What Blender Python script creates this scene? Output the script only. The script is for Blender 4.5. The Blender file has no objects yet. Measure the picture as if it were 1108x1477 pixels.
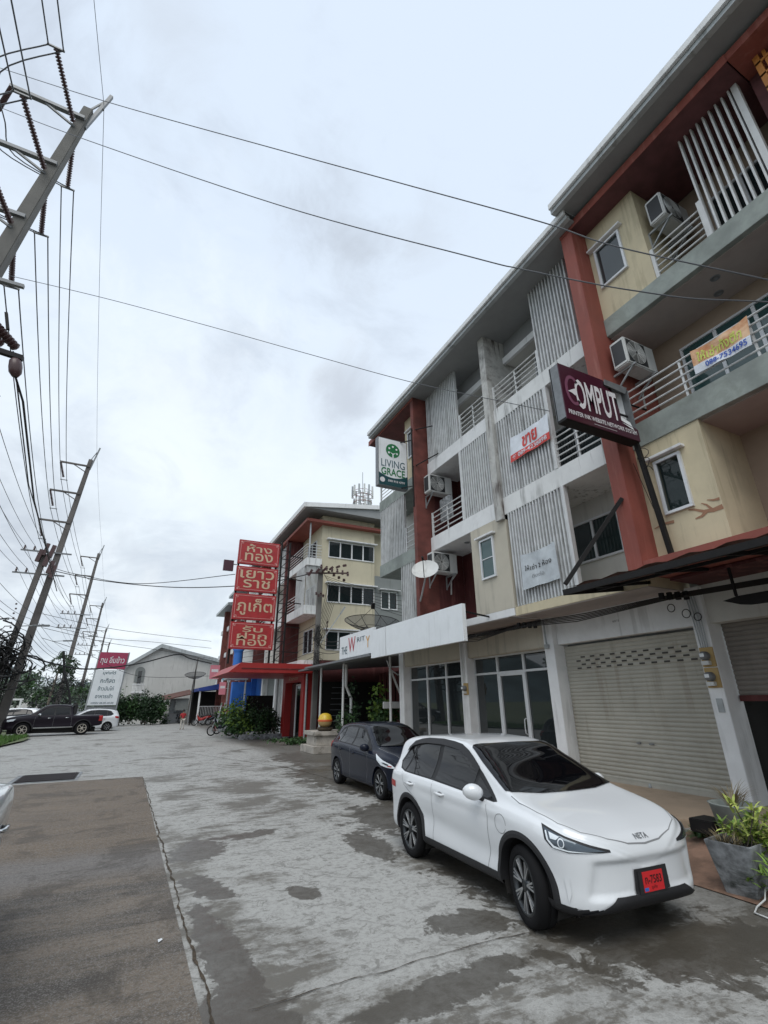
import bpy, bmesh, math, random
from math import sin, cos, pi, radians, sqrt, atan2
from mathutils import Vector, Matrix, geometry
from mathutils.bvhtree import BVHTree
rnd = random.Random(7)
scene = bpy.context.scene
col = scene.collection
# ------------------------------------------------------------ camera
cam = bpy.data.cameras.new('camera'); camo = bpy.data.objects.new('camera', cam); col.objects.link(camo)
cam.sensor_fit = 'VERTICAL'; cam.sensor_height = 24.0; cam.lens = 24.0*687.1/1477.0
cam.clip_start = 0.05; cam.clip_end = 4000
yaw, pitch, roll = radians(26.546), radians(21.723), radians(-0.574)
fw = Vector((sin(yaw)*cos(pitch), cos(yaw)*cos(pitch), sin(pitch)))
rt = Vector((cos(yaw), -sin(yaw), 0)); up = rt.cross(fw)
rt, up = rt*cos(roll)+up*sin(roll), -rt*sin(roll)+up*cos(roll)
M = Matrix((rt, up, -fw)).transposed().to_4x4(); M.translation = Vector((0, 0, 1.95))
camo.matrix_world = M; scene.camera = camo
scene.render.resolution_x = 768; scene.render.resolution_y = 1024
# ------------------------------------------------------------ node helpers
class NT:
    def __init__(s, tree): s.t = tree; s.n = tree.nodes; s.l = tree.links
    def new(s, typ, **kw):
        nd = s.n.new(typ)
        for k, v in kw.items():
            if k.startswith('i_'): nd.inputs[int(k[2:]) if k[2:].isdigit() else k[2:].replace('_', ' ')].default_value = v
            else: setattr(nd, k, v)
        return nd
    def ln(s, a, b): s.l.new(a, b)
    def math(s, op, a, b=None, c=None, clamp=False):
        nd = s.n.new('ShaderNodeMath'); nd.operation = op; nd.use_clamp = clamp
        for i, v in enumerate((a, b, c)):
            if v is None: continue
            if isinstance(v, (int, float)): nd.inputs[i].default_value = v
            else: s.l.new(v, nd.inputs[i])
        return nd.outputs[0]
    def mix(s, f, a, b):
        nd = s.n.new('ShaderNodeMix'); nd.data_type = 'RGBA'
        for i, v in ((0, f), (6, a), (7, b)):
            if isinstance(v, (int, float)): nd.inputs[i].default_value = v
            elif isinstance(v, (tuple, list)): nd.inputs[i].default_value = (*v[:3], 1)
            else: s.l.new(v, nd.inputs[i])
        return nd.outputs[2]
    def mixf(s, f, a, b):
        nd = s.n.new('ShaderNodeMix'); nd.data_type = 'FLOAT'
        for i, v in ((0, f), (2, a), (3, b)):
            if isinstance(v, (int, float)): nd.inputs[i].default_value = v
            else: s.l.new(v, nd.inputs[i])
        return nd.outputs[0]
    def smooth(s, v, a, b):
        nd = s.n.new('ShaderNodeMapRange'); nd.interpolation_type = 'SMOOTHSTEP'
        s.l.new(v, nd.inputs[0]); nd.inputs[1].default_value = a; nd.inputs[2].default_value = b
        return nd.outputs[0]
    def noise(s, vec, scale, detail=4, rough=.55, dist=0, sc=None):
        if sc:
            mp = s.n.new('ShaderNodeMapping'); mp.inputs['Scale'].default_value = sc; s.l.new(vec, mp.inputs[0]); vec = mp.outputs[0]
        nd = s.n.new('ShaderNodeTexNoise'); nd.inputs['Scale'].default_value = scale; nd.inputs['Detail'].default_value = detail
        nd.inputs['Roughness'].default_value = rough; nd.inputs['Distortion'].default_value = dist
        s.l.new(vec, nd.inputs['Vector']); return nd.outputs['Fac']
# ------------------------------------------------------------ world: overcast sky
world = bpy.data.worlds.new("World"); scene.world = world; world.use_nodes = True
W = NT(world.node_tree); W.n.clear()
SUN_EL, SUN_ROT = radians(58), radians(215)
sky = W.new('ShaderNodeTexSky', sky_type='NISHITA', sun_disc=False, sun_elevation=SUN_EL, sun_rotation=SUN_ROT)
tc = W.new('ShaderNodeTexCoord'); sep = W.new('ShaderNodeSeparateXYZ'); W.ln(tc.outputs['Generated'], sep.inputs[0])
zz = W.math('MAXIMUM', sep.outputs[2], 0.0)
den = W.math('ADD', zz, 0.16)
cx = W.math('DIVIDE', sep.outputs[0], den); cy = W.math('DIVIDE', sep.outputs[1], den)
cmb = W.new('ShaderNodeCombineXYZ'); W.ln(cx, cmb.inputs[0]); W.ln(cy, cmb.inputs[1])
n1 = W.noise(cmb.outputs[0], 1.25, 7, .62, .35)
n2 = W.noise(cmb.outputs[0], .42, 4, .5, .2)
n3 = W.noise(tc.outputs['Generated'], 4.2, 6, .56, .25, sc=(1, 1, 1.9))
base = W.mix(W.smooth(zz, 0.0, .85), (.82, .88, .925), (.67, .765, .89))
# brighter mid sky, soft grey cloud banks, puffier and darker banks near the horizon
base = W.mix(W.math('MULTIPLY', W.smooth(n2, .42, .62), .6), base, (.84, .93, .985))
c1 = W.math('MULTIPLY', W.smooth(n1, .49, .64), .58)
sk = W.mix(c1, base, (.50, .56, .65))
low = W.math('SUBTRACT', 1.0, W.smooth(zz, .12, .50))
c2 = W.math('MULTIPLY', W.math('MULTIPLY', W.smooth(n3, .42, .60), low), .62)
sk = W.mix(c2, sk, (.46, .53, .62))
c3 = W.math('MULTIPLY', W.math('MULTIPLY', W.smooth(n3, .60, .66), low), .4)
sk = W.mix(c3, sk, (.82, .86, .89))
nb = W.noise(tc.outputs['Generated'], 7.0, 7, .62, .4)
def cloud(sk, d, ang, colr, amt, lo=.9, hi=1.25):
    n_ = Vector(d).normalized(); vm = W.new('ShaderNodeVectorMath', operation='DOT_PRODUCT'); W.ln(tc.outputs['Generated'], vm.inputs[0]); vm.inputs[1].default_value = n_
    a_ = W.math('DIVIDE', W.math('ARCCOSINE', W.math('MINIMUM', vm.outputs['Value'], 1.0)), radians(ang))
    v_ = W.math('ADD', W.math('SUBTRACT', 1.0, a_), W.math('MULTIPLY', W.math('SUBTRACT', nb, .5), 2.6))
    return W.mix(W.math('MULTIPLY', W.smooth(v_, -.15, 1.15), amt), sk, colr)
sk = cloud(sk, (-.012, .863, .505), 20, (.86, .93, .985), .6)
sk = cloud(sk, (.198, .561, .804), 7.5, (.46, .505, .57), .72)
sk = cloud(sk, (.33, .51, .79), 4.5, (.55, .60, .67), .5)
sk = cloud(sk, (.308, .767, .563), 6.5, (.45, .49, .56), .62)
sk = cloud(sk, (-.257, .528, .809), 9, (.47, .52, .60), .7)
sk = cloud(sk, (-.112, .453, .884), 5, (.58, .64, .72), .5)
sk = cloud(sk, (-.202, .936, .289), 10, (.46, .51, .58), .75)
sk = cloud(sk, (.05, .975, .222), 9, (.58, .64, .71), .5)
sk = cloud(sk, (.006, .988, .150), 5.5, (.84, .88, .91), .75)
bg1 = W.new('ShaderNodeBackground'); W.ln(sky.outputs[0], bg1.inputs[0]); bg1.inputs[1].default_value = .08
bg2 = W.new('ShaderNodeBackground'); W.ln(sk, bg2.inputs[0]); bg2.inputs[1].default_value = 1.12
mx = W.new('ShaderNodeMixShader'); mx.inputs[0].default_value = .93
W.ln(bg1.outputs[0], mx.inputs[1]); W.ln(bg2.outputs[0], mx.inputs[2])
wo = W.new('ShaderNodeOutputWorld'); W.ln(mx.outputs[0], wo.inputs[0])
# ------------------------------------------------------------ weak sun behind cloud
sl = bpy.data.lights.new('sun', 'SUN'); sl.energy = 1.45; sl.angle = radians(40); sl.color = (1, .965, .91)
so = bpy.data.objects.new('sun', sl); col.objects.link(so)
sd = Vector((sin(SUN_ROT)*cos(SUN_EL), cos(SUN_ROT)*cos(SUN_EL), sin(SUN_EL)))
so.rotation_euler = sd.to_track_quat('Z', 'Y').to_euler()
vs = scene.view_settings; vs.view_transform = 'Standard'; vs.look = 'None'; vs.exposure = 0.1; vs.gamma = 1
scene.display_settings.display_device = 'sRGB'
scene.cycles.max_bounces = 6; scene.cycles.transparent_max_bounces = 12
# ------------------------------------------------------------ materials
def mat(name, c, rough=.7, metal=0, var=.0, vscale=3, c2=None, bump=0, bscale=40, stain=0, coat=0, spec=.5, obj=False, streak=0, emit=None, stainc=(.07, .07, .06)):
    m = bpy.data.materials.new(name); m.use_nodes = True; N = NT(m.node_tree)
    b = N.n['Principled BSDF']; b.inputs['Roughness'].default_value = rough; b.inputs['Metallic'].default_value = metal
    b.inputs['Specular IOR Level'].default_value = spec; b.inputs['Coat Weight'].default_value = coat; b.inputs['Coat Roughness'].default_value = .03
    b.inputs['Base Color'].default_value = (*c, 1)
    if var or stain or streak or bump:
        if obj: v = N.new('ShaderNodeTexCoord').outputs['Object']
        else: v = N.new('ShaderNodeNewGeometry').outputs['Position']
        cc = c
        if var:
            n = N.noise(v, vscale, 5, .6, .2)
            cc = N.mix(N.smooth(n, .3, .7), tuple(x*(1-var) for x in c), c2 or tuple(min(1, x*(1+var)) for x in c))
            N.ln(N.math('MULTIPLY_ADD', n, .3, rough-.15), b.inputs['Roughness'])
        if streak:
            s_ = N.noise(v, 1, 5, .65, .1, sc=(5, 5, .45)); s2 = N.noise(v, .8, 3, .5)
            cc = N.mix(N.math('MULTIPLY', N.math('MULTIPLY', N.smooth(s_, .50, .64), N.smooth(s2, .38, .56)), streak), cc, stainc)
        if stain:
            s_ = N.noise(v, 1.7, 7, .68, .6)
            cc = N.mix(N.math('MULTIPLY', N.smooth(s_, .52, .68), stain), cc, stainc)
        if not isinstance(cc, tuple): N.ln(cc, b.inputs['Base Color'])
        if bump:
            bn = N.new('ShaderNodeBump'); bn.inputs['Strength'].default_value = bump; bn.inputs['Distance'].default_value = .01
            N.ln(N.noise(v, bscale, 4, .6), bn.inputs['Height']); N.ln(bn.outputs[0], b.inputs['Normal'])
    if emit: b.inputs['Emission Color'].default_value = (*emit[0], 1); b.inputs['Emission Strength'].default_value = emit[1]
    return m
def glassmat(name, tint, clear, rough=.02):
    m = bpy.data.materials.new(name); m.use_nodes = True; N = NT(m.node_tree)
    b = N.n['Principled BSDF']; b.inputs['Base Color'].default_value = (*tint, 1); b.inputs['Roughness'].default_value = rough
    b.inputs['Specular IOR Level'].default_value = .8; out = N.n['Material Output']
    if clear > 0:
        t = N.new('ShaderNodeBsdfTransparent'); t.inputs[0].default_value = (*[min(1, .55+x) for x in tint], 1)
        fr = N.new('ShaderNodeFresnel'); fr.inputs[0].default_value = 1.5
        f = N.math('SUBTRACT', clear, N.math('MULTIPLY', fr.outputs[0], clear), clamp=True)
        mxs = N.new('ShaderNodeMixShader'); N.ln(f, mxs.inputs[0]); N.ln(b.outputs[0], mxs.inputs[1]); N.ln(t.outputs[0], mxs.inputs[2]); N.ln(mxs.outputs[0], out.inputs[0])
    return m
Mt = {}
def D(k, *a, **kw): Mt[k] = mat(k, *a, **kw)
D('white_wall', (.72, .73, .725), .75, var=.06, vscale=1.5, streak=.6, bump=.15)
D('grimy_wall', (.50, .50, .48), .85, var=.15, vscale=3, streak=1.0, stain=.55, stainc=(.07, .05, .045), bump=.3)
D('house_wall', (.56, .56, .54), .8, var=.08, vscale=.4, streak=.25, bump=.1)
D('white_clean', (.74, .75, .755), .7, var=.05, streak=.22, bump=.1)
D('pale_wall', (.58, .575, .54), .8, var=.06, vscale=1.2, streak=.15, bump=.15)
D('beige_wall', (.50, .465, .385), .8, var=.05, vscale=1.2, streak=.25, bump=.15)
D('yellow_wall', (.58, .51, .355), .8, var=.08, vscale=1.4, streak=.4, stainc=(.3, .26, .17), bump=.15)
D('cream_wall', (.55, .50, .37), .8, var=.07, vscale=.5, streak=.3, stainc=(.3, .28, .2), bump=.1)
D('brown_wall', (.34, .265, .20), .8, var=.06, bump=.15)
D('grey_wall', (.21, .225, .22), .8, var=.08, vscale=.9, streak=.3, bump=.1)
D('grey_ledge', (.27, .30, .28), .8, var=.22, vscale=1.7, stain=.35, stainc=(.16, .18, .15), bump=.2)
D('red_wall', (.255, .070, .052), .7, var=.12, vscale=1.5, streak=.25, stainc=(.45, .2, .16), bump=.15)
D('dark_red', (.075, .016, .016), .75, var=.15, vscale=2, streak=.4, stainc=(.25, .1, .09), bump=.1)
D('red_paint', (.32, .02, .018), .5, var=.12, vscale=1.2)
D('roof_metal', (.42, .45, .46), .45, var=.08, vscale=1, streak=.4)
D('soffit', (.27, .28, .285), .85, var=.06)
D('soffit_pink', (.40, .35, .33), .85, var=.05)
D('alu', (.66, .68, .70), .4, metal=.2, var=.04)
D('rail_white', (.62, .63, .63), .45, var=.06, streak=.25)
D('slat', (.58, .595, .60), .5, var=.12, vscale=4, streak=.5)
D('louvre_dark', (.06, .06, .06), .7)
D('curtain', (.07, .15, .14), .9, var=.3, vscale=2)
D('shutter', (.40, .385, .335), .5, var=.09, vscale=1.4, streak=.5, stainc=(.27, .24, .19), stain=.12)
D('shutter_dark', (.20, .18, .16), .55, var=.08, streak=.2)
D('black_metal', (.012, .011, .011), .6, var=.2, vscale=9, spec=.25)
D('grate_iron', (.05, .042, .045), .7, var=.3, vscale=9, spec=.2)
D('grey_metal', (.20, .21, .22), .5, metal=.3, var=.15, vscale=7)
D('galv', (.38, .40, .41), .45, metal=.4, var=.12, vscale=8)
D('rust_roof', (.115, .055, .045), .85, var=.4, vscale=4, stain=.6)
D('cable', (.012, .012, .013), .6)
D('wire', (.10, .11, .125), .5)
D('rubber', (.010, .010, .011), .9, spec=.2)
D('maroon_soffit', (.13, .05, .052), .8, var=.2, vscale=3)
D('red_dirty', (.15, .045, .036), .8, var=.3, vscale=2, stain=.5, stainc=(.09, .03, .025), bump=.2)
D('pole_dark', (.125, .115, .11), .9, var=.2, vscale=1.2, bump=.2)
D('pole_concrete', (.155, .15, .14), .85, var=.15, vscale=1.2, streak=.35, bump=.2)
D('insulator', (.07, .035, .035), .35)
D('white_sign', (.78, .81, .83), .35, var=.03, streak=.12)
D('sign_red', (.36, .022, .025), .45, var=.10, streak=.2)
D('gold_text', (.55, .40, .27), .4)
D('pink_line', (.62, .30, .28), .5)
D('maroon', (.055, .008, .022), .3)
D('sign_white', (.72, .70, .72), .4)
D('teal', (.012, .06, .07), .4)
D('green_logo', (.02, .17, .06), .4)
D('grey_text', (.07, .13, .16), .4)
D('tile', (.40, .30, .215), .55, var=.12, vscale=1.3, stain=.35, stainc=(.2, .15, .1))
D('planter_concrete', (.22, .23, .24), .85, var=.45, vscale=7, stain=1.0, stainc=(.025, .03, .025), bump=.4)
D('rubble', (.23, .22, .20), .9, var=.4, vscale=6, stain=.8, bump=.5)
D('soil', (.06, .045, .03), .95, var=.4, vscale=20, bump=.5)
D('plastic_white', (.60, .61, .60), .5, var=.04, streak=.2)
D('ac_dark', (.03, .032, .035), .5)
D('mural_brown', (.33, .18, .11), .8); D('slot', (.055, .052, .047), .8); D('ramp_tile', (.19, .115, .08), .7, var=.3, vscale=5, stain=.7, stainc=(.07, .06, .045), bump=.3)
D('interior', (.20, .21, .205), .9); D('interior_dark', (.015, .014, .013), .9)
D('blue_paint', (.03, .15, .50), .6, var=.15, vscale=1); D('pink_board', (.62, .22, .27), .5); D('cyan_board', (.12, .45, .55), .5); D('blue_awning', (.02, .05, .25), .6)
D('hill', (.07, .095, .10), .95, var=.35, vscale=.02)  # blue-grey tint puts the distance haze into the hill colour
D('wood', (.20, .12, .05), .7, var=.2, vscale=5); D('ochre', (.42, .29, .12), .7)
D('skin', (.30, .17, .11), .6); D('shirt_red', (.42, .03, .035), .8); D('trouser_pale', (.50, .48, .43), .85); D('hair', (.012, .01, .01), .6)
D('bark', (.12, .10, .08), .9, var=.3, vscale=8)
for k, c in dict(leaf=(.035, .085, .022), leaf_dark=(.018, .045, .016), leaf_light=(.16, .26, .045), leaf_yellow=(.36, .42, .10), leaf_far=(.085, .12, .08), leaf_dry=(.20, .16, .09), grass=(.06, .13, .02)).items():  # leaf_far is paler, distance haze mixed into its green
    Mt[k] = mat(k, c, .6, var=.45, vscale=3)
Mt['glass_dark'] = glassmat('glass_dark', (.005, .006, .007), 0)
Mt['glass_car'] = mat('glass_car', (.003, .003, .004), .03, spec=.45)
Mt['glass_green'] = glassmat('glass_green', (.03, .075, .075), 0, .05)
Mt['glass_shop'] = glassmat('glass_shop', (.02, .025, .027), .74)
Mt['glass_window'] = glassmat('glass_window', (.02, .03, .032), .6)
# ------------------------------------------------------------ mesh builder
class MB:
    def __init__(s): s.v = []; s.f = []
    def add(s, vs_, fs):
        o = len(s.v); s.v += [tuple(v) for v in vs_]; s.f += [tuple(i+o for i in f) for f in fs]; return s
    def box(s, x0, x1, y0, y1, z0, z1):
        x0, x1 = sorted((x0, x1)); y0, y1 = sorted((y0, y1)); z0, z1 = sorted((z0, z1))
        return s.add([(x0, y0, z0), (x1, y0, z0), (x1, y1, z0), (x0, y1, z0), (x0, y0, z1), (x1, y0, z1), (x1, y1, z1), (x0, y1, z1)],
              [(0, 3, 2, 1), (4, 5, 6, 7), (0, 1, 5, 4), (1, 2, 6, 5), (2, 3, 7, 6), (3, 0, 4, 7)])
    def bar(s, p, q, w, h=None, upv=(0, 0, 1)):
        h = h or w; p = Vector(p); q = Vector(q); d = (q-p).normalized(); u = Vector(upv)
        if abs(d.dot(u)) > .98: u = Vector((0, 1, 0))
        a = d.cross(u).normalized()*w/2; b = a.cross(d).normalized()*h/2
        return s.add([p-a-b, p+a-b, p+a+b, p-a+b, q-a-b, q+a-b, q+a+b, q-a+b],
              [(0, 3, 2, 1), (4, 5, 6, 7), (0, 1, 5, 4), (1, 2, 6, 5), (2, 3, 7, 6), (3, 0, 4, 7)])
    def cyl(s, p, q, r, r2=None, n=12, cap=True):
        return s.tube([p, q], [r, r if r2 is None else r2], n, cap)
    def tube(s, pts, r, n=6, cap=True):
        pts = [Vector(p) for p in pts]; R_ = r if isinstance(r, (list, tuple)) else [r]*len(pts)
        vs_ = []; fs = []; pa = None
        for i, p in enumerate(pts):
            d = (pts[min(i+1, len(pts)-1)]-pts[max(i-1, 0)]).normalized()
            if pa is None:
                u = Vector((0, 0, 1)) if abs(d.z) < .9 else Vector((1, 0, 0))
                pa = d.cross(u).normalized()
            else: pa = (pa-d*pa.dot(d)).normalized()
            pb = d.cross(pa)
            for k in range(n):
                a = 2*pi*k/n; vs_.append(p+(pa*cos(a)+pb*sin(a))*R_[i])
            if i:
                for k in range(n): fs.append(((i-1)*n+k, (i-1)*n+(k+1) % n, i*n+(k+1) % n, i*n+k))
        if cap: fs.append(tuple(range(n-1, -1, -1))); fs.append(tuple((len(pts)-1)*n+k for k in range(n)))
        return s.add(vs_, fs)
    def lathe(s, prof, n=24, org=(0, 0, 0), axis='z'):
        vs_ = []; fs = []
        for (r, h) in prof:
            for k in range(n):
                a = 2*pi*k/n; x, y = r*cos(a), r*sin(a)
                v = (x, y, h) if axis == 'z' else ((h, x, y) if axis == 'x' else (x, h, y))
                vs_.append((v[0]+org[0], v[1]+org[1], v[2]+org[2]))
        for i in range(len(prof)-1):
            for k in range(n): fs.append((i*n+k, i*n+(k+1) % n, (i+1)*n+(k+1) % n, (i+1)*n+k))
        return s.add(vs_, fs)
    def prism(s, poly, fn, d0, d1):
        n = len(poly); vs_ = [fn(a, b, d0) for a, b in poly]+[fn(a, b, d1) for a, b in poly]
        return s.add(vs_, [tuple(range(n)), tuple(range(2*n-1, n-1, -1))]+[(i, i+n, (i+1) % n+n, (i+1) % n) for i in range(n)])
    def quad(s, a, b, c, d): return s.add([a, b, c, d], [(0, 1, 2, 3)])
    def build(s, name, m, parent=None, smooth=False, bevel=0):
        me = bpy.data.meshes.new(name); me.from_pydata([tuple(v) for v in s.v], [], s.f); me.validate(); me.update()
        bm = bmesh.new(); bm.from_mesh(me); bmesh.ops.recalc_face_normals(bm, faces=bm.faces)
        if bevel: bmesh.ops.bevel(bm, geom=list(bm.edges), offset=bevel, segments=2, affect='EDGES', clamp_overlap=True)
        bm.to_mesh(me); bm.free()
        if smooth: me.polygons.foreach_set('use_smooth', [True]*len(me.polygons))
        return link(name, me, m, parent)
def link(name, me, m, parent=None):
    o = bpy.data.objects.new(name, me); col.objects.link(o)
    if m is not None:
        me.materials.clear(); me.materials.append(Mt[m] if isinstance(m, str) else m)
    if parent is not None: attach(o, parent)
    return o
def worldpos(p):
    v = Vector(p.location) if not p.parent else Vector((0, 0, 0))
    return v
ROOT = {}
def attach(o, p):
    o.parent = p
    r = p
    while r.parent: r = r.parent
    if p is r: o.matrix_parent_inverse = Matrix.Translation(-Vector(r.location))
def tag(o, label, cat, group=None):
    o['label'] = label; o['category'] = cat
    if group: o['group'] = group
    return o
def thing(name, label, cat, loc=(0, 0, 0), group=None):
    o = bpy.data.objects.new(name, None); col.objects.link(o); o.location = loc; o.empty_display_size = .2
    return tag(o, label, cat, group)
def structure(o, kind='structure'): o['kind'] = kind; return o
def copy_tree(o, parent=None):
    c = o.copy(); col.objects.link(c)
    if parent is not None: c.parent = parent
    for ch in list(o.children): copy_tree(ch, c)
    return c
def text(name, body, w, h, org, rv, uv, m, parent, depth=.006, bold=0, align='C'):
    """text as a mesh fitted into a w x h box centred on org, along rv (right) and uv (up)"""
    cu = bpy.data.curves.new('text_curve', 'FONT'); cu.body = body; cu.size = 1; cu.offset = bold; cu.resolution_u = 3
    cu.align_x = 'CENTER'; cu.extrude = 0
    t = bpy.data.objects.new('text_curve', cu); col.objects.link(t)
    bpy.context.view_layer.update()
    me = bpy.data.meshes.new_from_object(t.evaluated_get(bpy.context.evaluated_depsgraph_get()))
    bpy.data.objects.remove(t)
    if not me.vertices: return None
    xs = [v.co.x for v in me.vertices]; ys = [v.co.y for v in me.vertices]
    x0, x1, y0, y1 = min(xs), max(xs), min(ys), max(ys)
    rv = Vector(rv).normalized(); uv = Vector(uv).normalized(); nv = rv.cross(uv)
    for v in me.vertices:
        a = ((v.co.x-x0)/(x1-x0)-.5)*w; b = ((v.co.y-y0)/(y1-y0)-.5)*h
        v.co = Vector(org)+rv*a+uv*b+nv*depth
    return link(name, me, m, parent)
# ============================================================ GROUND
def ground_material():
    m = bpy.data.materials.new('wet_concrete'); m.use_nodes = True; N = NT(m.node_tree); b = N.n['Principled BSDF']
    pos = N.new('ShaderNodeNewGeometry').outputs['Position']
    sp = N.new('ShaderNodeSeparateXYZ'); N.ln(pos, sp.inputs[0]); X, Y = sp.outputs[0], sp.outputs[1]
    nA = N.noise(pos, .55, 8, .68, .5)                     # broad dried / damp blotches
    nB = N.noise(pos, 2.2, 8, .72, .4, sc=(.55, 1.5, 1))    # streaks
    nC = N.noise(pos, 14, 6, .7, .2); nD = N.noise(pos, 90, 3, .6)
    nW = N.noise(pos, 3.0, 8, .72, .5)
    # dry pale laitance over grey concrete
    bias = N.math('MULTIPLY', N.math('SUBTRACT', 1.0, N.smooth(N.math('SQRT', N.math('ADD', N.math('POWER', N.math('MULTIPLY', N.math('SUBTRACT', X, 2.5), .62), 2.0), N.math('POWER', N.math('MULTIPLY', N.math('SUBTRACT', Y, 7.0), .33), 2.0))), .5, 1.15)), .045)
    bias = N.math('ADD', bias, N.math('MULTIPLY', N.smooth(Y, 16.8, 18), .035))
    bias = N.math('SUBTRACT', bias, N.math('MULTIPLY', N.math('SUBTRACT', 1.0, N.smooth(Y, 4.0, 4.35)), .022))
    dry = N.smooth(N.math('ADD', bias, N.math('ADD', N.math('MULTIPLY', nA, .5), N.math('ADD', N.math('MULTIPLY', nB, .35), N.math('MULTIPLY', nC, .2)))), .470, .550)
    c = N.mix(dry, (.140, .129, .110), (.405, .402, .383))
    c = N.mix(N.math('MULTIPLY', N.smooth(nC, .46, .62), .40), c, (.15, .145, .13))
    nF = N.noise(pos, 5.5, 8, .78, .8)
    c = N.mix(N.math('MULTIPLY', N.smooth(nF, .53, .60), .55), c, (.115, .108, .095))
    c = N.mix(N.math('MULTIPLY', N.smooth(nF, .36, .44), 0), c, (.4, .4, .4))
    c = N.mix(N.math('MULTIPLY', N.smooth(nB, .55, .66), .35), c, (.12, .115, .105))
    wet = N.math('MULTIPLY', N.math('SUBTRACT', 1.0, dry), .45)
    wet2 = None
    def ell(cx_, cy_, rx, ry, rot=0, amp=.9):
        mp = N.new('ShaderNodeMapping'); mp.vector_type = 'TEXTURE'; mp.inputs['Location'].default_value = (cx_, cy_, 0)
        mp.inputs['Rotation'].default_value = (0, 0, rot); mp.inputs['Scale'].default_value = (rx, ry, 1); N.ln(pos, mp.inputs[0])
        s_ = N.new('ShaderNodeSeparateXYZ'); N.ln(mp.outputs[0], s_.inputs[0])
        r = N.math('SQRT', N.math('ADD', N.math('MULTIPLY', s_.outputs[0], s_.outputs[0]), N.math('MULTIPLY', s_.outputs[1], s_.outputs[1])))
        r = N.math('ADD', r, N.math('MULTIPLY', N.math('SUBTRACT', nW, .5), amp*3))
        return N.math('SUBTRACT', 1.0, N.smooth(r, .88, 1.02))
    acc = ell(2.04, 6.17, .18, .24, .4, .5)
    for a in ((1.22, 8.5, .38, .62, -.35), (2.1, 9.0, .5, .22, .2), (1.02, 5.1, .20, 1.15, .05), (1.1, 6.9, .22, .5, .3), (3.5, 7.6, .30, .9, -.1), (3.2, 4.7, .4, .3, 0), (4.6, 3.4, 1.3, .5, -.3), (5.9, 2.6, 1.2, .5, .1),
              (1.0, 4.15, .38, .45, 0), (2.5, 3.85, .9, .20, .1), (4.5, 5.2, .9, 2.3, 0), (4.9, 8.9, 1.2, 1.4, 0), (5.6, 14, 1.2, 3.5, 0), (6.6, 19.5, 1.6, 2.2, 0)):  # one darker, smoother ellipse fills the white car's footprint
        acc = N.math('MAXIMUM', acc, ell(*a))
    # everything in front of the cross joint is darker, and the right shoulder is darker and smoother
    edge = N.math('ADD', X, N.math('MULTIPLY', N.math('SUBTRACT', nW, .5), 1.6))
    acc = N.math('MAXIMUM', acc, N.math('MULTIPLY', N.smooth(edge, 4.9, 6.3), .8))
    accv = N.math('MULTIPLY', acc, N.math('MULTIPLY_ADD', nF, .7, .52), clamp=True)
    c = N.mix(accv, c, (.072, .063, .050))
    c = N.mix(N.math('MULTIPLY', N.smooth(nD, .35, .7), .22), c, (.09, .09, .085))
    N.ln(c, b.inputs['Base Color'])
    rg = N.mixf(acc, .72, .38); rg = N.math('SUBTRACT', rg, N.math('MULTIPLY', wet, .35)); rg = N.math('MULTIPLY_ADD', nC, .22, rg); N.ln(rg, b.inputs['Roughness'])
    bn = N.new('ShaderNodeBump'); bn.inputs['Strength'].default_value = .5; bn.inputs['Distance'].default_value = .006
    N.ln(N.math('ADD', nC, N.math('MULTIPLY', nD, .5)), bn.inputs['Height']); N.ln(bn.outputs[0], b.inputs['Normal'])
    return m
def slab_material():
    m = bpy.data.materials.new('brown_slab'); m.use_nodes = True; N = NT(m.node_tree); b = N.n['Principled BSDF']
    pos = N.new('ShaderNodeNewGeometry').outputs['Position']
    sp = N.new('ShaderNodeSeparateXYZ'); N.ln(pos, sp.inputs[0]); Y = sp.outputs[1]
    nA = N.noise(pos, 1.0, 7, .65, .3, sc=(.35, 1.6, 1)); nB = N.noise(pos, 5, 6, .7, .1, sc=(.25, 2.2, 1)); nC = N.noise(pos, 75, 3, .75); nE = N.noise(pos, 22, 4, .6)
    c = N.mix(N.smooth(nA, .38, .62), (.095, .084, .073), (.205, .170, .135))
    far = N.smooth(N.math('ADD', Y, N.math('MULTIPLY', nA, 3)), 8.5, 10.5)
    c = N.mix(N.math('MULTIPLY', far, .7), c, (.165, .122, .082))
    band = N.math('SUBTRACT', 1.0, N.smooth(N.math('ABSOLUTE', N.math('SUBTRACT', N.math('ADD', Y, N.math('MULTIPLY', nA, 1.2)), 9.0)), .2, .9))
    c = N.mix(N.math('MULTIPLY', band, .55), c, (.19, .19, .195))
    c = N.mix(N.math('MULTIPLY', N.smooth(nB, .50, .62), .38), c, (.06, .054, .047))
    c = N.mix(N.math('MULTIPLY', N.smooth(nC, .50, .60), .75), c, (.27, .26, .25))
    c = N.mix(N.math('MULTIPLY', N.smooth(nE, .50, .62), .32), c, (.045, .042, .038))
    N.ln(c, b.inputs['Base Color']); b.inputs['Specular IOR Level'].default_value = .3; N.ln(N.math('MULTIPLY_ADD', nA, .3, .62), b.inputs['Roughness'])
    nG = N.noise(pos, .9, 6, .7, .6)
    c = N.mix(N.math('MULTIPLY', N.smooth(nG, .52, .60), .45), c, (.055, .048, .042)); N.ln(c, b.inputs['Base Color'])
    bn = N.new('ShaderNodeBump'); bn.inputs['Strength'].default_value = 1.0; bn.inputs['Distance'].default_value = .012
    N.ln(N.math('ADD', nC, N.math('MULTIPLY', nB, .6)), bn.inputs['Height']); N.ln(bn.outputs[0], b.inputs['Normal'])
    return m
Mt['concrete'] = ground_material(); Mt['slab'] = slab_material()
D('earth', (.10, .12, .06), .95, var=.3, vscale=.05)
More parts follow.
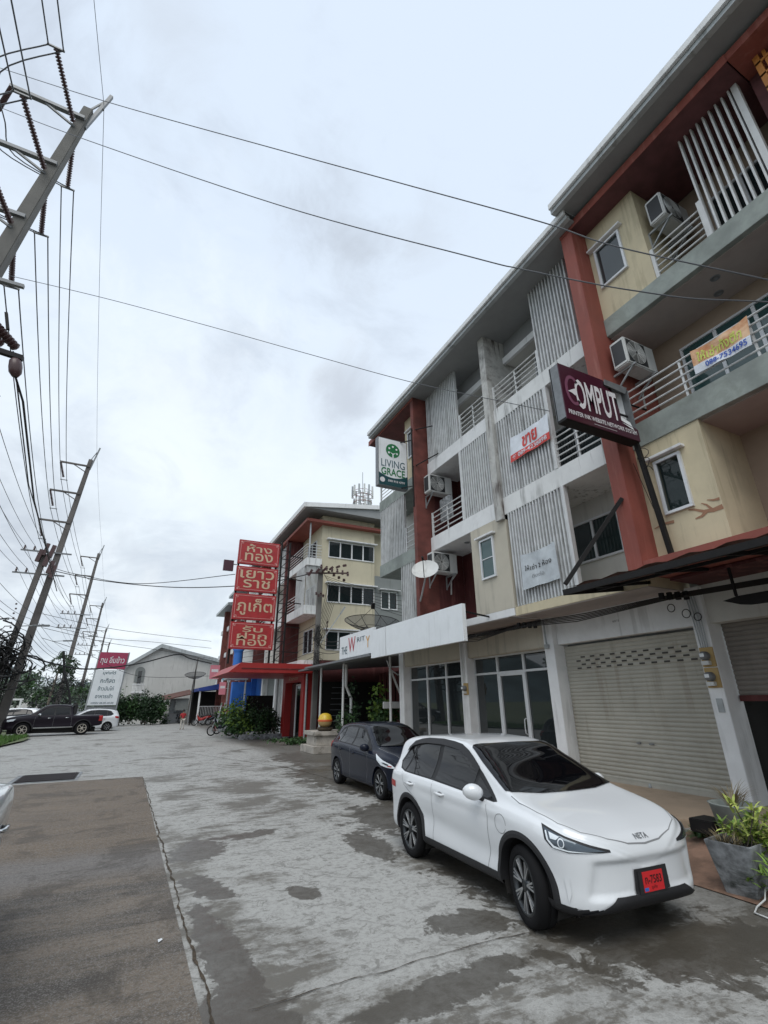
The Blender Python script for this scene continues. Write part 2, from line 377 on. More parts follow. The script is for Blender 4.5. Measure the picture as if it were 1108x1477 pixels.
structure(MB().quad((-1500, -300, -.03), (1500, -300, -.03), (1500, 2500, -.03), (-1500, 2500, -.03)).build('ground', 'earth'))
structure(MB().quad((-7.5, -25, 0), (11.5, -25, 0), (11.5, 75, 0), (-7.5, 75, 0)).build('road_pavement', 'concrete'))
structure(MB().quad((-9.5, -12, .004), (.87, -12, .004), (.66, 17.15, .004), (-9.5, 17.15, .004)).build('road_slab', 'slab'))
D('asphalt', (.055, .056, .058), .6, var=.2, vscale=2, bump=.3, bscale=60)
structure(MB().quad((-40, -25, -.012), (-9.4, -25, -.012), (-9.4, 400, -.012), (-40, 400, -.012)).build('main_road', 'asphalt'))
def crack(name, pts, w, jag, seed):
    r_ = random.Random(seed); mb = MB(); L = []; 
    for i in range(len(pts)-1):
        a, b_ = Vector(pts[i]), Vector(pts[i+1]); n = max(2, int((b_-a).length/.06))
        for k in range(n): L.append(a.lerp(b_, k/n))
    prev = None; off = 0
    d = (Vector(pts[-1])-Vector(pts[0])).normalized(); s_ = Vector((-d.y, d.x))
    for p in L:
        off = off*.8+r_.uniform(-jag, jag); ww = w*r_.choice((.3, .6, 1, 1, 1.6)); q = p+s_*off
        a = (q.x-s_.x*ww, q.y-s_.y*ww, .008); b_ = (q.x+s_.x*ww, q.y+s_.y*ww, .008)
        if prev: mb.quad(prev[0], prev[1], b_, a)
        prev = (a, b_)
    return structure(mb.build(name, 'soil'))
crack('pavement_joint', [(.86, 2.5), (.80, 6), (.74, 10), (.66, 17.1)], .009, .012, 1)
crack('pavement_joint', [(1.05, 4.24), (2.1, 4.27), (3.0, 4.29), (4.4, 4.2)], .004, .012, 2)
crack('pavement_joint', [(2.2, 25), (5.0, 16.5), (5.4, 12)], .012, .01, 5)
crack('pavement_crack', [(1.9, 7.4), (2.3, 7.0), (2.5, 6.5), (3.0, 6.2)], .0022, .02, 7)
crack('pavement_crack', [(2.2, 11.5), (3.0, 11.0), (3.2, 10.2)], .004, .03, 8)
crack('pavement_crack', [(.1, 6.3), (.45, 6.1), (.83, 6.15)], .0022, .012, 9)
crack('pavement_crack', [(1.6, 5.2), (2.2, 5.3), (2.6, 4.9)], .0018, .015, 10)
# pale concrete apron and drain grate
g = thing('drain_grate', 'rusty steel drain grate set in the pale concrete at the end of the brown slab', 'drain grate', (-1.7, 18.2, 0))
MB().box(-2.62, -.98, 17.35, 19.2, .002, .012).build('rim', 'planter_concrete', g)
MB().box(-2.5, -1.06, 17.45, 19.1, .012, .0145).build('pit', 'interior_dark', g)
mb = MB()
for i in range(24): mb.box(-2.44+i*.056, -2.42+i*.056, 17.5, 19.05, .016, .034)
for i in range(4): mb.box(-2.45, -1.1, 17.5+i*.5, 17.53+i*.5, .0165, .027)
mb.build('bars', 'grate_iron', g)
# raised tiled platform in front of the shutters, broken kerb and ramp
mb = MB()
poly = [(7.45, 5.75), (7.75, 5.35), (7.6, 4.6), (7.6, -4), (11, -4), (11, 19.5), (7.6, 19.5), (7.3, 12), (7.25, 9.7)]
mb.prism(poly, lambda a, b, d: (a, b, d), 0.0, .28)
structure(mb.build('tiled_platform', 'tile', bevel=.01))
mb = MB().add([(6.0, 4.5, .01), (6.0, 3.4, .01), (7.62, 3.2, .30), (7.62, 4.6, .284), (7.55, 5.2, .27), (7.0, 5.2, .12)], [(0, 1, 2, 3, 4, 5)])
structure(mb.build('ramp', 'ramp_tile'))
mb = MB(); r_ = random.Random(3)
for i in range(26):
    t = i/25; x, y = 7.42+(.1*t), 6.6-t*1.5; s_ = r_.uniform(.05, .12)
    bx = [(x+r_.uniform(-s_, s_), y+r_.uniform(-s_, s_), r_.uniform(0, .22)) for _ in range(8)]
    c_ = (x-r_.uniform(0, .12), y, r_.uniform(.05, .2)); mb.box(c_[0]-s_, c_[0]+s_*.6, c_[1]-s_, c_[1]+s_, c_[2]-s_, c_[2]+s_*.5)
o = mb.build('rubble', 'rubble'); o['kind'] = 'stuff'
# verge of grass at the left
structure(MB().add([(-9.6, 20, .0), (-5.5, 32, .0), (-5.1, 36, .0), (-5.2, 39.3, .0), (-9.6, 41.5, .0), (-9.8, 70, .0), (-60, 70, 0), (-60, 20, 0)], [(0, 1, 2, 3, 4, 5, 6, 7)]).build('verge', 'earth')).location.z = .09
mb = MB(); r_ = random.Random(5)
for i in range(9000):
    y = r_.uniform(27, 40.5); xm = -5.5 if y > 32 else -5.5-(32-y)*.34
    x = xm-abs(r_.gauss(0, 1.8)); h = r_.uniform(.08, .26); a = r_.uniform(0, 6.28); w = .03
    lx, ly = r_.gauss(0, .06), r_.gauss(0, .06)
    mb.add([(x-w*cos(a), y-w*sin(a), .07), (x+w*cos(a), y+w*sin(a), .07), (x+lx, y+ly, .07+h)], [(0, 1, 2)])
o = mb.build('grass', 'grass'); o['kind'] = 'stuff'
# hills far behind
def hill(pts, y, name='hills'):
    mb = MB(); n = len(pts); vs_ = []
    for (x, h) in pts: vs_.append((x, y, -1)); 
    rows = [(0, 1.0), (60, .75), (140, .35), (220, 0)]
    vs_ = []; 
    for (dy, k) in rows:
        for (x, h) in pts: vs_.append((x, y-dy, -1+h*k))
    fs = [(j*n+i, j*n+i+1, (j+1)*n+i+1, (j+1)*n+i) for j in range(3) for i in range(n-1)]
    mb.add(vs_, fs); structure(mb.build(name, 'hill', smooth=True))
r_ = random.Random(11)
hill([(-1500+i*60, 90) for i in range(10)], 700)
hill([(-700+i*30, 62+30*sin(i*.33+.8)+12*sin(i*.9)+r_.uniform(-4, 4)-max(0, (i-17))*14.0) for i in range(26)], 800)

# ============================================================ SHOPHOUSES
F = 8.5; WALL = 9.8
LB, LT = 6.735, 7.235; UB, UT = 9.65, 10.12; B1, B2 = 3.96, 4.18; TOP = 12.93
def ledge(p, y0, y1, z0, z1, m, x0=F):
    MB().box(x0, WALL+.2, y0, y1, z0, z1).build('balcony_slab', m, p, bevel=.006)
def slats(p, y0, y1, z0, z1, n=None, m='slat', x=F, w=.022, cross=True):
    n = n or int((y1-y0)/.142); mb = MB()
    for i in range(n):
        y = y0+.03+(y1-y0-.06)*i/(n-1); mb.box(x, x+.10, y-w, y+w, z0, z1)
    if not cross: return mb.build('slat_screen', m, p)
    mb.box(x+.10, x+.13, y0, y1, z0+(z1-z0)*.72, z0+(z1-z0)*.72+.04); mb.box(x+.10, x+.13, y0, y1, z0+(z1-z0)*.22, z0+(z1-z0)*.22+.04)
    return mb.build('slat_screen', m, p)
def rail(p, y0, y1, z, h=.86, x=F+.05, n=5, posts=True):
    mb = MB()
    for i in range(n): mb.cyl((x, y0, z+.16+i*(h-.16)/(n-1)), (x, y1, z+.16+i*(h-.16)/(n-1)), .019, n=8)
    if posts:
        for y in (y0+.03, y1-.03): mb.box(x-.03, x+.03, y-.035, y+.035, z, z+h+.02)
        k = int((y1-y0)/1.3)
        for i in range(1, k+1): y = y0+(y1-y0)*i/(k+1); mb.box(x-.0, x+.03, y-.02, y+.02, z, z+h)
    return mb.build('railing', 'rail_white', p)
def window(p, y0, y1, z0, z1, x=F, cols=1, canopy=True, pane='glass_window', split=False, name='window', curtain=None):
    """window in a wall facing -x; returns the window part with frame, pane children"""
    fr = MB(); t = .055; d = .06
    fr.box(x-d, x+.02, y0, y1, z0, z0+t).box(x-d, x+.02, y0, y1, z1-t, z1).box(x-d, x+.02, y0, y0+t, z0+t, z1-t).box(x-d, x+.02, y1-t, y1, z0+t, z1-t)
    for i in range(1, cols): yy = y0+(y1-y0)*i/cols; fr.box(x-d+.01, x+.02, yy-.035, yy+.035, z0+t, z1-t)
    o = fr.build(name, 'alu', p, bevel=.004)
    if split: MB().box(x-d+.02, x, y0+t, y1-t, (z0+z1)/2-.012, (z0+z1)/2+.012).build('glazing_bar', 'alu', o)
    MB().quad((x-.02, y0+t, z0+t), (x-.02, y1-t, z0+t), (x-.02, y1-t, z1-t), (x-.02, y0+t, z1-t)).build('pane', pane, o)
    if curtain:
        mb = MB(); n = int((y1-y0)/.03); v = []; 
        for i in range(n+1):
            yy = y0+t+(y1-y0-2*t)*i/n; xx = x-.012+.005*sin(i*1.1); v += [(xx, yy, z0+t), (xx, yy, z1-t)]
        mb.add(v, [(2*i, 2*i+2, 2*i+3, 2*i+1) for i in range(n)]); mb.build('curtain', curtain, o, smooth=True)
    if canopy: MB().box(x-.13, x, y0-.10, y1+.12, z1+.05, z1+.105).build('window_canopy', 'white_clean', o, bevel=.005)
    return o
def boxwall(p, y0, y1, z0, z1, m, holes=(), x=F, x1=None, name='bay_wall'):
    """a projecting bay: front wall with holes, side walls"""
    x1 = x1 or WALL; mb = MB(); ys = sorted({y0, y1, *[h[0] for h in holes], *[h[1] for h in holes]}); zs = sorted({z0, z1, *[h[2] for h in holes], *[h[3] for h in holes]})
    for a, b in zip(ys, ys[1:]):
        for c, d in zip(zs, zs[1:]):
            if any(h[0] <= a and b <= h[1] and h[2] <= c and d <= h[3] for h in holes): continue
            mb.box(x, x+.10, a, b, c, d)
    mb.box(x+.10, x1, y0, y0+.10, z0, z1).box(x+.10, x1, y1-.10, y1, z0, z1)
    o = mb.build(name, m, p)
    bm = bmesh.new(); bm.from_mesh(o.data); bmesh.ops.remove_doubles(bm, verts=bm.verts, dist=.0005)
    kill = [f for f in bm.faces if 0]; bm.to_mesh(o.data); bm.free()
    if holes:
        h = holes[0]; MB().box(x+.25, x+.3, h[0]-.1, h[1]+.1, h[2]-.1, h[3]+.1).build('curtain', 'curtain', o)
    return o
def backwall(p, y0, y1, z0, z1, m, x=WALL): MB().box(x, x+.2, y0, y1, z0, z1).build('rear_wall', m, p)
def sliding(p, y0, y1, z0, z1, n, x=WALL, curtain='curtain', pane='glass_window'):
    return window(p, y0, y1, z0, z1, x, n, False, pane, name='sliding_door', curtain=curtain)
def downlight(p, x, y, z):
    mb = MB().lathe([(0, 0), (.055, 0), (.06, -.012), (.085, -.014), (.09, 0)], 20, (x, y, z-.002)); mb.build('downlight', 'grey_metal', p, smooth=True)
def unit_shell(name, label, y0, y1):
    u = thing(name, label, 'building', (WALL, (y0+y1)/2, 0), 'shophouses in the white and red row')
    MB().box(16, 16.2, y0, y1, 0, TOP).build('rear_wall', 'pale_wall', u)
    return u
def roof(p, y0, y1, xf, z0, z1, endcap=True):
    mb = MB(); mb.box(xf+.12, 17, y0, y1, z0, z0+.04); mb.build('soffit', 'soffit', p)
    mb = MB(); mb.add([(xf-.0, y0, z1), (17, y0, z1+2.2), (17, y1, z1+2.2), (xf, y1, z1), (xf, y0, z1-.03), (17, y0, z0+.05), (17, y1, z0+.05), (xf, y1, z1-.03)], [(0, 1, 2, 3), (0, 4, 5, 1), (3, 2, 6, 7)])
    mb.build('roof', 'roof_metal', p)
    MB().box(xf, xf+.12, y0, y1, z0-.01, z0+(z1-z0)*.45).build('fascia', 'roof_metal', p)
    MB().box(xf-.07, xf-.001, y0, y1, z0+(z1-z0)*.42, z1+.03).build('gutter', 'white_clean', p, bevel=.01)
def shutter(p, y0, y1, z0, z1, x, m='shutter', perf=True, base=True):
    pitch = .085; mb = MB(); n = int((z1-z0)/pitch); v = []; prof = []
    for i in range(n):
        for k, (dx, dz) in enumerate(((0, 0), (-.012, .25), (-.016, .5), (-.012, .78), (.004, .9))): prof.append((x+dx, z0+(i+dz)*pitch))
    for (xx, zz_) in prof: v += [(xx, y0, zz_), (xx, y1, zz_)]
    mb.add(v, [(2*i, 2*i+1, 2*i+3, 2*i+2) for i in range(len(prof)-1)])
    o = mb.build('roller_shutter', m, p)
    if perf:
        mb = MB(); r0 = n-7
        for r in range(4):
            for c in range(11):
                yy = y0+.30+c*.285+(.14 if r % 2 else 0); zc = z0+(r0+r+.5)*pitch
                if yy < y1-.3: mb.box(x-.019, x-.012, yy-.065, yy+.065, zc-.018, zc+.018)
        mb.build('vent_pattern', 'slot', o)
    if base: MB().box(x-.03, x+.03, y0, y1, z0-.05, z0+.02).build('bottom_rail', 'shutter', o)
    MB().box(x-.05, x-.0175, (y0+y1)/2-.25, (y0+y1)/2-.15, z0+.75, z0+.775).build('shutter_handle', 'grey_metal', o)
    MB().box(x-.05, x-.02, (y0+y1)/2+.05, (y0+y1)/2+.14, z0+.75, z0+.775).build('shutter_handle', 'grey_metal', o)
    return o
def pillar(p, y0, y1, x0=9.4, x1=9.9, z1=B1, m='white_clean'): MB().box(x0, x1, y0, y1, .28, z1).build('pillar', m, p, bevel=.008)
PY = {'Z': 1.65, 'A': 5.55, 'B': 9.45, 'C': 13.33, 'D': 17.5}
# ---- unit A, nearest, red frame
A = unit_shell('shophouse', 'nearest shophouse with grey balconies and yellow bays inside a red frame', 1.7, 5.55)
ledge(A, 1.7, 5.45, UB, UT, 'grey_ledge', 8.47); ledge(A, 1.7, 5.45, LB-.03, LT+.0, 'grey_ledge', 8.47)
boxwall(A, 4.13, 5.45, UT, 12.86, 'yellow_wall', [(4.64, 5.26, 11.0, 12.1)])
window(A, 4.60, 5.30, 10.96, 12.14)
backwall(A, 1.7, 5.45, UT, 12.86, 'brown_wall'); sliding(A, 2.0, 3.3, UT+.05, 12.2, 2)
rail(A, 3.0, 4.12, UT, .80)
slats(A, 1.95, 3.0, UT, 12.86, 9, 'rail_white', w=.016, cross=False)
MB().box(F-.01, F+.11, 2.96, 3.06, UT, UT+.95).build('post', 'rail_white', A); MB().box(F-.01, F+.11, 1.83, 1.93, UT, 12.85).build('post', 'rail_white', A)
backwall(A, 1.7, 5.45, LT, UB, 'brown_wall'); sliding(A, 1.75, 4.7, LT+.02, LT+1.95, 4, curtain=None, pane='glass_green')
rail(A, 1.72, 5.44, LT, .84)
MB().box(8.6, WALL, 1.7, 5.45, UB-.02, UB).build('soffit', 'soffit_pink', A); downlight(A, 9.0, 3.35, UB-.02); downlight(A, 9.45, 3.55, UB-.02)
boxwall(A, 4.13, 5.45, 4.33, LB-.03, 'yellow_wall', [(4.62, 5.08, 5.2, 6.2)])
window(A, 4.57, 5.11, 5.15, 6.26, cols=1)
backwall(A, 1.7, 4.13, 4.33, LB-.03, 'brown_wall')
MB().box(8.6, WALL, 1.7, 4.13, LB-.05, LB-.03).build('soffit', 'soffit_pink', A)
mb = MB()
boff = [F-.004]
def branch(pts, r):
    boff[0] -= .0012; mb = MB()
    n = len(pts); L = []
    for i in range(n):
        a = Vector(pts[max(0, i-1)]); b = Vector(pts[min(n-1, i+1)]); d = (b-a).normalized(); s_ = Vector((-d.y, d.x)); w = r*(1-.75*i/(n-1)); p = Vector(pts[i]); L.append(((p-s_*w*1.25), (p+s_*w*1.25)))
    for (a, b), (c, d) in zip(L, L[1:]): mb.add([(boff[0], a.x, a.y), (boff[0], b.x, b.y), (boff[0], d.x, d.y), (boff[0], c.x, c.y)], [(0, 1, 2, 3)])
    mb.build('painted_branch', 'mural_brown', A)
branch([(4.135, 4.98), (4.3, 4.97), (4.45, 5.0), (4.6, 5.09), (4.7, 5.12)], .035); branch([(4.3, 4.97), (4.38, 5.1), (4.46, 5.16)], .02); branch([(4.40, 5.0), (4.5, 4.93), (4.62, 4.92)], .03); branch([(4.15, 5.13), (4.25, 5.14), (4.35, 5.18)], .02); branch([(5.0, 5.0), (5.2, 5.02), (5.4, 4.98)], .022)
# red frame round unit A
MB().box(8.0, 9.8, 5.45, 5.78, 4.16, 13.05).build('red_column', 'red_wall', A, bevel=.01)
MB().box(8.0, 9.8, 1.72, 5.45, 12.86, 13.05).build('red_slab', 'maroon_soffit', A, bevel=.01)
MB().box(7.985, 8.0-.003, 1.70, 5.79, 12.83, 13.06).build('red_lip', 'red_wall', A, bevel=.004)
MB().box(8.0, 9.8, 1.72, 5.45, 4.05, 4.30).build('red_ledge', 'red_wall', A, bevel=.01)
roof(A, -10, 5.52, 7.48, 13.17, 13.42)
# ground floor of A
pillar(A, 5.40, 5.68); MB().box(9.5, 9.9, 1.7, 5.40, 3.26, 4.05).build('ground_beam', 'pale_wall', A)
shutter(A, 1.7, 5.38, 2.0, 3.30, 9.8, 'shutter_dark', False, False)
MB().box(9.76, 9.84, 1.7, 5.38, 1.9, 2.0).build('bottom_rail', 'dark_red', A)
MB().box(12.5, 12.6, 1.7, 5.4, .28, 3.3).box(9.9, 12.5, 5.40, 5.5, .28, 3.3).build('interior_wall', 'interior_dark', A)
mb = MB()
for y in (4.95, 4.2, 3.3): mb.box(10.1, 10.15, y-.03, y+.03, .28, 2.0)
mb.box(10.1, 10.15, 1.8, 5.3, 1.9, 1.96); mb.build('door_frame', 'alu', A)
MB().quad((10.12, 1.8, .3), (10.12, 4.95, .3), (10.12, 4.95, 1.9), (10.12, 1.8, 1.9)).build('glass_door', 'glass_dark', A)
# ---- unit Z nearer than A, only its end shows
Zu = unit_shell('shophouse', 'shophouse at the top right edge with orange lattice over its balcony', -2.3, 1.65)
MB().box(8.7, 9.8, 1.50, 1.70, 4.16, 12.86).build('side_wall', 'maroon_soffit', Zu, bevel=.01)
MB().box(8.0, 9.8, -2.3, 1.70, 12.86, 13.05).build('red_slab', 'red_wall', Zu)
ledge(Zu, -2.3, 1.39, UB, UT, 'grey_ledge'); ledge(Zu, -2.3, 1.39, LB, LT, 'grey_ledge'); backwall(Zu, -2.3, 1.4, 4.3, 12.86, 'brown_wall')
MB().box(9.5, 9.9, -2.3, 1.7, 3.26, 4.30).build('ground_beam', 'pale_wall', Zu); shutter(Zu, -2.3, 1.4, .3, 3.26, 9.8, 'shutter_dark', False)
D('orange', (.50, .20, .045), .5, var=.1)
lt = MB()
for i in range(10): lt.box(8.42, 8.46, -.5+i*.2, -.45+i*.2, UT, 12.86)
for i in range(8): lt.box(8.40, 8.418, -.65, 1.49, UT+.2+i*.33, UT+.25+i*.33)
lt.box(8.40, 8.50, 1.40, 1.49, UT, 12.86); lt.build('orange_lattice', 'orange', Zu)
# ---- unit B, white, with tall shutter
B = unit_shell('shophouse', 'white shophouse with vertical slat screens above a tall beige roller shutter', 5.55, 9.5)
ledge(B, 5.78, 9.55, UB, UT, 'white_wall'); ledge(B, 5.78, 9.55, LB, LT, 'white_wall')
MB().box(F, WALL, 5.78, 9.52, B1, B2).build('first_beam', 'yellow_wall', B, bevel=.006)
MB().box(F+.02, WALL, 5.78, 9.52, B1-.02, B1-.002).build('soffit', 'soffit_pink', B)
backwall(B, 5.78, 9.5, B2, TOP, 'pale_wall')
slats(B, 6.2, 7.55, UT, TOP, 13); rail(B, 7.55, 9.5, UT, .80)
MB().box(9.2, WALL, 7.5, 9.5, 12.1, 12.14).build('soffit', 'pale_wall', B); MB().box(9.1, 9.2, 5.8, 9.5, 12.05, 12.28).build('lintel', 'white_clean', B)
MB().box(9.21, 9.3, 5.8, 9.5, 12.28, TOP).build('upper_wall', 'soffit', B)
downlight(B, 9.5, 8.0, 12.1)
sliding(B, 6.6, 8.8, UT+.05, UT+1.9, 2)
slats(B, 7.52, 9.50, LT, UB, 19); rail(B, 6.1, 7.5, LT, .84); MB().box(F-.01, F+.11, 7.44, 7.53, LT, UB).build('post', 'rail_white', B)
sliding(B, 6.2, 8.6, LT+.05, LT+1.9, 3)
slats(B, 7.45, 9.42, B2, LB, 19); MB().box(F-.01, F+.11, 7.38, 7.45, B2, LB).build('post', 'rail_white', B)
window(B, 7.0, 8.6, 5.15, 6.22, WALL, 2, False, 'glass_window', curtain='curtain')
MB().box(F-.12, WALL, 9.52, 9.80, 6.60, 13.15).build('dividing_wall', 'grimy_wall', B, bevel=.006)
pillar(B, 9.27, 9.60); MB().box(9.55, 9.9, 5.69, 9.26, 3.26, B1).build('ground_beam', 'white_clean', B)
shutter(B, 5.70, 9.26, .33, 3.30, 9.75)
text('house_number', '60/15', .17, .05, (9.549, 7.45, 3.60), (0, -1, 0), (0, 0, 1), 'black_metal', B, .002)
# ---- unit C, white and beige
Cc = unit_shell('shophouse', 'shophouse with a beige first floor bay left of the white dividing wall', 9.5, 13.4)
ledge(Cc, 9.80, 13.38, UB, UT, 'white_clean'); ledge(Cc, 9.80, 13.38, LB, LT, 'white_clean')
ledge(Cc, 9.55, 13.38, B1+.02, B2, 'white_clean')
backwall(Cc, 9.5, 13.4, B2, LB, 'dark_red'); backwall(Cc, 9.5, 13.4, LT, UB, 'dark_red'); backwall(Cc, 9.5, 13.4, UT, TOP, 'pale_wall')
slats(Cc, 11.38, 13.3, UT, TOP, 18); rail(Cc, 9.82, 11.3, UT, .86)
MB().box(9.2, WALL, 9.8, 13.4, 12.1, 12.14).build('soffit', 'pale_wall', Cc); MB().box(9.1, 9.2, 9.8, 13.4, 12.05, 12.28).build('lintel', 'white_clean', Cc)
MB().box(9.21, 9.3, 9.8, 13.4, 12.28, TOP).build('upper_wall', 'soffit', Cc)
slats(Cc, 9.85, 11.35, LT, UB, 14); rail(Cc, 11.42, 13.3, LT, .88); MB().box(F-.01, F+.11, 11.34, 11.42, LT, UB).build('post', 'rail_white', Cc)
sliding(Cc, 10.2, 12.2, LT+.05, LT+1.9, 2)
boxwall(Cc, 9.52, 11.13, B2, LB, 'beige_wall', [(10.12, 10.66, 5.18, 6.26)])
window(Cc, 10.08, 10.70, 5.13, 6.30, pane='glass_green', split=True)
window(Cc, 11.3, 12.1, 4.95, 6.3, WALL, 1, False, 'glass_window')
MB().box(WALL-.02, WALL-.003, 11.14, 12.4, B2, 4.9).build('dado', 'grey_wall', Cc)
MB().box(F+.02, WALL, 9.81, 13.38, B1-.0, B1+.015).build('soffit', 'soffit_pink', Cc)
downlight(Cc, 9.0, 12.0, LB)
pillar(Cc, 13.05, 13.40)
mb = MB().cyl((9.66, 9.66, 3.56), (9.66, 13.0, 3.56), .2, n=18); mb.build('shutter_roll', 'beige_wall', Cc, smooth=True)
MB().box(9.45, 9.9, 9.62, 13.04, 3.22, 3.82).build('shutter_housing', 'beige_wall', Cc, bevel=.02)
def storefront(p, y0, y1, cols, room, door=None):
    z0, zt, z1 = .30, 2.72, 3.22; fr = MB(); x = 9.72
    for i in range(cols+1):
        y = y0+(y1-y0)*i/cols; fr.box(x-.05, x+.05, max(y0, y-.035), min(y1, y+.035), z0, z1)
    fr.box(x-.04, x+.04, y0, y1, zt-.03, zt+.03).box(x-.04, x+.04, y0, y1, z1-.05, z1).box(x-.04, x+.04, y0, y1, z0, z0+.06)
    o = fr.build('storefront_frame', 'alu', p)
    for i in range(cols):
        a, b = y0+(y1-y0)*i/cols+.036, y0+(y1-y0)*(i+1)/cols-.036
        MB().quad((x, a, z0+.06), (x, b, z0+.06), (x, b, zt-.03), (x, a, zt-.03)).build('pane', 'glass_shop', o)
        MB().quad((x, a, zt+.03), (x, b, zt+.03), (x, b, z1-.05), (x, a, z1-.05)).build('pane', 'glass_shop', o)
        if door == i:
            MB().box(x-.045, x+.02, a, a+.06, z0, zt-.03).box(x-.045, x+.02, b-.06, b, z0, zt-.03).box(x-.045, x+.02, a+.06, b-.06, zt-.10, zt-.03).build('door_frame', 'alu', o)
            MB().tube([(x-.03, a+.1, 1.1), (x-.09, a+.1, 1.13), (x-.1, a+.1, 1.3), (x-.09, a+.1, 1.47), (x-.03, a+.1, 1.5)], .013, 8).build('door_handle', 'alu', o)
    w = MB().box(13.5, 13.6, y0-.3, y1+.3, .28, 3.9).box(9.9, 13.5, y1+.18, y1+.28, .28, 3.9).box(9.9, 13.5, y0-.28, y0-.18, .28, 3.9).box(9.9, 13.5, y0-.18, y1+.18, 3.85, 3.9)
    w.build('interior_wall', room, p)
storefront(Cc, 9.62, 13.04, 3, 'interior', 1)
for i, (x_, y_, w_, z0_, z1_, m_) in enumerate(((12.0, 10.0, .9, .3, 1.9, 'white_sign'), (11.0, 12.3, .5, .3, 1.5, 'pink_board'), (12.8, 11.3, 1.2, 1.6, 2.6, 'cyan_board'), (11.2, 10.9, .6, .3, 1.1, 'wood'), (10.3, 10.1, .4, .3, 2.3, 'galv'))): MB().box(x_, x_+.1, y_, y_+w_, z0_, z1_).build('stored_goods', m_, Cc)
mb = MB()
for i in range(7): mb.box(10.6+i*.25, 10.8+i*.25, 11+((i*37) % 5)*.3, 11.3+((i*37) % 5)*.35, .28, .8+((i*53) % 7)*.13)
mb.build('furniture', 'black_metal', Cc)
# ---- unit D, red frame, farthest
Du = unit_shell('shophouse', 'farthest shophouse of the row with its dark red column behind the small dish', 13.4, 17.5)
MB().box(7.98, 8.75, 13.40, 13.63, 3.9, 13.05).build('red_column', 'red_dirty', Du, bevel=.01); MB().box(8.751, 9.8, 13.405, 13.62, 3.9, 13.0).build('side_wall', 'dark_red', Du)
MB().box(7.98, 9.8, 13.63, 17.45, 12.86, 13.05).build('red_slab', 'maroon_soffit', Du); MB().box(7.96, 7.977, 13.40, 17.46, 12.83, 13.06).build('red_lip', 'red_wall', Du)
ledge(Du, 13.63, 17.45, UB, UT, 'grey_ledge'); ledge(Du, 13.63, 17.45, LB, LT, 'grey_ledge'); ledge(Du, 13.63, 17.45, B1, B2, 'grey_ledge')
backwall(Du, 13.6, 17.5, B2, TOP, 'pale_wall'); boxwall(Du, 13.63, 15.0, UT, 12.86, 'yellow_wall', [(14.2, 14.7, 11, 12.1)])
window(Du, 14.17, 14.73, 10.96, 12.14); rail(Du, 15.0, 17.4, UT, .8)
slats(Du, 15.25, 17.35, LT, UB, 16); rail(Du, 13.8, 15.2, LT, .95)
slats(Du, 13.75, 15.6, B2, LB, 14)
pillar(Du, 17.25, 17.62); MB().box(9.45, 9.9, 13.41, 17.24, 3.22, 3.82).build('shutter_housing', 'beige_wall', Du, bevel=.02)
storefront(Du, 13.42, 17.22, 3, 'interior')
for i, (x_, y_, w_, z0_, z1_, m_) in enumerate(((11.4, 14.0, .9, 1.2, 2.4, 'grey_metal'), (12.6, 15.2, 1.4, .6, 2.0, 'ochre'), (11.9, 16.3, .5, .3, 2.6, 'white_sign'))): MB().box(x_, x_+.1, y_, y_+w_, z0_, z1_).build('stored_goods', m_, Du)
D('display_pink', (.55, .40, .40), .5, var=.5, vscale=1.1, c2=(.70, .22, .30)); D('display_green', (.22, .42, .12), .5)
for c_, z0, z1 in (('display_pink', 1.0, 1.42), ('display_green', .62, 1.0)): MB().box(9.80, 9.82, 13.5, 17.1, z0, z1).build('display_panel', c_, Du)
for p_, ys_ in ((Du, (14.4, 16.1)), (Cc, (10.9, 12.2))):
    for y_ in ys_: MB().box(10.5, 10.8, y_, y_+.35, .28, 3.85).build('interior_pillar', 'white_clean', p_)
MB().box(9.9, 16, 17.42, 17.5, .28, TOP).build('end_wall', 'grey_wall', Du)
xr, z0r, z1r = 7.72, 12.93, 13.17
roof(B, 5.3, 9.66, xr, z0r, z1r); roof(Cc, 9.663, 13.4, xr, z0r, z1r); roof(Du, 13.403, 16.95, xr, z0r, z1r)
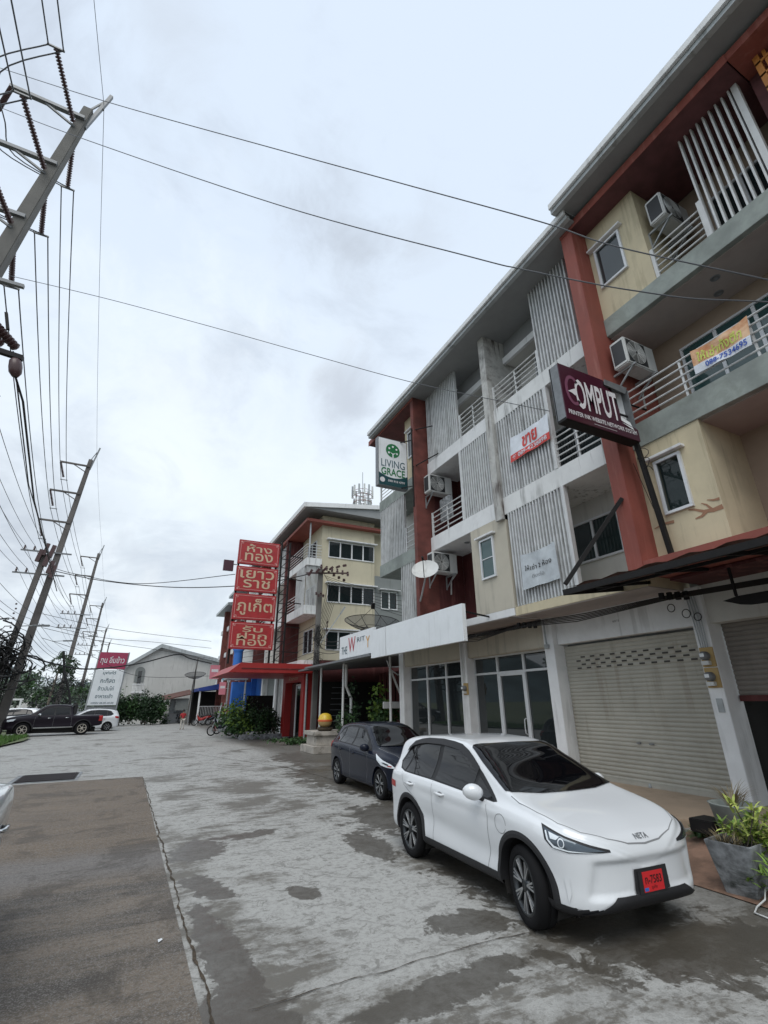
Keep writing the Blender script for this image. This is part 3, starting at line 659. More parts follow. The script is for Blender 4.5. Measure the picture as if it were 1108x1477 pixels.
# ============================================================ THINGS ON THE FACADE
def ac_unit(label, loc, rz):
    """outdoor unit, fan face looks along local -y, back to +y"""
    t = thing('air_conditioner', label, 'air conditioner', (0, 0, 0), 'air conditioner outdoor units')
    w, d, h = .80, .29, .56
    MB().box(-w/2, w/2, -d/2, d/2, 0, h).build('casing', 'plastic_white', t, bevel=.02)
    gr = MB()
    for i in range(9): r = .03+i*.024; gr.lathe([(r, -d/2-.012), (r+.008, -d/2-.016), (r+.008, -d/2-.008)], 24, (-.12, 0, h/2), 'y')
    for k in range(8): a = k*pi/4; gr.bar((-.12+.03*cos(a), -d/2-.012, h/2+.03*sin(a)), (-.12+.23*cos(a), -d/2-.012, h/2+.23*sin(a)), .006)
    MB().box(-w/2+.05, .14, -d/2-.004, -d/2-.001, .04, h-.04).build('fan_recess', 'ac_dark', t)
    gr.build('fan_grille', 'plastic_white', t)
    mb = MB()
    mb.box(-w/2-.003, -w/2-.001, -.11, .11, .06, h-.06)
    mb.build('side_louvre', 'ac_dark', t)
    for s_ in (-1, 1): mb = MB(); mb.bar((s_*.28, -d/2-.05, -.02), (s_*.28, d/2+.12, -.02), .035).bar((s_*.28, d/2+.12, -.02), (s_*.28, d/2+.12, -.38), .035).bar((s_*.28, -d/2+.02, -.03), (s_*.28, d/2+.12, -.34), .025); mb.build('bracket', 'galv', t)
    MB().tube([(w/2-.02, 0, .1), (w/2+.05, .05, .02), (w/2+.03, d/2+.1, -.1), (w/2, d/2+.1, -.5)], .022, 8).build('pipe', 'plastic_white', t, smooth=True)
    t.location = loc; t.rotation_euler = (0, 0, rz); t.scale = (1.22,)*3; return t
ac_unit('white air conditioner beside the top balcony under the dark red roof slab', (9.05, 3.80, 11.55), radians(0))
ac_unit('white air conditioner high in the grey balcony beside the red column, behind the computer sign', (8.75, 5.15, 8.55), radians(0))
ac_unit('white air conditioner on the red column above the balcony with hanging clothes', (8.72, 13.08, 8.80), radians(0))
ac_unit('white air conditioner on the dark red wall above the small white dish', (8.72, 13.08, 5.92), radians(0))
# --- canopy of unit A
cp = thing('metal_canopy', 'black edged rusty metal canopy over the dark shutter at the right', 'canopy', (8.3, 3, 3.9))
def cz(x): return 4.02-(8.5-x)*.14
mb = MB(); n = 60; v = []; ys = [-4+ (6.35+4)*i/n for i in range(n+1)]
for y in ys:
    k = .022*sin(y*26)
    v += [(6.85, y, cz(6.85)+.09+k), (8.6, y, cz(8.6)+.09+k)]
mb.add(v, [(2*i, 2*i+1, 2*i+3, 2*i+2) for i in range(n)]); mb.build('corrugated_sheet', 'rust_roof', cp)
mb = MB().bar((6.85, -4, cz(6.85)), (6.85, 6.33, cz(6.85)), .04, .10).bar((6.85, 6.33, cz(6.85)), (8.6, 6.33, cz(8.6)), .04, .10)
for i in range(9): mb.bar((6.87, -3+i*1.1, cz(6.87)), (8.6, -3+i*1.1, cz(8.6)), .04, .06)
mb.bar((7.7, -4, cz(7.7)), (7.7, 6.3, cz(7.7)), .04, .05); mb.build('frame', 'black_metal', cp)
MB().box(8.6, 9.5, -4, 5.4, 3.98, 4.03).build('rear_sheet', 'dark_red', cp)
mb = MB().bar((8.0, 5.60, 5.6), (6.87, 6.28, 3.94), .075); mb.build('strut', 'black_metal', cp)
# --- small black hanging sign board under the canopy
hs = thing('hanging_board', 'small black boat-shaped board hanging under the canopy before the dark shutter', 'sign', (8.6, 4.2, 3.4))
mb = MB().prism([(4.60, 3.46), (4.35, 3.36), (4.2, 3.33), (3.0, 3.30), (2.8, 3.5), (4.35, 3.50)], lambda a, b, d: (8.6+d, a, b), 0, .03)
mb.build('board', 'black_metal', hs); MB().box(8.60, 8.63, 4.36, 4.40, 3.5, 3.98).build('hanger', 'black_metal', hs)
# --- computer sign
sg = thing('sign_box', 'maroon lightbox sign with white lettering and a torn face at its right end', 'sign', (7, 5.1, 7))
Yc = 5.02; x0s, x1s, z0s, z1s = 6.16, 8.10, 6.60, 7.80
mb = MB().box(x0s, x1s, Yc+.02, Yc+.22, z1s-.02, z1s).box(x0s, x0s+.03, Yc+.02, Yc+.22, z0s+.04, z1s-.02).box(x1s-.03, x1s, Yc+.02, Yc+.22, z0s+.04, z1s-.02)
mb.box(x0s, x1s, Yc+.20, Yc+.23, z0s+.04, z1s); mb.build('box_frame', 'grey_metal', sg); MB().box(x0s, x1s, Yc+.02, Yc+.22, z0s-.01, z0s+.039).build('bottom_panel', 'black_metal', sg)
MB().box(x0s+.03, x1s-.03, Yc+.16, Yc+.18, z0s+.04, z1s-.02).build('inner_back', 'white_sign', sg)
fac = [(x0s, z0s), (x1s, z0s), (x1s, z0s+.26), (7.80, z0s+.32), (7.66, z0s+.36), (7.66, z0s+.62), (7.58, z0s+.78), (7.60, z1s-.24), (7.34, z1s-.13), (7.36, z1s), (x0s, z1s)]
MB().prism(fac, lambda a, b, d: (a, Yc+d, b), 0, .02).build('face', 'maroon', sg)
MB().prism([(7.34, z1s-.13), (7.92, z1s-.17), (8.0, z1s), (7.36, z1s)], lambda a, b, d: (a, Yc-.02-d*(b-z0s), b), 0, .012).build('torn_flap', 'grey_metal', sg)
MB().add([(7.66, Yc+.0, z0s+.32), (7.95, Yc-.02, z0s+.2), (7.97, Yc+.04, z0s+.42), (7.72, Yc+.08, z0s+.55)], [(0, 1, 2, 3)]).build('torn_flap', 'white_sign', sg)
mb = MB().box(7.66, 7.7, Yc+.1, Yc+.14, z0s+.04, z1s-.02).box(7.62, 8.05, Yc+.1, Yc+.13, z0s+.6, z0s+.63).cyl((7.80, Yc+.12, z0s+.1), (7.80, Yc+.12, z1s-.1), .018); mb.build('lamp_tube', 'black_metal', sg)
text('lettering', 'OMPUT', 1.14, .66, (7.06, Yc, 7.24), (1, 0, 0), (0, 0, 1), 'sign_white', sg, .006, .018)
text('small_lettering', 'PRINTER INK WEBSITE NETWORK SYSTEM', 1.80, .095, (7.13, Yc, 6.765), (1, 0, 0), (0, 0, 1), 'sign_white', sg, .006, .018)
MB().box(6.85, 7.45, Yc-.006, Yc-.001, 6.655, 6.662).build('underline', 'sign_white', sg)
D('maroon_faded', (.20, .07, .12), .4)
mb = MB()
for a in range(40, 312, 12):
    a0, a1 = radians(a), radians(a+12.5); R1, R2, q1, q2 = .20, .13, .33, .26
    mb.add([(6.44+R1*cos(a0), Yc-.006, 7.27+q1*sin(a0)), (6.44+R1*cos(a1), Yc-.006, 7.27+q1*sin(a1)), (6.44+R2*cos(a1), Yc-.006, 7.27+q2*sin(a1)), (6.44+R2*cos(a0), Yc-.006, 7.27+q2*sin(a0))], [(0, 1, 2, 3)])
mb.build('faded_letter', 'maroon_faded', sg)
MB().add([(6.30, Yc-.008, 7.22), (6.52, Yc-.008, 7.34), (6.48, Yc-.008, 7.16), (6.40, Yc-.008, 7.20)], [(0, 1, 2, 3)]).build('faded_highlight', 'sign_white', sg)
mb = MB().bar((8.12, 5.22, 7.9), (8.38, 5.12, 4.33), .08).cyl((8.15, 5.18, 7.6), (9.0, 5.3, 7.75), .02).cyl((8.2, 5.18, 6.5), (8.5, 5.4, 6.5), .02)
mb.build('pole', 'black_metal', sg)
mb = MB(); pts = [(8.2, 5.12, 6.5)]
for i in range(24): a = i*.62; pts.append((8.2+.04*sin(a*1.3), 5.1-.1*sin(a)-.03*i/24, 6.45-.02*i+.07*cos(a)))
mb.tube(pts, .007, 5); mb.tube([(8.3, 5.4, 6.35), (8.42, 5.42, 6.1), (8.45, 5.36, 5.7), (8.42, 5.28, 5.35), (8.4, 5.2, 5.3), (8.32, 5.15, 5.4)], .006, 5); mb.build('loose_cable', 'cable', sg)
# --- LIVING GRACE sign
lg = thing('sign_box', 'white and dark teal projecting sign with a green tree emblem', 'sign', (7.1, 13.9, 10.2))
Yl = 13.9; ax, bx, az_, bz = 6.72, 7.95, 9.17, 11.15
MB().box(ax, bx, Yl, Yl+.22, az_, bz).build('box_frame', 'grey_metal', lg, bevel=.008)
MB().box(ax+.03, bx-.03, Yl-.006, Yl, az_+.03, bz-.03).build('face', 'white_sign', lg)
pl = [(ax+.03, az_+.03), (bx-.03, az_+.03), (bx-.03, az_+.52)]+[(bx-.03-(bx-ax-.06)*i/14, az_+.36+.16*(2*i/14-1)**2) for i in range(1, 14)]+[(ax+.03, az_+.52)]
MB().prism(pl, lambda a, b, d: (a, Yl-.012+d, b), 0, .005).build('teal_field', 'teal', lg)
cxl = (ax+bx)/2+.0
text('lettering', 'LIVING', .98, .30, (cxl, Yl-.014, 10.10), (1, 0, 0), (0, 0, 1), 'grey_text', lg, .0, .004)
text('lettering', 'GRACE', .98, .30, (cxl, Yl-.014, 9.76), (1, 0, 0), (0, 0, 1), 'green_logo', lg, .0, .02)
text('small_lettering', '098 918 4797', .70, .09, (cxl+.13, Yl-.018, 9.40), (1, 0, 0), (0, 0, 1), 'sign_white', lg, .0, .01)
MB().lathe([(0, 0), (.10, 0)], 20, (ax+.17, Yl-.019, 9.40), 'y').build('round_mark', 'sign_white', lg)
def disc(x, z, r, y, n=20, sx=1): return [(x+r*sx*cos(2*pi*i/n), y, z+r*sin(2*pi*i/n)) for i in range(n)]
tm = thing if 0 else None
e1 = MB(); L = disc(cxl, 10.66, .29, Yl-.012, 28); e1.add(L, [tuple(range(28))]); e1.build('tree_emblem', 'green_logo', lg)
mb = MB()
for (dx, dz) in ((-.15, .08), (0, .17), (.15, .08), (-.17, -.10), (.17, -.10)): mb.add(disc(cxl+dx, 10.66+dz, .042, Yl-.015, 12), [tuple(range(12))])
mb.add([(cxl-.03, Yl-.015, 10.33), (cxl+.03, Yl-.015, 10.33), (cxl+.02, Yl-.015, 10.50), (cxl+.14, Yl-.015, 10.60), (cxl+.0, Yl-.015, 10.54), (cxl-.14, Yl-.015, 10.60), (cxl-.02, Yl-.015, 10.50)], [(0, 1, 2, 3, 4, 5, 6)])
mb.build('emblem_marks', 'white_sign', lg)
mb = MB().cyl((7.97, 13.55, 11.6), (7.97, 13.55, 8.4), .035)
mb.bar((7.6, 13.98, 11.1), (7.97, 13.55, 11.1), .03).bar((7.6, 13.98, 9.2), (7.97, 13.55, 9.2), .03).bar((7.97, 13.5, 11.5), (8.5, 12.9, 11.5), .03).bar((7.97, 13.5, 9.95), (8.5, 12.6, 10.2), .03)
mb.build('pole', 'black_metal', lg)
# --- banners
def banner(name, label, cat, corners, mfield, ncol=26, nrow=10, amp=.03, matf=None):
    """cloth hung by its corners: tl, tr, br, bl"""
    t = thing(name, label, cat, corners[3]); TL, TR, BR, BL = [Vector(c) for c in corners]
    def P(u, w, off=0):
        a = TL.lerp(TR, u); b_ = BL.lerp(BR, u); p = a.lerp(b_, w)
        sag = -.06*sin(pi*u)*(1-w); fold = amp*(sin(u*17+w*3)*.5+sin(u*9-w*5))*sin(pi*u)
        return Vector((p.x-.03+fold*.6-off, p.y, p.z+sag))
    return t, P
def cloth(t, P, u0, u1, w0, w1, m, name, off=0, nc=26, nr=10):
    mb = MB(); v = [P(u0+(u1-u0)*i/nc, w0+(w1-w0)*j/nr, off) for j in range(nr+1) for i in range(nc+1)]
    mb.add(v, [(j*(nc+1)+i, j*(nc+1)+i+1, (j+1)*(nc+1)+i+1, (j+1)*(nc+1)+i) for j in range(nr) for i in range(nc)]); return mb.build(name, m, t, smooth=True)
def cloth_text(t, P, body, u0, u1, w0, w1, m, bold=.01):
    o = text('lettering', body, 1, 1, (0, 0, 0), (1, 0, 0), (0, 1, 0), m, None, 0, bold)
    for v in o.data.vertices:
        u, w = v.co.x+.5, .5-v.co.y; v.co = P(u0+(u1-u0)*u, w0+(w1-w0)*w, .012)
    attach(o, t)
D('banner_orange', (.72, .30, .12), .7, var=.3, vscale=5, c2=(.80, .55, .35)); D('banner_white', (.70, .74, .80), .6, var=.08, vscale=5); D('banner_red', (.62, .06, .05), .6); D('banner_blue', (.03, .09, .42), .6)
D('banner_yellow', (.55, .62, .12), .6); D('sheet_grey', (.50, .54, .57), .6, var=.1, vscale=6)
t, P = banner('vinyl_banner', 'orange and white vinyl banner with a blue phone number on the grey balcony railing', 'banner', [(8.47, 3.90, 8.04), (8.47, 2.90, 8.05), (8.47, 2.97, 7.48), (8.47, 3.92, 7.53)], None)
cloth(t, P, 0, 1, 0, .66, 'banner_orange', 'orange_field'); cloth(t, P, 0, 1, .66, 1, 'banner_white', 'white_strip')
cloth_text(t, P, 'ให้เช่าทั้งตึก', .10, .88, .16, .60, 'banner_yellow', .02); cloth_text(t, P, '088-7534695', .22, .94, .71, .93, 'banner_blue', .02)
t, P = banner('vinyl_banner', 'white vinyl banner with red lettering and red strip across the middle slat screen', 'banner', [(8.44, 8.86, 8.80), (8.44, 7.44, 8.78), (8.44, 7.47, 8.05), (8.44, 8.95, 8.06)], None)
cloth(t, P, 0, 1, 0, .72, 'banner_white', 'white_field'); cloth(t, P, 0, 1, .72, 1, 'banner_red', 'red_strip')
cloth_text(t, P, 'ขาย', .32, .72, .20, .66, 'banner_red', .03); cloth_text(t, P, '☏ 089-4238898', .06, .94, .77, .94, 'banner_white', .01)
t, P = banner('vinyl_banner', 'pale worn sheet with small dark characters tied to the lowest slat screen', 'banner', [(8.44, 9.02, 5.43), (8.44, 7.83, 5.45), (8.44, 7.80, 4.55), (8.44, 9.05, 4.52)], None)
cloth(t, P, 0, 1, 0, 1, 'sheet_grey', 'sheet'); cloth_text(t, P, 'ให้เช่า 2 ห้อง', .12, .86, .34, .50, 'black_metal', .004); cloth_text(t, P, 'ติดต่อ', .3, .62, .62, .74, 'grey_metal', 0)
# --- small dish
ds = thing('satellite_dish', 'small solid white satellite dish on the red column', 'satellite dish', (7.9, 13.4, 5.2))
nrm = Vector((-.55, -.62, .56)).normalized(); cen = Vector((7.75, 12.6, 5.78)); a1 = nrm.cross(Vector((0, 0, 1))).normalized(); a2 = a1.cross(nrm)
v = []; fs = []; nr, na = 7, 32
for j in range(nr+1):
    r = j/nr
    for k in range(na): a = 2*pi*k/na; v.append(cen+a1*(.43*r*cos(a))+a2*(.41*r*sin(a))+nrm*(.11*r*r))
for j in range(nr):
    for k in range(na): fs.append((j*na+k, j*na+(k+1) % na, (j+1)*na+(k+1) % na, (j+1)*na+k))
MB().add(v, fs).build('reflector', 'plastic_white', ds, smooth=True)
tip = cen+nrm*.5; mb = MB().tube([cen-a2*.38+nrm*.1, tip], .012, 6).tube([cen+a2*.38+nrm*.1, tip], .008, 6).cyl(tip-nrm*.02, tip+nrm*.1, .035)
mb.build('feed_arm', 'black_metal', ds); MB().tube([cen-nrm*.02, cen-nrm*.12, (7.95, 13.2, 5.2), (8.0, 13.42, 5.0)], .028, 8).build('mast', 'galv', ds)
# --- clothes on balcony
ct = MB()
for j, (y, w) in enumerate(((12.85, .25), (12.55, .2))):
    v = []; 
    for i in range(9):
        for k in range(5): v.append((8.75+.05*sin(i*1.7+j), y-w+2*w*i/8, 8.62-.22*k-.03*abs(i-4)*(k == 0)))
    ct.add(v, [(i*5+k, i*5+k+1, (i+1)*5+k+1, (i+1)*5+k) for i in range(8) for k in range(4)])
tag(ct.build('laundry', 'planter_concrete', None, smooth=True), 'grey clothes hung to dry behind the balcony rail under the air conditioner', 'laundry')
# --- blank fascia sign and neighbour sign
bs = thing('blank_sign', 'long blank white fascia sign over the glass shopfronts', 'sign', (7.5, 13.3, 3.9))
MB().box(7.5, 7.62, 10.45, 14.96, 3.40, 4.37).build('panel', 'white_sign', bs, bevel=.004); MB().box(7.5, 7.62, 15.02, 16.17, 3.40, 4.37).build('panel', 'white_sign', bs, bevel=.004); MB().box(7.55, 7.6, 14.9, 15.1, 3.42, 4.35).build('joint_strip', 'black_metal', bs)
for y in (10.6, 12.5, 14.9, 16.0): MB().bar((7.62, y, 3.5), (9.4, y, 3.9), .04).build('bracket', 'black_metal', bs); MB().bar((7.62, y, 4.2), (8.5, y, 4.1), .04).build('bracket', 'black_metal', bs)
# --- meter boxes, conduits, cables on the front
def meter(label, x, y, z):
    t = thing('electricity_meter', label, 'electricity meter', (0, 0, 0), 'round electricity meters on boards')
    MB().box(-.025, 0, -.12, .12, -.17, .17).build('backboard', 'ochre', t)
    MB().lathe([(.0, -.155), (.05, -.15), (.078, -.12), (.08, -.026)], 20, (0, .02, .02), 'x').build('glass_cover', 'grey_metal', t, smooth=True)
    MB().box(-.115, -.026, -.05, .09, -.14, -.07).build('terminal_cover', 'plastic_white', t, bevel=.006)
    MB().box(-.159, -.1562, -.02, .06, .0, .06).build('dial', 'white_sign', t)
    t.location = (x, y, z); return t
meter('upper meter on the white pillar right of the beige shutter', 9.40, 5.53, 2.66); meter('lower meter on the white pillar right of the beige shutter', 9.40, 5.53, 2.30)
meter('round meter on the pillar between the two glass shopfronts', 9.40, 13.15, 2.3)
mb = MB()
for k in range(4): mb.tube([(9.38, 5.66-.05*k, 3.8), (9.37, 5.62-.05*k, 3.3), (9.37, 5.60-.04*k, 2.83)], .011, 6)
tag(mb.build('conduit', 'galv'), 'grey conduits running down the pillar into the meters beside the beige shutter', 'conduit')
mb = MB().tube([(9.385, 13.30, 3.9), (9.385, 13.27, 2.48)], .022, 8).tube([(9.385, 13.20, 3.9), (9.385, 13.2, 2.48)], .022, 8)
tag(mb.build('conduit', 'plastic_white'), 'two white conduits on the pillar between the glass shopfronts', 'conduit')
mb = MB().tube([(9.385, 9.5, 3.9), (9.385, 9.5, 3.35), (9.36, 9.46, 3.28)], .02, 8).box(9.32, 9.39, 9.40, 9.52, 3.18, 3.28)
tag(mb.build('junction_box', 'green_grey' if 0 else 'galv'), 'small grey junction box high on the pillar left of the beige shutter', 'junction box')
r_ = random.Random(4)
for k in range(5):
    z = 3.88-.035*k; x = 9.05-.08*k; pts = [(x, 18+0*k, z-.05), (x, 13.4, z-.06), (x, 11.5, z-.10-.02*k), (x, 9.8, z-.02), (x, 7.8, z-.09-.015*k), (x+.15, 5.7, z-.03), (x+.2, 3, z-.1), (x+.2, 0, z)]
    pp = []
    for a, b_ in zip(pts, pts[1:]):
        for i in range(6): pp.append(Vector(a).lerp(Vector(b_), i/6))
    tag(MB().tube(pp, .012, 5).build('service_cable', 'cable'), ('topmost', 'second', 'third', 'fourth', 'lowest')[k]+' of the thin black cables slung beneath the first floor', 'cable', 'cables slung beneath the first floor')
for (y, lab) in ((9.75, 'black line tap row where the cables cross the pillar left of the beige shutter'), (5.75, 'black line tap row above the meters under the metal canopy')):
    t = thing('cable_clamp', lab, 'cable clamp', (8.9, y, 3.8))
    for i in range(4): MB().box(8.72+.09*i, 8.78+.09*i, y-.06-.10*i, y-.14+.0-.10*i+.16, 3.70-.01*i, 3.83).build('clamp', 'black_metal', t)
mb = MB()
for (yy, zc, r) in ((5.95, 3.62, .075), (5.68, 3.47, .08), (5.48, 3.38, .07)):
    mb.tube([(9.3, yy+r*cos(a*.35), zc+r*sin(a*.35)) for a in range(20)], .009, 5, False)
tag(mb.build('cable_loop', 'cable'), 'coiled black cable loops hanging under the canopy above the meters', 'cable')
pbx = MB().box(9.385, 9.4, 5.47, 5.58, 1.72, 1.95); tag(pbx.build('switch_plate', 'galv', bevel=.004), 'small grey plate fixed on the white pillar under the meters', 'plate')
pt = MB().lathe([(0, 0), (.03, 0), (.035, .03), (.02, .07), (0, .08)], 10, (9.72, 7.5, .28)); tag(pt.build('padlock', 'galv'), 'small padlock at the foot of the beige shutter', 'padlock')
# ============================================================ PLANTS
def leaves(mb, cen, rad, n, size, seed, droop=.3, shell=.35):
    r_ = random.Random(seed); 
    clumps = [Vector((r_.gauss(0, .42), r_.gauss(0, .42), r_.gauss(0, .42))) for _ in range(max(5, n//60))]
    for i in range(n):
        c = clumps[i % len(clumps)]; p = c+Vector((r_.gauss(0, .2), r_.gauss(0, .2), r_.gauss(0, .2)))
        p = Vector((cen[0]+p.x*rad[0], cen[1]+p.y*rad[1], cen[2]+p.z*rad[2]))
        d = Vector((r_.gauss(0, 1), r_.gauss(0, 1), r_.gauss(0, .7)-droop)).normalized(); s_ = d.cross(Vector((r_.gauss(0, 1), r_.gauss(0, 1), r_.gauss(0, 1)))).normalized()
        L = size*r_.uniform(.6, 1.4); w = L*.32
        mb.add([p, p+d*L*.5+s_*w, p+d*L, p+d*L*.5-s_*w], [(0, 1, 2, 3)])
    return mb
def bush(name, label, cat, cen, rad, n, size, m, seed, m2=None, group=None, stem=True):
    t = thing(name, label, cat, (cen[0], cen[1], max(0, cen[2]-rad[2])), group)
    leaves(MB(), cen, rad, n, size, seed).build('foliage', m, t)
    if m2: leaves(MB(), (cen[0], cen[1]-rad[1]*.2, cen[2]+rad[2]*.15), rad, n//3, size, seed+50).build('foliage', m2, t)
    if stem:
        mb = MB(); r_ = random.Random(seed)
        for i in range(7): mb.tube([(cen[0]+r_.uniform(-.2, .2)*rad[0], cen[1]+r_.uniform(-.2, .2)*rad[1], max(0, cen[2]-rad[2])), (cen[0]+r_.uniform(-.5, .5)*rad[0], cen[1]+r_.uniform(-.5, .5)*rad[1], cen[2]+r_.uniform(0, .5)*rad[2])], [.02*rad[2]+.006, .006], 5)
        mb.build('stem', 'bark', t)
    return t
def blades(mb, base, n, L, w, seed, spread=.7, seg=4, lean=(0, 0)):
    r_ = random.Random(seed)
    for i in range(n):
        a = r_.uniform(0, 6.28); tilt = r_.uniform(.1, spread); l = L*r_.uniform(.6, 1.15); d = Vector((cos(a)*sin(tilt)+lean[0], sin(a)*sin(tilt)+lean[1], cos(tilt))).normalized(); s_ = Vector((-sin(a), cos(a), 0))
        p = Vector(base)+Vector((r_.gauss(0, .02), r_.gauss(0, .02), 0)); prev = None
        for k in range(seg+1):
            ww = w*(sin(pi*(.12+.88*k/seg)))*.5+.0005; q0, q1 = p-s_*ww, p+s_*ww
            if prev: mb.add([prev[0], prev[1], q1, q0], [(0, 1, 2, 3)])
            prev = (q0, q1); d = (d+Vector((cos(a), sin(a), -1.0))*.16).normalized(); p = p+d*l/seg
# foreground planter (tapering square concrete pot)
pt = thing('concrete_planter', 'stained square tapering concrete planter in front of the shops at the right edge', 'planter', (6.3, 3.75, 0))
top = [(5.95, 4.05), (6.02, 3.60), (6.50, 3.66), (6.43, 4.12)]; bot = [(6.06, 3.99), (6.10, 3.70), (6.40, 3.74), (6.36, 4.02)]
mb = MB(); z1 = .50
vv = [(*p, 0) for p in bot]+[(*p, z1) for p in top]; c_ = Vector((6.22, 3.86)); inn = [tuple(Vector(p).lerp(c_, .10)) for p in top]; ib = [tuple(Vector(p).lerp(c_, .16)) for p in top]
vv += [(*p, z1) for p in inn]+[(*p, z1-.10) for p in ib]
mb.add(vv, [(0, 3, 2, 1)]+[(i, (i+1) % 4, 4+(i+1) % 4, 4+i) for i in range(4)]+[(4+i, 4+(i+1) % 4, 8+(i+1) % 4, 8+i) for i in range(4)]+[(8+i, 8+(i+1) % 4, 12+(i+1) % 4, 12+i) for i in range(4)])
mb.build('pot', 'planter_concrete', pt, bevel=.006); MB().add([(*p, z1-.09) for p in ib], [(0, 1, 2, 3)]).build('soil', 'soil', pt)
pp = thing('croton_plant', 'leafy plant with yellow and green narrow leaves growing in the concrete planter', 'plant', (6.3, 3.75, .45))
mb = MB(); mb2 = MB(); st = MB(); r_ = random.Random(9)
for i in range(16):
    bx_, by_ = 6.32+r_.uniform(-.1, .12), 3.76+r_.uniform(-.12, .14); h = r_.uniform(.0, .42); tx, ty = bx_+r_.uniform(-.16, .25), by_+r_.uniform(-.25, .15)
    st.tube([(bx_, by_, .40), ((bx_+tx)/2, (by_+ty)/2, .43+h*.5), (tx, ty, .48+h)], .006, 5)
    for k in range(4):
        f = .35+.65*k/3; b_ = (bx_+(tx-bx_)*f, by_+(ty-by_)*f, .45+h*f); blades(mb if r_.random() < .55 else mb2, b_, 8, .14, .028, i*7+k, 1.45)
for i in range(16): blades(mb2, (6.15+r_.uniform(-.1, .2), 3.62+r_.uniform(-.1, .1), .42-.022*i), 6, .14, .024, 100+i, 1.6)
mb.build('foliage', 'leaf_yellow', pp); mb2.build('foliage', 'leaf_light', pp); st.build('stem', 'bark', pp)
gp = thing('dry_grass_clump', 'brown dried grass clump in the left corner of the concrete planter', 'plant', (6.1, 3.9, .42))
mb = MB(); blades(mb, (6.10, 3.93, .42), 60, .24, .006, 5, .5); blades(mb, (6.12, 3.82, .42), 50, .22, .006, 6, .5); mb.build('foliage', 'leaf_dry', gp)
# second pot behind with grass, small weed, dark tray
pb = thing('flower_pot', 'grey-green old pot with dry grass standing behind the concrete planter', 'planter', (7.2, 4.4, .28))
MB().lathe([(0, .28), (.20, .28), (.27, .66), (.29, .68), (.25, .68), (.22, .62), (0, .62)], 20, (7.25, 4.42, 0)).build('pot', 'grey_ledge', pb, smooth=True)
mb = MB(); blades(mb, (7.25, 4.42, .6), 80, .42, .01, 15, .5); mb.build('foliage', 'leaf_dry', pb)
tag(MB().box(7.05, 7.4, 4.62, 4.95, .29, .45).build('plastic_crate', 'black_metal', bevel=.01), 'small black box beside the old pot at the foot of the white pillar', 'box')
wd = thing('weed', 'small feathery green weed growing from the broken kerb', 'plant', (7.35, 4.95, .15)); mb = MB()
for i in range(9): blades(mb, (7.3+r_.uniform(-.12, .12), 4.9+r_.uniform(-.15, .15), .2), 9, .24, .02, 40+i, 1.2)
mb.build('foliage', 'leaf', wd)
tag(MB().tube([(6.2, 3.66, .12), (6.05, 3.6, .06), (5.92, 3.62, .014), (5.75, 3.55, .014), (5.72, 3.38, .014), (5.9, 3.1, .014)], .008, 8).build('hose', 'plastic_white', smooth=True), 'white hose lying on the ground by the concrete planter', 'hose')
tag(MB().tube([(7.15+.14*cos(a*.5), 5.45+.16*sin(a*.5), .03+.004*a) for a in range(26)], .018, 8).build('hose', 'ochre', smooth=True), 'coiled pale hose on the ground behind the white car nose', 'hose')
lf = MB().add([(.55, 5.60, .014), (.585, 5.63, .02), (.58, 5.67, .016), (.545, 5.64, .022)], [(0, 1, 2, 3)]); tag(lf.build('paper_scrap', 'white_sign'), 'white paper scrap lying beside the crack on the brown slab', 'litter')
# ============================================================ VEHICLES
D('car_white', (.72, .74, .76), .3, obj=True, coat=1, spec=.5); D('car_navy', (.007, .010, .021), .2, coat=0, spec=.28, obj=True); D('car_plum', (.010, .006, .012), .3, coat=0, spec=.25, obj=True); D('car_silver', (.66, .69, .70), .3, coat=1)
D('trim', (.016, .016, .018), .65); D('rim_dark', (.06, .065, .07), .35, metal=.8); D('rim_bright', (.50, .51, .52), .3, metal=.9); D('rim_beige', (.45, .42, .36), .5)
D('lamp_white', (.75, .80, .84), .15); D('lamp_inner', (.10, .12, .14), .15, metal=.6); D('lamp_red', (.40, .02, .02), .2); D('plate_red', (.60, .02, .025), .45); D('seam', (.22, .225, .23), .6); D('chrome', (.6, .62, .63), .15, metal=1)
D('plate_ink', (.03, .005, .005), .6)
def pchip(keys):
    xs = [k[0] for k in keys]; ys = [k[1] for k in keys]; n = len(xs)
    h = [xs[i+1]-xs[i] for i in range(n-1)]; dl = [(ys[i+1]-ys[i])/h[i] for i in range(n-1)]; d = [0]*n
    for i in range(1, n-1):
        if dl[i-1]*dl[i] > 0: w1 = 2*h[i]+h[i-1]; w2 = h[i]+2*h[i-1]; d[i] = (w1+w2)/(w1/dl[i-1]+w2/dl[i])
    d[0] = dl[0]; d[-1] = dl[-1]
    def f(x):
        if x <= xs[0]: return ys[0]
        if x >= xs[-1]: return ys[-1]
        i = max(j for j in range(n-1) if xs[j] <= x); t = (x-xs[i])/h[i]
        return ys[i]*(2*t**3-3*t*t+1)+h[i]*d[i]*(t**3-2*t*t+t)+ys[i+1]*(-2*t**3+3*t*t)+h[i]*d[i+1]*(t**3-t*t)
    return f
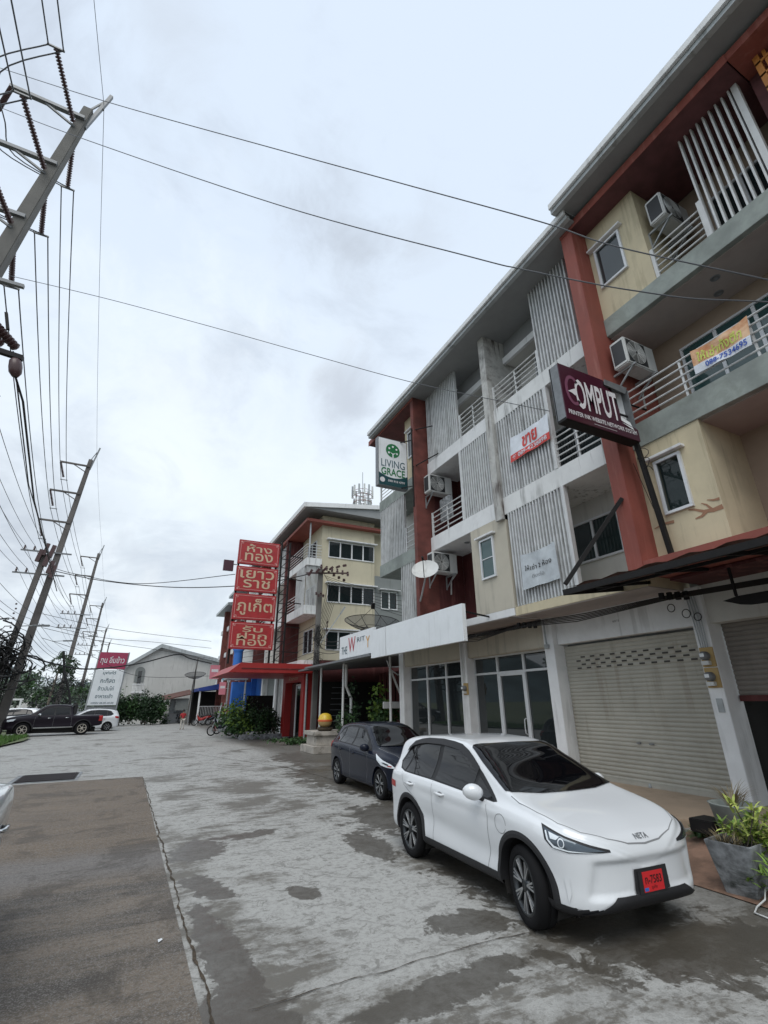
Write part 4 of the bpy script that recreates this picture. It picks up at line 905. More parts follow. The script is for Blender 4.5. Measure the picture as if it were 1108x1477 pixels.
def make_car(name, label, cat, S, group=None):
    """nose towards local +y, origin on the ground midway between the axles"""
    car = thing(name, label, cat, (0, 0, 0), group)
    top, belt, bot, wd, wr = [pchip(S[k]) for k in ('top', 'belt', 'bot', 'half', 'roofhalf')]
    y0, y1 = S['y0'], S['y1']; ns, K = S.get('ns', 150), 72
    v = []; st = []
    for i in range(ns+1):
        t = i/ns; y = y0+(y1-y0)*(.5-.5*cos(pi*t)*(.55+.45*cos(pi*t)**2)); st.append(y)
    for y in st:
        # plan and side rounding of both ends
        ef = max(0, (y-(y1-S['rf']))/S['rf']); er = max(0, ((y0+S['rr'])-y)/S['rr'])
        kf = (max(0, 1-ef**2.9))**(1/2.9) if ef > 0 else 1; kr = (max(0, 1-er**3))**(1/3) if er > 0 else 1
        vf = max(0, (y-(y1-S['vf']))/S['vf']); vr = max(0, ((y0+S['vr'])-y)/S['vr'])
        zf = (max(0, 1-vf**3))**(1/3) if vf > 0 else 1; zr = (max(0, 1-vr**3.5))**(1/3.5) if vr > 0 else 1
        kw = kf*kr; kz = zf*zr; W_ = wd(y)*kw; R_ = wr(y)*kw
        zb, zs, zt = bot(y), belt(y), max(top(y), belt(y)+.012); zc = S['zc']
        zb = zc+(zb-zc)*kz; zs = zc+(zs-zc)*kz; zt = zc+(zt-zc)*kz; H = zs-zb
        cp = [(0, zb), (W_*.8, zb), (W_*.955, zb+.02*kz), (W_*.985, zb+H*.18), (W_*.975, zb+H*.40), (W_*.995, zb+H*.66), (W_*1.005, zb+H*.84), (W_*.975, zs-.015*kz), (W_*.94, zs+.01*kz),
              (R_*.6+W_*.94*.4, zs+(zt-zs)*.36), (R_*1.0+0*W_, zs+(zt-zs)*.86), (R_*.9, zs+(zt-zs)*.965), (R_*.55, zt-.006*kz), (0, zt)]
        # quadratic b-spline through section control points
        n = len(cp); row = []
        for k in range(K+1):
            u = (n-2)*k/K; i0 = min(int(u), n-3); f = u-i0
            p0 = cp[i0] if i0 == 0 else ((cp[i0][0]+cp[i0+1][0])/2, (cp[i0][1]+cp[i0+1][1])/2)
            p1 = cp[i0+1]; p2 = cp[i0+2] if i0 == n-3 else ((cp[i0+1][0]+cp[i0+2][0])/2, (cp[i0+1][1]+cp[i0+2][1])/2)
            row.append((p0[0]*(1-f)**2+2*p1[0]*f*(1-f)+p2[0]*f*f, y, p0[1]*(1-f)**2+2*p1[1]*f*(1-f)+p2[1]*f*f))
        v.append(row)
    if S.get('disp'): v = [[S['disp'](*p) for p in row] for row in v]
    verts = []; faces = []; NR = 2*K
    for row in v: verts += row+[(-p[0], p[1], p[2]) for p in row[1:-1][::-1]]
    for i in range(ns):
        for k in range(NR): a, b = i*NR+k, i*NR+(k+1) % NR; faces.append((a, b, b+NR, a+NR))
    faces.append(tuple(range(NR))); faces.append(tuple(ns*NR+k for k in range(NR-1, -1, -1)))
    bvh = BVHTree.FromPolygons([Vector(p) for p in verts], faces)
    # wheel arches: drop side faces inside the arch circle and round the cut edge
    R = S['arch']; wz = S['wr']
    cc = [(S['ya'], wz), (S['yb'], wz)]
    bm = bmesh.new(); bv = [bm.verts.new(p) for p in verts]
    for f in faces: bm.faces.new([bv[i] for i in f])
    bm.normal_update(); vn = [q.normal.copy() for q in bv]
    def inside(p): return any((p.y-a)**2+(p.z-b)**2 < R*R for a, b in cc) and abs(p.x) > .45 and p.z < wz+R
    kill = [f for f in bm.faces if len(f.verts) == 4 and inside(f.calc_center_median())]
    bmesh.ops.delete(bm, geom=kill, context='FACES')
    for e in bm.edges:
        if e.is_boundary:
            for q in e.verts:
                for a, b in cc:
                    dy, dz = q.co.y-a, q.co.z-b; r = sqrt(dy*dy+dz*dz)
                    if abs(r-R) < .07 and abs(q.co.x) > .45 and dz > -.20:
                        ny, nz = a+dy/r*R, b+dz/r*R; q.co.y, q.co.z = ny, nz
                        h = bvh.ray_cast(Vector((math.copysign(2, q.co.x), ny, nz)), Vector((-math.copysign(1, q.co.x), 0, 0)))
                        if h[0]: q.co.x = h[0].x
    bmesh.ops.delete(bm, geom=[x for x in bm.verts if not x.link_faces], context='VERTS')
    bmesh.ops.recalc_face_normals(bm, faces=bm.faces)
    me = bpy.data.meshes.new('body'); bm.to_mesh(me); bm.free(); me.polygons.foreach_set('use_smooth', [True]*len(me.polygons))
    body = link('body', me, S['paint'], car)
    if 'clad' in S:
        me.materials.append(Mt['trim'])
        for f in me.polygons:
            c_ = f.center
            if c_.z < S['clad'](abs(c_.x), c_.y): f.material_index = 1
    # ---- projection helper
    def patch(poly, frame, d, m, nm, parent, off=.004, grid=.05, dense=.03, smooth=True):
        """poly in (a,b); frame(a,b) -> ray origin; d ray direction"""
        d = Vector(d).normalized(); pts = []; 
        for (a, b), (c, e) in zip(poly, poly[1:]+poly[:1]):
            n = max(1, int(math.hypot(c-a, e-b)/dense))
            pts += [Vector((a+(c-a)*i/n, b+(e-b)*i/n)) for i in range(n)]
        nb = len(pts); xs = [p.x for p in pts]; ys = [p.y for p in pts]; edges = [(i, (i+1) % nb) for i in range(nb)]
        gx_ = int((max(xs)-min(xs))/grid)+1; gy_ = int((max(ys)-min(ys))/grid)+1; extra = []
        for i in range(1, gx_):
            for j in range(1, gy_):
                q = Vector((min(xs)+(max(xs)-min(xs))*i/gx_, min(ys)+(max(ys)-min(ys))*j/gy_))
                ins = False
                for k in range(nb):
                    p, r = pts[k], pts[(k+1) % nb]
                    if (p.y > q.y) != (r.y > q.y) and q.x < (r.x-p.x)*(q.y-p.y)/(r.y-p.y)+p.x: ins = not ins
                if ins and min((q-p).length for p in pts) > grid*.35: extra.append(q)
        vo, eo, fo, *_ = geometry.delaunay_2d_cdt(pts+extra, edges, [], 1, 1e-5)
        out = []; nn = []
        for q in vo:
            h = bvh.ray_cast(Vector(frame(q.x, q.y)), d)
            if h[0] is None:
                out.append(None); nn.append(None); continue
            nrm = h[1] if h[1].dot(d) < 0 else -h[1]; out.append(h[0]+nrm*off*.2-d*off)
            s_n = Vector((0, 0, 0))
            for i_ in faces[h[2]][:8]: n_ = vn[i_] if vn[i_].dot(nrm) > 0 else -vn[i_]; s_n += n_/((h[0]-Vector(verts[i_])).length+.002)
            nn.append(s_n.normalized())
        fs = [f for f in fo if all(out[i] is not None for i in f)]
        idx = {}; vv = []; vnn = []; ff_ = []
        for f in fs:
            for i in f:
                if i not in idx: idx[i] = len(vv); vv.append(out[i]); vnn.append(nn[i])
            g = [idx[i] for i in f]; fn_ = (vv[g[1]]-vv[g[0]]).cross(vv[g[2]]-vv[g[0]])
            ff_.append(g if fn_.dot(d) < 0 else g[::-1])
        me_ = bpy.data.meshes.new(nm); me_.from_pydata([tuple(q) for q in vv], [], ff_); me_.update()
        if vv:
            me_.polygons.foreach_set('use_smooth', [True]*len(me_.polygons)); me_.normals_split_custom_set_from_vertices([tuple(q) for q in vnn])
        return link(nm, me_, m, parent)
    def side(s_): return (lambda a, b: (s_*3, a, b)), (-s_, 0, 0)
    def strip(pts2, w, fr, d): # thin line polygon
        L = [Vector(p) for p in pts2]; A_, B_ = [], []
        for i, p in enumerate(L):
            t = (L[min(i+1, len(L)-1)]-L[max(0, i-1)]).normalized(); s2 = Vector((-t.y, t.x))*w/2; A_.append(tuple(p+s2)); B_.append(tuple(p-s2))
        return A_+B_[::-1]
    # ---- glass
    for s_ in (-1, 1):
        fr, d = side(s_)
        if 'dlo' in S: patch(S['dlo'], fr, d, S.get('dlotrim', 'trim'), 'window_surround', body, .002)
        for poly in S['side_glass']: patch(poly, fr, d, 'glass_car', 'side_window', body, .006)
        for ln in S.get('seams', []): patch(strip(ln, .006, fr, d), fr, d, 'seam', 'door_seam', body, .002, dense=.04)
        for (pl_, m_, nm_) in S.get('side_patches', []): patch(pl_, fr, d, m_, nm_, body, .004)
    tf, td = (lambda a, b: (a, b, 3)), (0, 0, -1)
    sym = lambda half: half+[(-a, b) for a, b in half[::-1]]
    patch(sym(S['windshield']), tf, td, 'glass_car', 'windshield', body, .010, .035, .02)
    if 'rearglass' in S: patch(sym(S['rearglass']), tf, td, 'glass_dark', 'rear_window', body, .005)
    ff, fd = (lambda a, b: (a, 4, b)), (0, -1, 0); rf_, rd = (lambda a, b: (a, -4, b)), (0, 1, 0)
    for (pl_, m_, nm_) in S.get('front_sym', []): patch(sym(pl_), ff, fd, m_, nm_, body, .012, .03, .02)
    for (pl_, m_, nm_) in S.get('front_each', []):
        for s_ in (-1, 1):
            # cast diagonally so the lamp wraps round the corner
            dd = Vector((-s_*.62, -.75, -.15)).normalized(); rtv = Vector((-dd.y, dd.x, 0)).normalized()*(1 if s_ > 0 else 1)
            pass
    for (pl_, m_, nm_, off) in S.get('lamps', []):
        # polygon given in (plan angle coordinate u along the corner, z)
        for s_ in (-1, 1):
            def frl(u, z, s_=s_):
                return (s_*(S['lx']-u*.50)+s_*2.0*.62, S['ly']+u*.62+2.0*.75, z+S.get('lz', 0))
            patch(pl_, frl, (-s_*.62, -.75, 0), m_, nm_, body, off, .03, .02)
    for (pl_, m_, nm_) in S.get('rear_each', []):
        for s_ in (-1, 1):
            patch(pl_, (lambda u, z, s_=s_: (s_*(S['rx']-u*.5)+s_*2*.62, S['ry']-u*.62-2*.75, z)), (-s_*.62, .75, 0), m_, nm_, body, .005, .03, .02)
    for ln in S.get('hood_seams', []):
        for s_ in (-1, 1): patch(strip([(s_*a, b) for a, b in ln], .007, None, None), tf, td, 'seam', 'hood_seam', body, .002, dense=.03)
    # ---- arch trim and inner wells, wheels
    for wi, (yw, _) in enumerate(cc):
        for s_ in (-1, 1):
            mb = MB(); prev = None
            tw = S.get('archtrim', .05)
            for k in range(41):
                a = radians(-8+196*k/40); row = []
                for rr in (R-.004, R+tw*.5, R+tw):
                    yy, zz_ = yw+rr*cos(a), wz+rr*sin(a); h = bvh.ray_cast(Vector((s_*3, yy, max(zz_, .17))), Vector((-s_, 0, 0)))
                    x = (h[0].x if h[0] else s_*.8); row.append((x+s_*(.010 if rr < R+tw*.9 else .001), yy, zz_))
                inner = (row[0][0]-s_*.10, row[0][1], row[0][2]); row = [inner]+row
                if prev:
                    for q in range(3): mb.add([prev[q], prev[q+1], row[q+1], row[q]], [(0, 1, 2, 3)])
                prev = row
            mb.build('arch_trim', 'trim' if tw > .03 else S['paint'], body, smooth=True)
            mb = MB(); n = 24; xo = .78*s_*wd(yw)/.85; xi = s_*.42
            vv = []
            for k in range(n+1): a = radians(-25+230*k/n); vv += [(xo, yw+(R+.0)*cos(a), wz+(R)*sin(a)), (xi, yw+R*cos(a), wz+R*sin(a))]
            mb.add(vv, [(2*k, 2*k+1, 2*k+3, 2*k+2) for k in range(n)]); mb.add([(xi, yw+R*cos(radians(-25+230*k/n)), wz+R*sin(radians(-25+230*k/n))) for k in range(n+1)], [tuple(range(n+1))])
            mb.build('wheel_well', 'interior_dark', body)
    fl = MB().box(-.6, .6, y0+.35, y1-.35, .17, bot(0)+.03); fl.build('underbody', 'interior_dark', body)
    wt = S['wt']; tw_ = .205
    rimr = S['rim']
    for wi, (yw, _) in enumerate(cc):
        for s_ in (-1, 1):
            w = MB(); h = tw_/2
            prof = [(rimr-.01, -h*.86), (rimr+.01, -h*.98), (wz*.82, -h*1.02), (wz*.94, -h*.95), (wz*.985, -h*.78), (wz, -h*.55), (wz, -h*.12), (wz-.008, -h*.10), (wz-.008, -h*.04), (wz, -h*.02), (wz, h*.5), (wz*.985, h*.78), (wz*.94, h*.95), (wz*.82, h*1.02), (rimr+.01, h*.98), (rimr-.01, h*.86), (rimr-.02, 0), (rimr-.01, -h*.86)]
            w.lathe(prof, 48, (0, 0, 0), 'x')
            wheel = w.build('wheel', 'rubber', car, smooth=True)
            o_ = 1 # outer side local +x
            rm = MB().lathe([(rimr-.0, .093), (rimr-.018, .100), (rimr-.03, .085), (rimr-.035, .02), (rimr-.03, -.08)], 48, (0, 0, 0), 'x').lathe([(0, .086), (.05, .088), (.062, .075), (.07, .05)], 20, (0, 0, 0), 'x')
            rim = rm.build('rim', S['rimc'][0], wheel, smooth=True)
            MB().lathe([(0, .0), (rimr-.035, .0)], 32, (.0, 0, 0), 'x').build('brake_disc', 'interior_dark', wheel)
            sp = MB(); ns_ = S['spokes']
            for k in range(ns_):
                a = 2*pi*k/ns_+.2
                for da, wdt in S['spoke_pair']:
                    c0, s0 = cos(a+da*.15), sin(a+da*.15); c1, s1 = cos(a+da), sin(a+da)
                    sp.bar((.078, .05*c0, .05*s0), (.088, (rimr-.022)*c1, (rimr-.022)*s1), wdt, .02, (1, 0, 0))
            sp.build('spokes', S['rimc'][1], rim, bevel=.003)
            wheel.location = (s_*(wt-h), yw, wz-.003); wheel.rotation_euler = (0, 0, (0 if s_ > 0 else pi)+(S.get('steer', 0) if wi == 1 else 0))
    # ---- mirrors, handles
    for s_ in (-1, 1):
        mx_, my, mz = S['mirror']
        m_ = MB(); n = 14
        rows = []
        for i in range(9):
            t = i/8; rr = sin(pi*(.06+.88*t))**.55
            for k in range(n): a = 2*pi*k/n; m_.v.append((s_*(mx_-.015+.20*t), my+.080*rr*cos(a)+(.05*(1-t)), mz+.084*rr*sin(a)+.012*t))
        m_.f += [(i*n+k, i*n+(k+1) % n, (i+1)*n+(k+1) % n, (i+1)*n+k) for i in range(8) for k in range(n)]+[tuple(range(n)), tuple(8*n+k for k in range(n))]
        mo = m_.build('mirror', S['mirrorc'], car, smooth=True)
        MB().bar((s_*(mx_-.10), my+.03, mz-.11), (s_*(mx_+.03), my+.02, mz-.045), .06, .035).build('mirror_foot', 'trim', mo, bevel=.008)
        for (hy, hz) in S['handles']:
            h = bvh.ray_cast(Vector((s_*3, hy, hz)), Vector((-s_, 0, 0)))
            if h[0]:
                x = h[0].x; MB().tube([(x-s_*.005, hy-.10, hz-.004), (x+s_*.03, hy-.08, hz), (x+s_*.036, hy, hz+.003), (x+s_*.03, hy+.08, hz), (x-s_*.005, hy+.10, hz+.004)], [.010, .016, .017, .016, .010], 8).build('door_handle', S['handlec'], body, smooth=True)
                L = [(hy+.065*cos(2*pi*i/16), hz-.004+.030*sin(2*pi*i/16)) for i in range(16)]; fr, d = side(s_); patch(L, fr, d, 'seam' if S['paint'] == 'car_white' else 'trim', 'handle_recess', body, .002, .03, .02)
    return car, body, bvh, patch
# ---- white compact electric SUV
def sst(x, a, b): t = max(0, min(1, (x-a)/(b-a))); return t*t*(3-2*t)
def disp_w(x, y, z):
    ax_ = abs(x)
    if y > 1.2:      # recessed centre of the bumper with a ledge above and corner vanes
        m = sst(z, .34, .40)*(1-sst(z, .60, .65))*(1-sst(ax_, .60-.25*(z-.36), .68-.25*(z-.36)))
        y -= .034*m*sst(y, 1.45, 1.75)
    if abs(y) < 1.1: # sculpted doors
        w = sst(1.1-abs(y), 0, .35); q = math.exp(-((z-.50+.07*y)/.10)**2)-.5*math.exp(-((z-.80+.03*y)/.04)**2)
        x -= math.copysign(.018*w*q*sst(ax_, .5, .75), x)
    return (x, y, z)
SW = dict(y0=-2.03, y1=1.96, disp=disp_w, clad=lambda x, y: (.295 if y > 1.3 else .27), ya=-1.21, yb=1.21, wr=.325, arch=.385, zc=.55, rf=.50, rr=.30, vf=.14, vr=.10, wt=.845, rim=.235, paint='car_white',
    top=[(-2.03, 1.00), (-1.97, 1.10), (-1.89, 1.30), (-1.80, 1.40), (-1.62, 1.455), (-1.2, 1.495), (-.7, 1.515), (-.2, 1.50), (.10, 1.455), (.40, 1.325), (.98, 1.055), (1.15, 1.01), (1.5, .935), (1.75, .855), (1.90, .79), (1.96, .755)],
    belt=[(-2.03, .95), (-1.9, .985), (-1.4, 1.00), (-.6, .975), (.2, .945), (.9, .925), (1.2, .905), (1.6, .835), (1.85, .755), (1.96, .70)],
    bot=[(-2.03, .36), (-1.8, .24), (-1.2, .21), (1.2, .21), (1.7, .22), (1.96, .28)],
    half=[(-2.03, .80), (-1.6, .845), (-1.2, .862), (-.6, .845), (.6, .845), (1.2, .862), (1.6, .845), (1.96, .785)],
    roofhalf=[(-2.03, .62), (-1.6, .60), (-1.0, .61), (0, .625), (.3, .645), (.95, .74), (1.25, .76), (1.7, .72), (1.96, .62)],
    dlo=[(-1.66, 1.12), (-1.56, 1.035), (-1.38, 1.008), (-.6, .988), (.2, .958), (.76, .94), (.82, .95), (.44, 1.175), (.16, 1.325), (-.10, 1.412), (-.5, 1.445), (-1.0, 1.435), (-1.35, 1.39), (-1.52, 1.30)],
    side_glass=[[(-1.60, 1.11), (-1.52, 1.05), (-1.38, 1.024), (-1.30, 1.33), (-1.42, 1.31)], [(-1.33, 1.02), (-.62, 1.004), (-.60, 1.385), (-1.0, 1.38), (-1.24, 1.34)], [(-.52, 1.0), (.30, .97), (.33, 1.165), (.12, 1.285), (-.12, 1.365), (-.50, 1.39)], [(.36, .97), (.76, .953), (.39, 1.14)]],
    seams=[[(.64, .945), (.68, .80), (.66, .5), (.60, .30)], [(-.56, .98), (-.55, .7), (-.57, .30)], [(-1.45, 1.0), (-1.32, .85), (-.98, .72), (-.82, .55), (-.80, .32)],
           [(.92+.10*cos(a*pi/8), .775+.085*sin(a*pi/8)*(1 if 1 else 1)) for a in range(16)]],
    side_patches=[([(-.83, .2), (.83, .2), (.84, .33), (-.84, .33)], 'trim', 'sill_cladding'), ([(1.57, .20), (1.98, .20), (1.98, .27), (1.52, .33)], 'trim', 'sill_cladding')],
    windshield=[(0, .13), (.34, .12), (.565, .09), (.60, .12), (.735, .90), (.70, .97), (.38, 1.055), (0, 1.08)], rearglass=[(0, -1.94), (.45, -1.93), (.5, -1.84), (0, -1.85)],
    front_sym=[([(0, .375), (.42, .375), (.56, .30), (.70, .255), (.66, .20), (0, .17)], 'trim', 'lower_grille'), ([(0, .66), (.23, .66), (.26, .63), (.25, .44), (0, .42)][0:0] or [(0, .555), (.20, .555), (.215, .38), (0, .35)], 'trim', 'plate_recess')],
    lamps=[([(-.16, .868), (-.145, .76), (-.08, .710), (.10, .685), (.56, .690), (.55, .708), (.34, .748), (.08, .802)], 'trim', 'headlight', .004),
           ([(-.142, .848), (-.125, .768), (-.065, .724), (.10, .700), (.50, .700), (.32, .734), (.08, .786)], 'lamp_inner', 'headlight', .008)],
    lx=.72, ly=1.60, hood_seams=[[(.74, 1.0), (.76, 1.15), (.75, 1.40), (.71, 1.62), (.60, 1.78), (.40, 1.88), (.2, 1.92), (0, 1.93)]], lz=.012, handles=[(-.33, .865), (-1.13, .885)], handlec='car_white', mirror=(.84, .54, 1.01), mirrorc='car_white',
    spokes=7, spoke_pair=[(-.16, .016), (.16, .016), (0, .010)], rimc=('rim_dark', 'rim_bright'), steer=radians(-13), archtrim=.055,
    rear_each=[([(0, .86), (.5, .90), (.5, .80), (0, .78)], 'lamp_red', 'tail_light')], rx=.82, ry=-1.6)
car, body, bvh, patch = make_car('parked_car', 'white compact electric SUV with a red number plate, parked nose towards the viewer', 'car', SW)
# lamp details, plate, emblem
for s_ in (-1, 1):
    def frl(u, z, s_=s_): return (s_*(.72-u*.50)+s_*1.24, 1.60+u*.62+1.5, z+.012)
    dd = (-s_*.62, -.75, 0)
    patch([(.03+.036*cos(2*pi*i/18), .752+.036*sin(2*pi*i/18)) for i in range(18)], frl, dd, 'lamp_white', 'lamp_lens', body, .016, .02, .02)
    patch([(.03+.026*cos(2*pi*i/18), .752+.026*sin(2*pi*i/18)) for i in range(18)], frl, dd, 'lamp_inner', 'lamp_lens', body, .020, .02, .02)
    patch([(-.13, .825), (-.115, .828), (-.10, .765), (-.045, .726), (.10, .703), (.44, .692), (.10, .694), (-.06, .712), (-.12, .762)], frl, dd, 'lamp_white', 'lamp_strip', body, .012, .02, .02)
    patch([(-.09, .822), (.02, .795), (-.02, .77), (-.08, .775)], frl, dd, 'lamp_white', 'lamp_lens', body, .012, .02, .02)
def surf_front(x, z): h = bvh.ray_cast(Vector((x, 4, z)), Vector((0, -1, 0))); return h[0]
p_ = surf_front(.0, .5); yb_ = p_.y+.022
MB().box(-.175, .175, yb_-.02, yb_, .365, .540).build('number_plate', 'trim', body, bevel=.004)
po = MB().box(-.125, .125, yb_, yb_+.004, .380, .528).build('plate_face', 'plate_red', body)
text('plate_lettering', 'ก-7583', .205, .062, (0, yb_+.004, .468), (-1, 0, 0), (0, 0, 1), 'plate_ink', body, .002, .015)
text('plate_lettering', 'ภูเก็ต', .07, .03, (0, yb_+.004, .409), (-1, 0, 0), (0, 0, 1), 'plate_ink', body, .002, .005)
MB().box(.075, .12, yb_+.004, yb_+.006, .388, .412).build('plate_sticker', 'blue_paint', body)
# emblem letters laid on the hood tip
o = text('emblem', 'NETA', .165, .036, (0, 0, 0), (1, 0, 0), (0, 1, 0), 'grey_metal', None, 0, .02)
for v_ in o.data.vertices:
    h = bvh.ray_cast(Vector((-v_.co.x, 1.893-v_.co.y*1.0, 3)), Vector((0, 0, -1))); v_.co = h[0]+Vector((0, .002, .006))
attach(o, car); o.parent = body
# bumper side recess creases
for s_ in (-1, 1):
    patch([(.28, .50), (.33, .52), (.34, .40), (.30, .33)], (lambda u, z, s_=s_: (s_*(.80-u*.5+0)+s_*1.24, 1.38+u*.62+1.5, z)), (-s_*.62, -.75, 0), 'car_white', 'bumper_vane', body, .010, .03, .03)
    # window visor over the doors
    mb = MB(); prev = None
    for (yy, zz_) in [(-1.55, 1.30), (-1.4, 1.39), (-1.2, 1.43), (-1.0, 1.452), (-.6, 1.462), (-.3, 1.448), (-.1, 1.428), (.08, 1.37), (.22, 1.30), (.36, 1.215)]:
        a = bvh.ray_cast(Vector((s_*3, yy, zz_+.012)), Vector((-s_, 0, 0)))[0]; b_ = bvh.ray_cast(Vector((s_*3, yy-.0, zz_-.055)), Vector((-s_, 0, 0)))[0]
        row = [(a.x+s_*.006, a.y, a.z), (b_.x+s_*.028, b_.y, b_.z)]
        if prev: mb.add([prev[0], prev[1], row[1], row[0]], [(0, 1, 2, 3)])
        prev = row
    mb.build('window_visor', 'trim', body, smooth=True)
    mb = MB().lathe([(0, .012), (.035, .010), (.042, 0)], 16, (0, 0, 0), 'x'); 
car.location = (4.50, 5.50, 0); car.rotation_euler = (0, 0, pi-radians(2.6))
# ---- dark blue hatchback
SH = dict(SW, disp=None); SH.pop('clad'); SH.update(y0=-2.05, y1=2.03, ya=-1.275, yb=1.275, wr=.30, arch=.345, zc=.50, rf=.75, rr=.34, vf=.22, vr=.15, wt=.835, rim=.22, paint='car_navy',
    top=[(-2.05, .95), (-1.95, 1.08), (-1.80, 1.28), (-1.62, 1.38), (-1.2, 1.445), (-.6, 1.475), (-.1, 1.455), (.15, 1.40), (.55, 1.20), (.98, 1.00), (1.2, .965), (1.6, .88), (1.9, .76), (2.03, .66)],
    belt=[(-2.05, .90), (-1.8, .96), (-1.2, .965), (-.4, .93), (.5, .89), (1.2, .85), (1.6, .79), (1.9, .68), (2.03, .60)],
    bot=[(-2.05, .32), (-1.7, .20), (1.6, .17), (2.03, .20)], half=[(-2.05, .78), (-1.3, .848), (1.3, .848), (2.03, .80)],
    roofhalf=[(-2.05, .56), (-1.2, .55), (0, .565), (.9, .70), (1.3, .70), (2.03, .55)],
    dlo=[(-1.60, 1.10), (-1.45, 1.005), (-1.2, .985), (-.4, .955), (.5, .915), (.82, .90), (.45, 1.13), (.12, 1.30), (-.15, 1.375), (-.6, 1.40), (-1.1, 1.385), (-1.42, 1.31)],
    side_glass=[[(-1.53, 1.10), (-1.42, 1.02), (-1.22, 1.002), (-1.20, 1.30), (-1.38, 1.25)], [(-1.16, 1.0), (-.42, .975), (-.42, 1.345), (-.9, 1.35), (-1.13, 1.32)], [(-.34, .97), (.42, .935), (.42, 1.10), (.10, 1.265), (-.15, 1.33), (-.34, 1.345)]],
    seams=[[(.64, .91), (.68, .7), (.62, .28)], [(-.38, .95), (-.38, .6), (-.40, .26)], [(-1.2, .97), (-1.0, .7), (-.85, .5), (-.83, .28)]], side_patches=[],
    windshield=[(0, .18), (.3, .17), (.50, .13), (.53, .17), (.68, .88), (.64, .95), (.3, 1.02), (0, 1.04)],
    front_sym=[([(0, .56), (.5, .54), (.55, .40), (.45, .22), (0, .20)], 'trim', 'lower_grille')],
    lamps=[([(-.34, .86), (-.28, .74), (-.12, .66), (.12, .63), (.40, .62), (.22, .70), (-.05, .76)], 'lamp_white', 'headlight', .005), ([(-.10, .715), (.0, .69), (.12, .665), (.16, .69), (.0, .72)], 'lamp_inner', 'headlight', .009), ([(.10, .655), (.24, .645), (.26, .665), (.16, .675)], 'lamp_red', 'headlight', .010)],
    lx=.80, ly=1.48, hood_seams=[[(.70, 1.0), (.68, 1.4), (.55, 1.75), (.2, 1.90), (0, 1.92)]], handles=[(-.18, .80), (-1.0, .83)], handlec='car_navy', mirror=(.80, .58, .96), mirrorc='car_navy',
    spokes=7, spoke_pair=[(-.10, .014), (.10, .014)], rimc=('rim_dark', 'rim_bright'), steer=0, archtrim=.012,
    rear_each=[([(0, .98), (.35, .95), (.35, .80), (0, .84)], 'lamp_red', 'tail_light')], rx=.82, ry=-1.72)
c2, b2, bv2, pa2 = make_car('parked_car', 'dark blue hatchback parked behind the white SUV', 'car', SH)
c2.location = (5.93, 11.85, 0); c2.rotation_euler = (0, 0, pi)
# ---- white car cut by the left edge
SL = dict(SW); SL.pop('clad'); SL.update(top=[(-2.03, .92), (-1.95, 1.00), (-1.85, 1.04), (-1.35, 1.10), (-.95, 1.36), (-.6, 1.45), (0, 1.46), (.4, 1.33), (.98, 1.055), (1.5, .945), (1.90, .80), (1.96, .76)], dlo=[(-1.05, 1.03), (.7, .98), (.40, 1.2), (.1, 1.33), (-.4, 1.38), (-.85, 1.30)], side_glass=[[(-.98, 1.05), (-.42, 1.03), (-.42, 1.34), (-.82, 1.27)], [(-.34, 1.02), (.62, .99), (.35, 1.18), (.08, 1.29), (-.34, 1.34)]], paint='car_silver', rear_each=[], handlec='chrome', mirrorc='car_silver', archtrim=.012, steer=0, ns=110, side_patches=[], front_sym=[([(0, .60), (.5, .58), (.55, .40), (0, .35)], 'trim', 'grille')])
SL['handles'] = [(-.33, .865), (-1.30, .75)]; SL['rearglass'] = [(0, -1.30), (.5, -1.28), (.45, -.98), (0, -1.0)]
c3, *_ = make_car('parked_car', 'silver white car at the left edge, only its flank and door handle in view', 'car', SL)
c3.scale = (1.2,)*3; c3.location = (-1.905, 4.60, 0); c3.rotation_euler = (0, 0, pi)
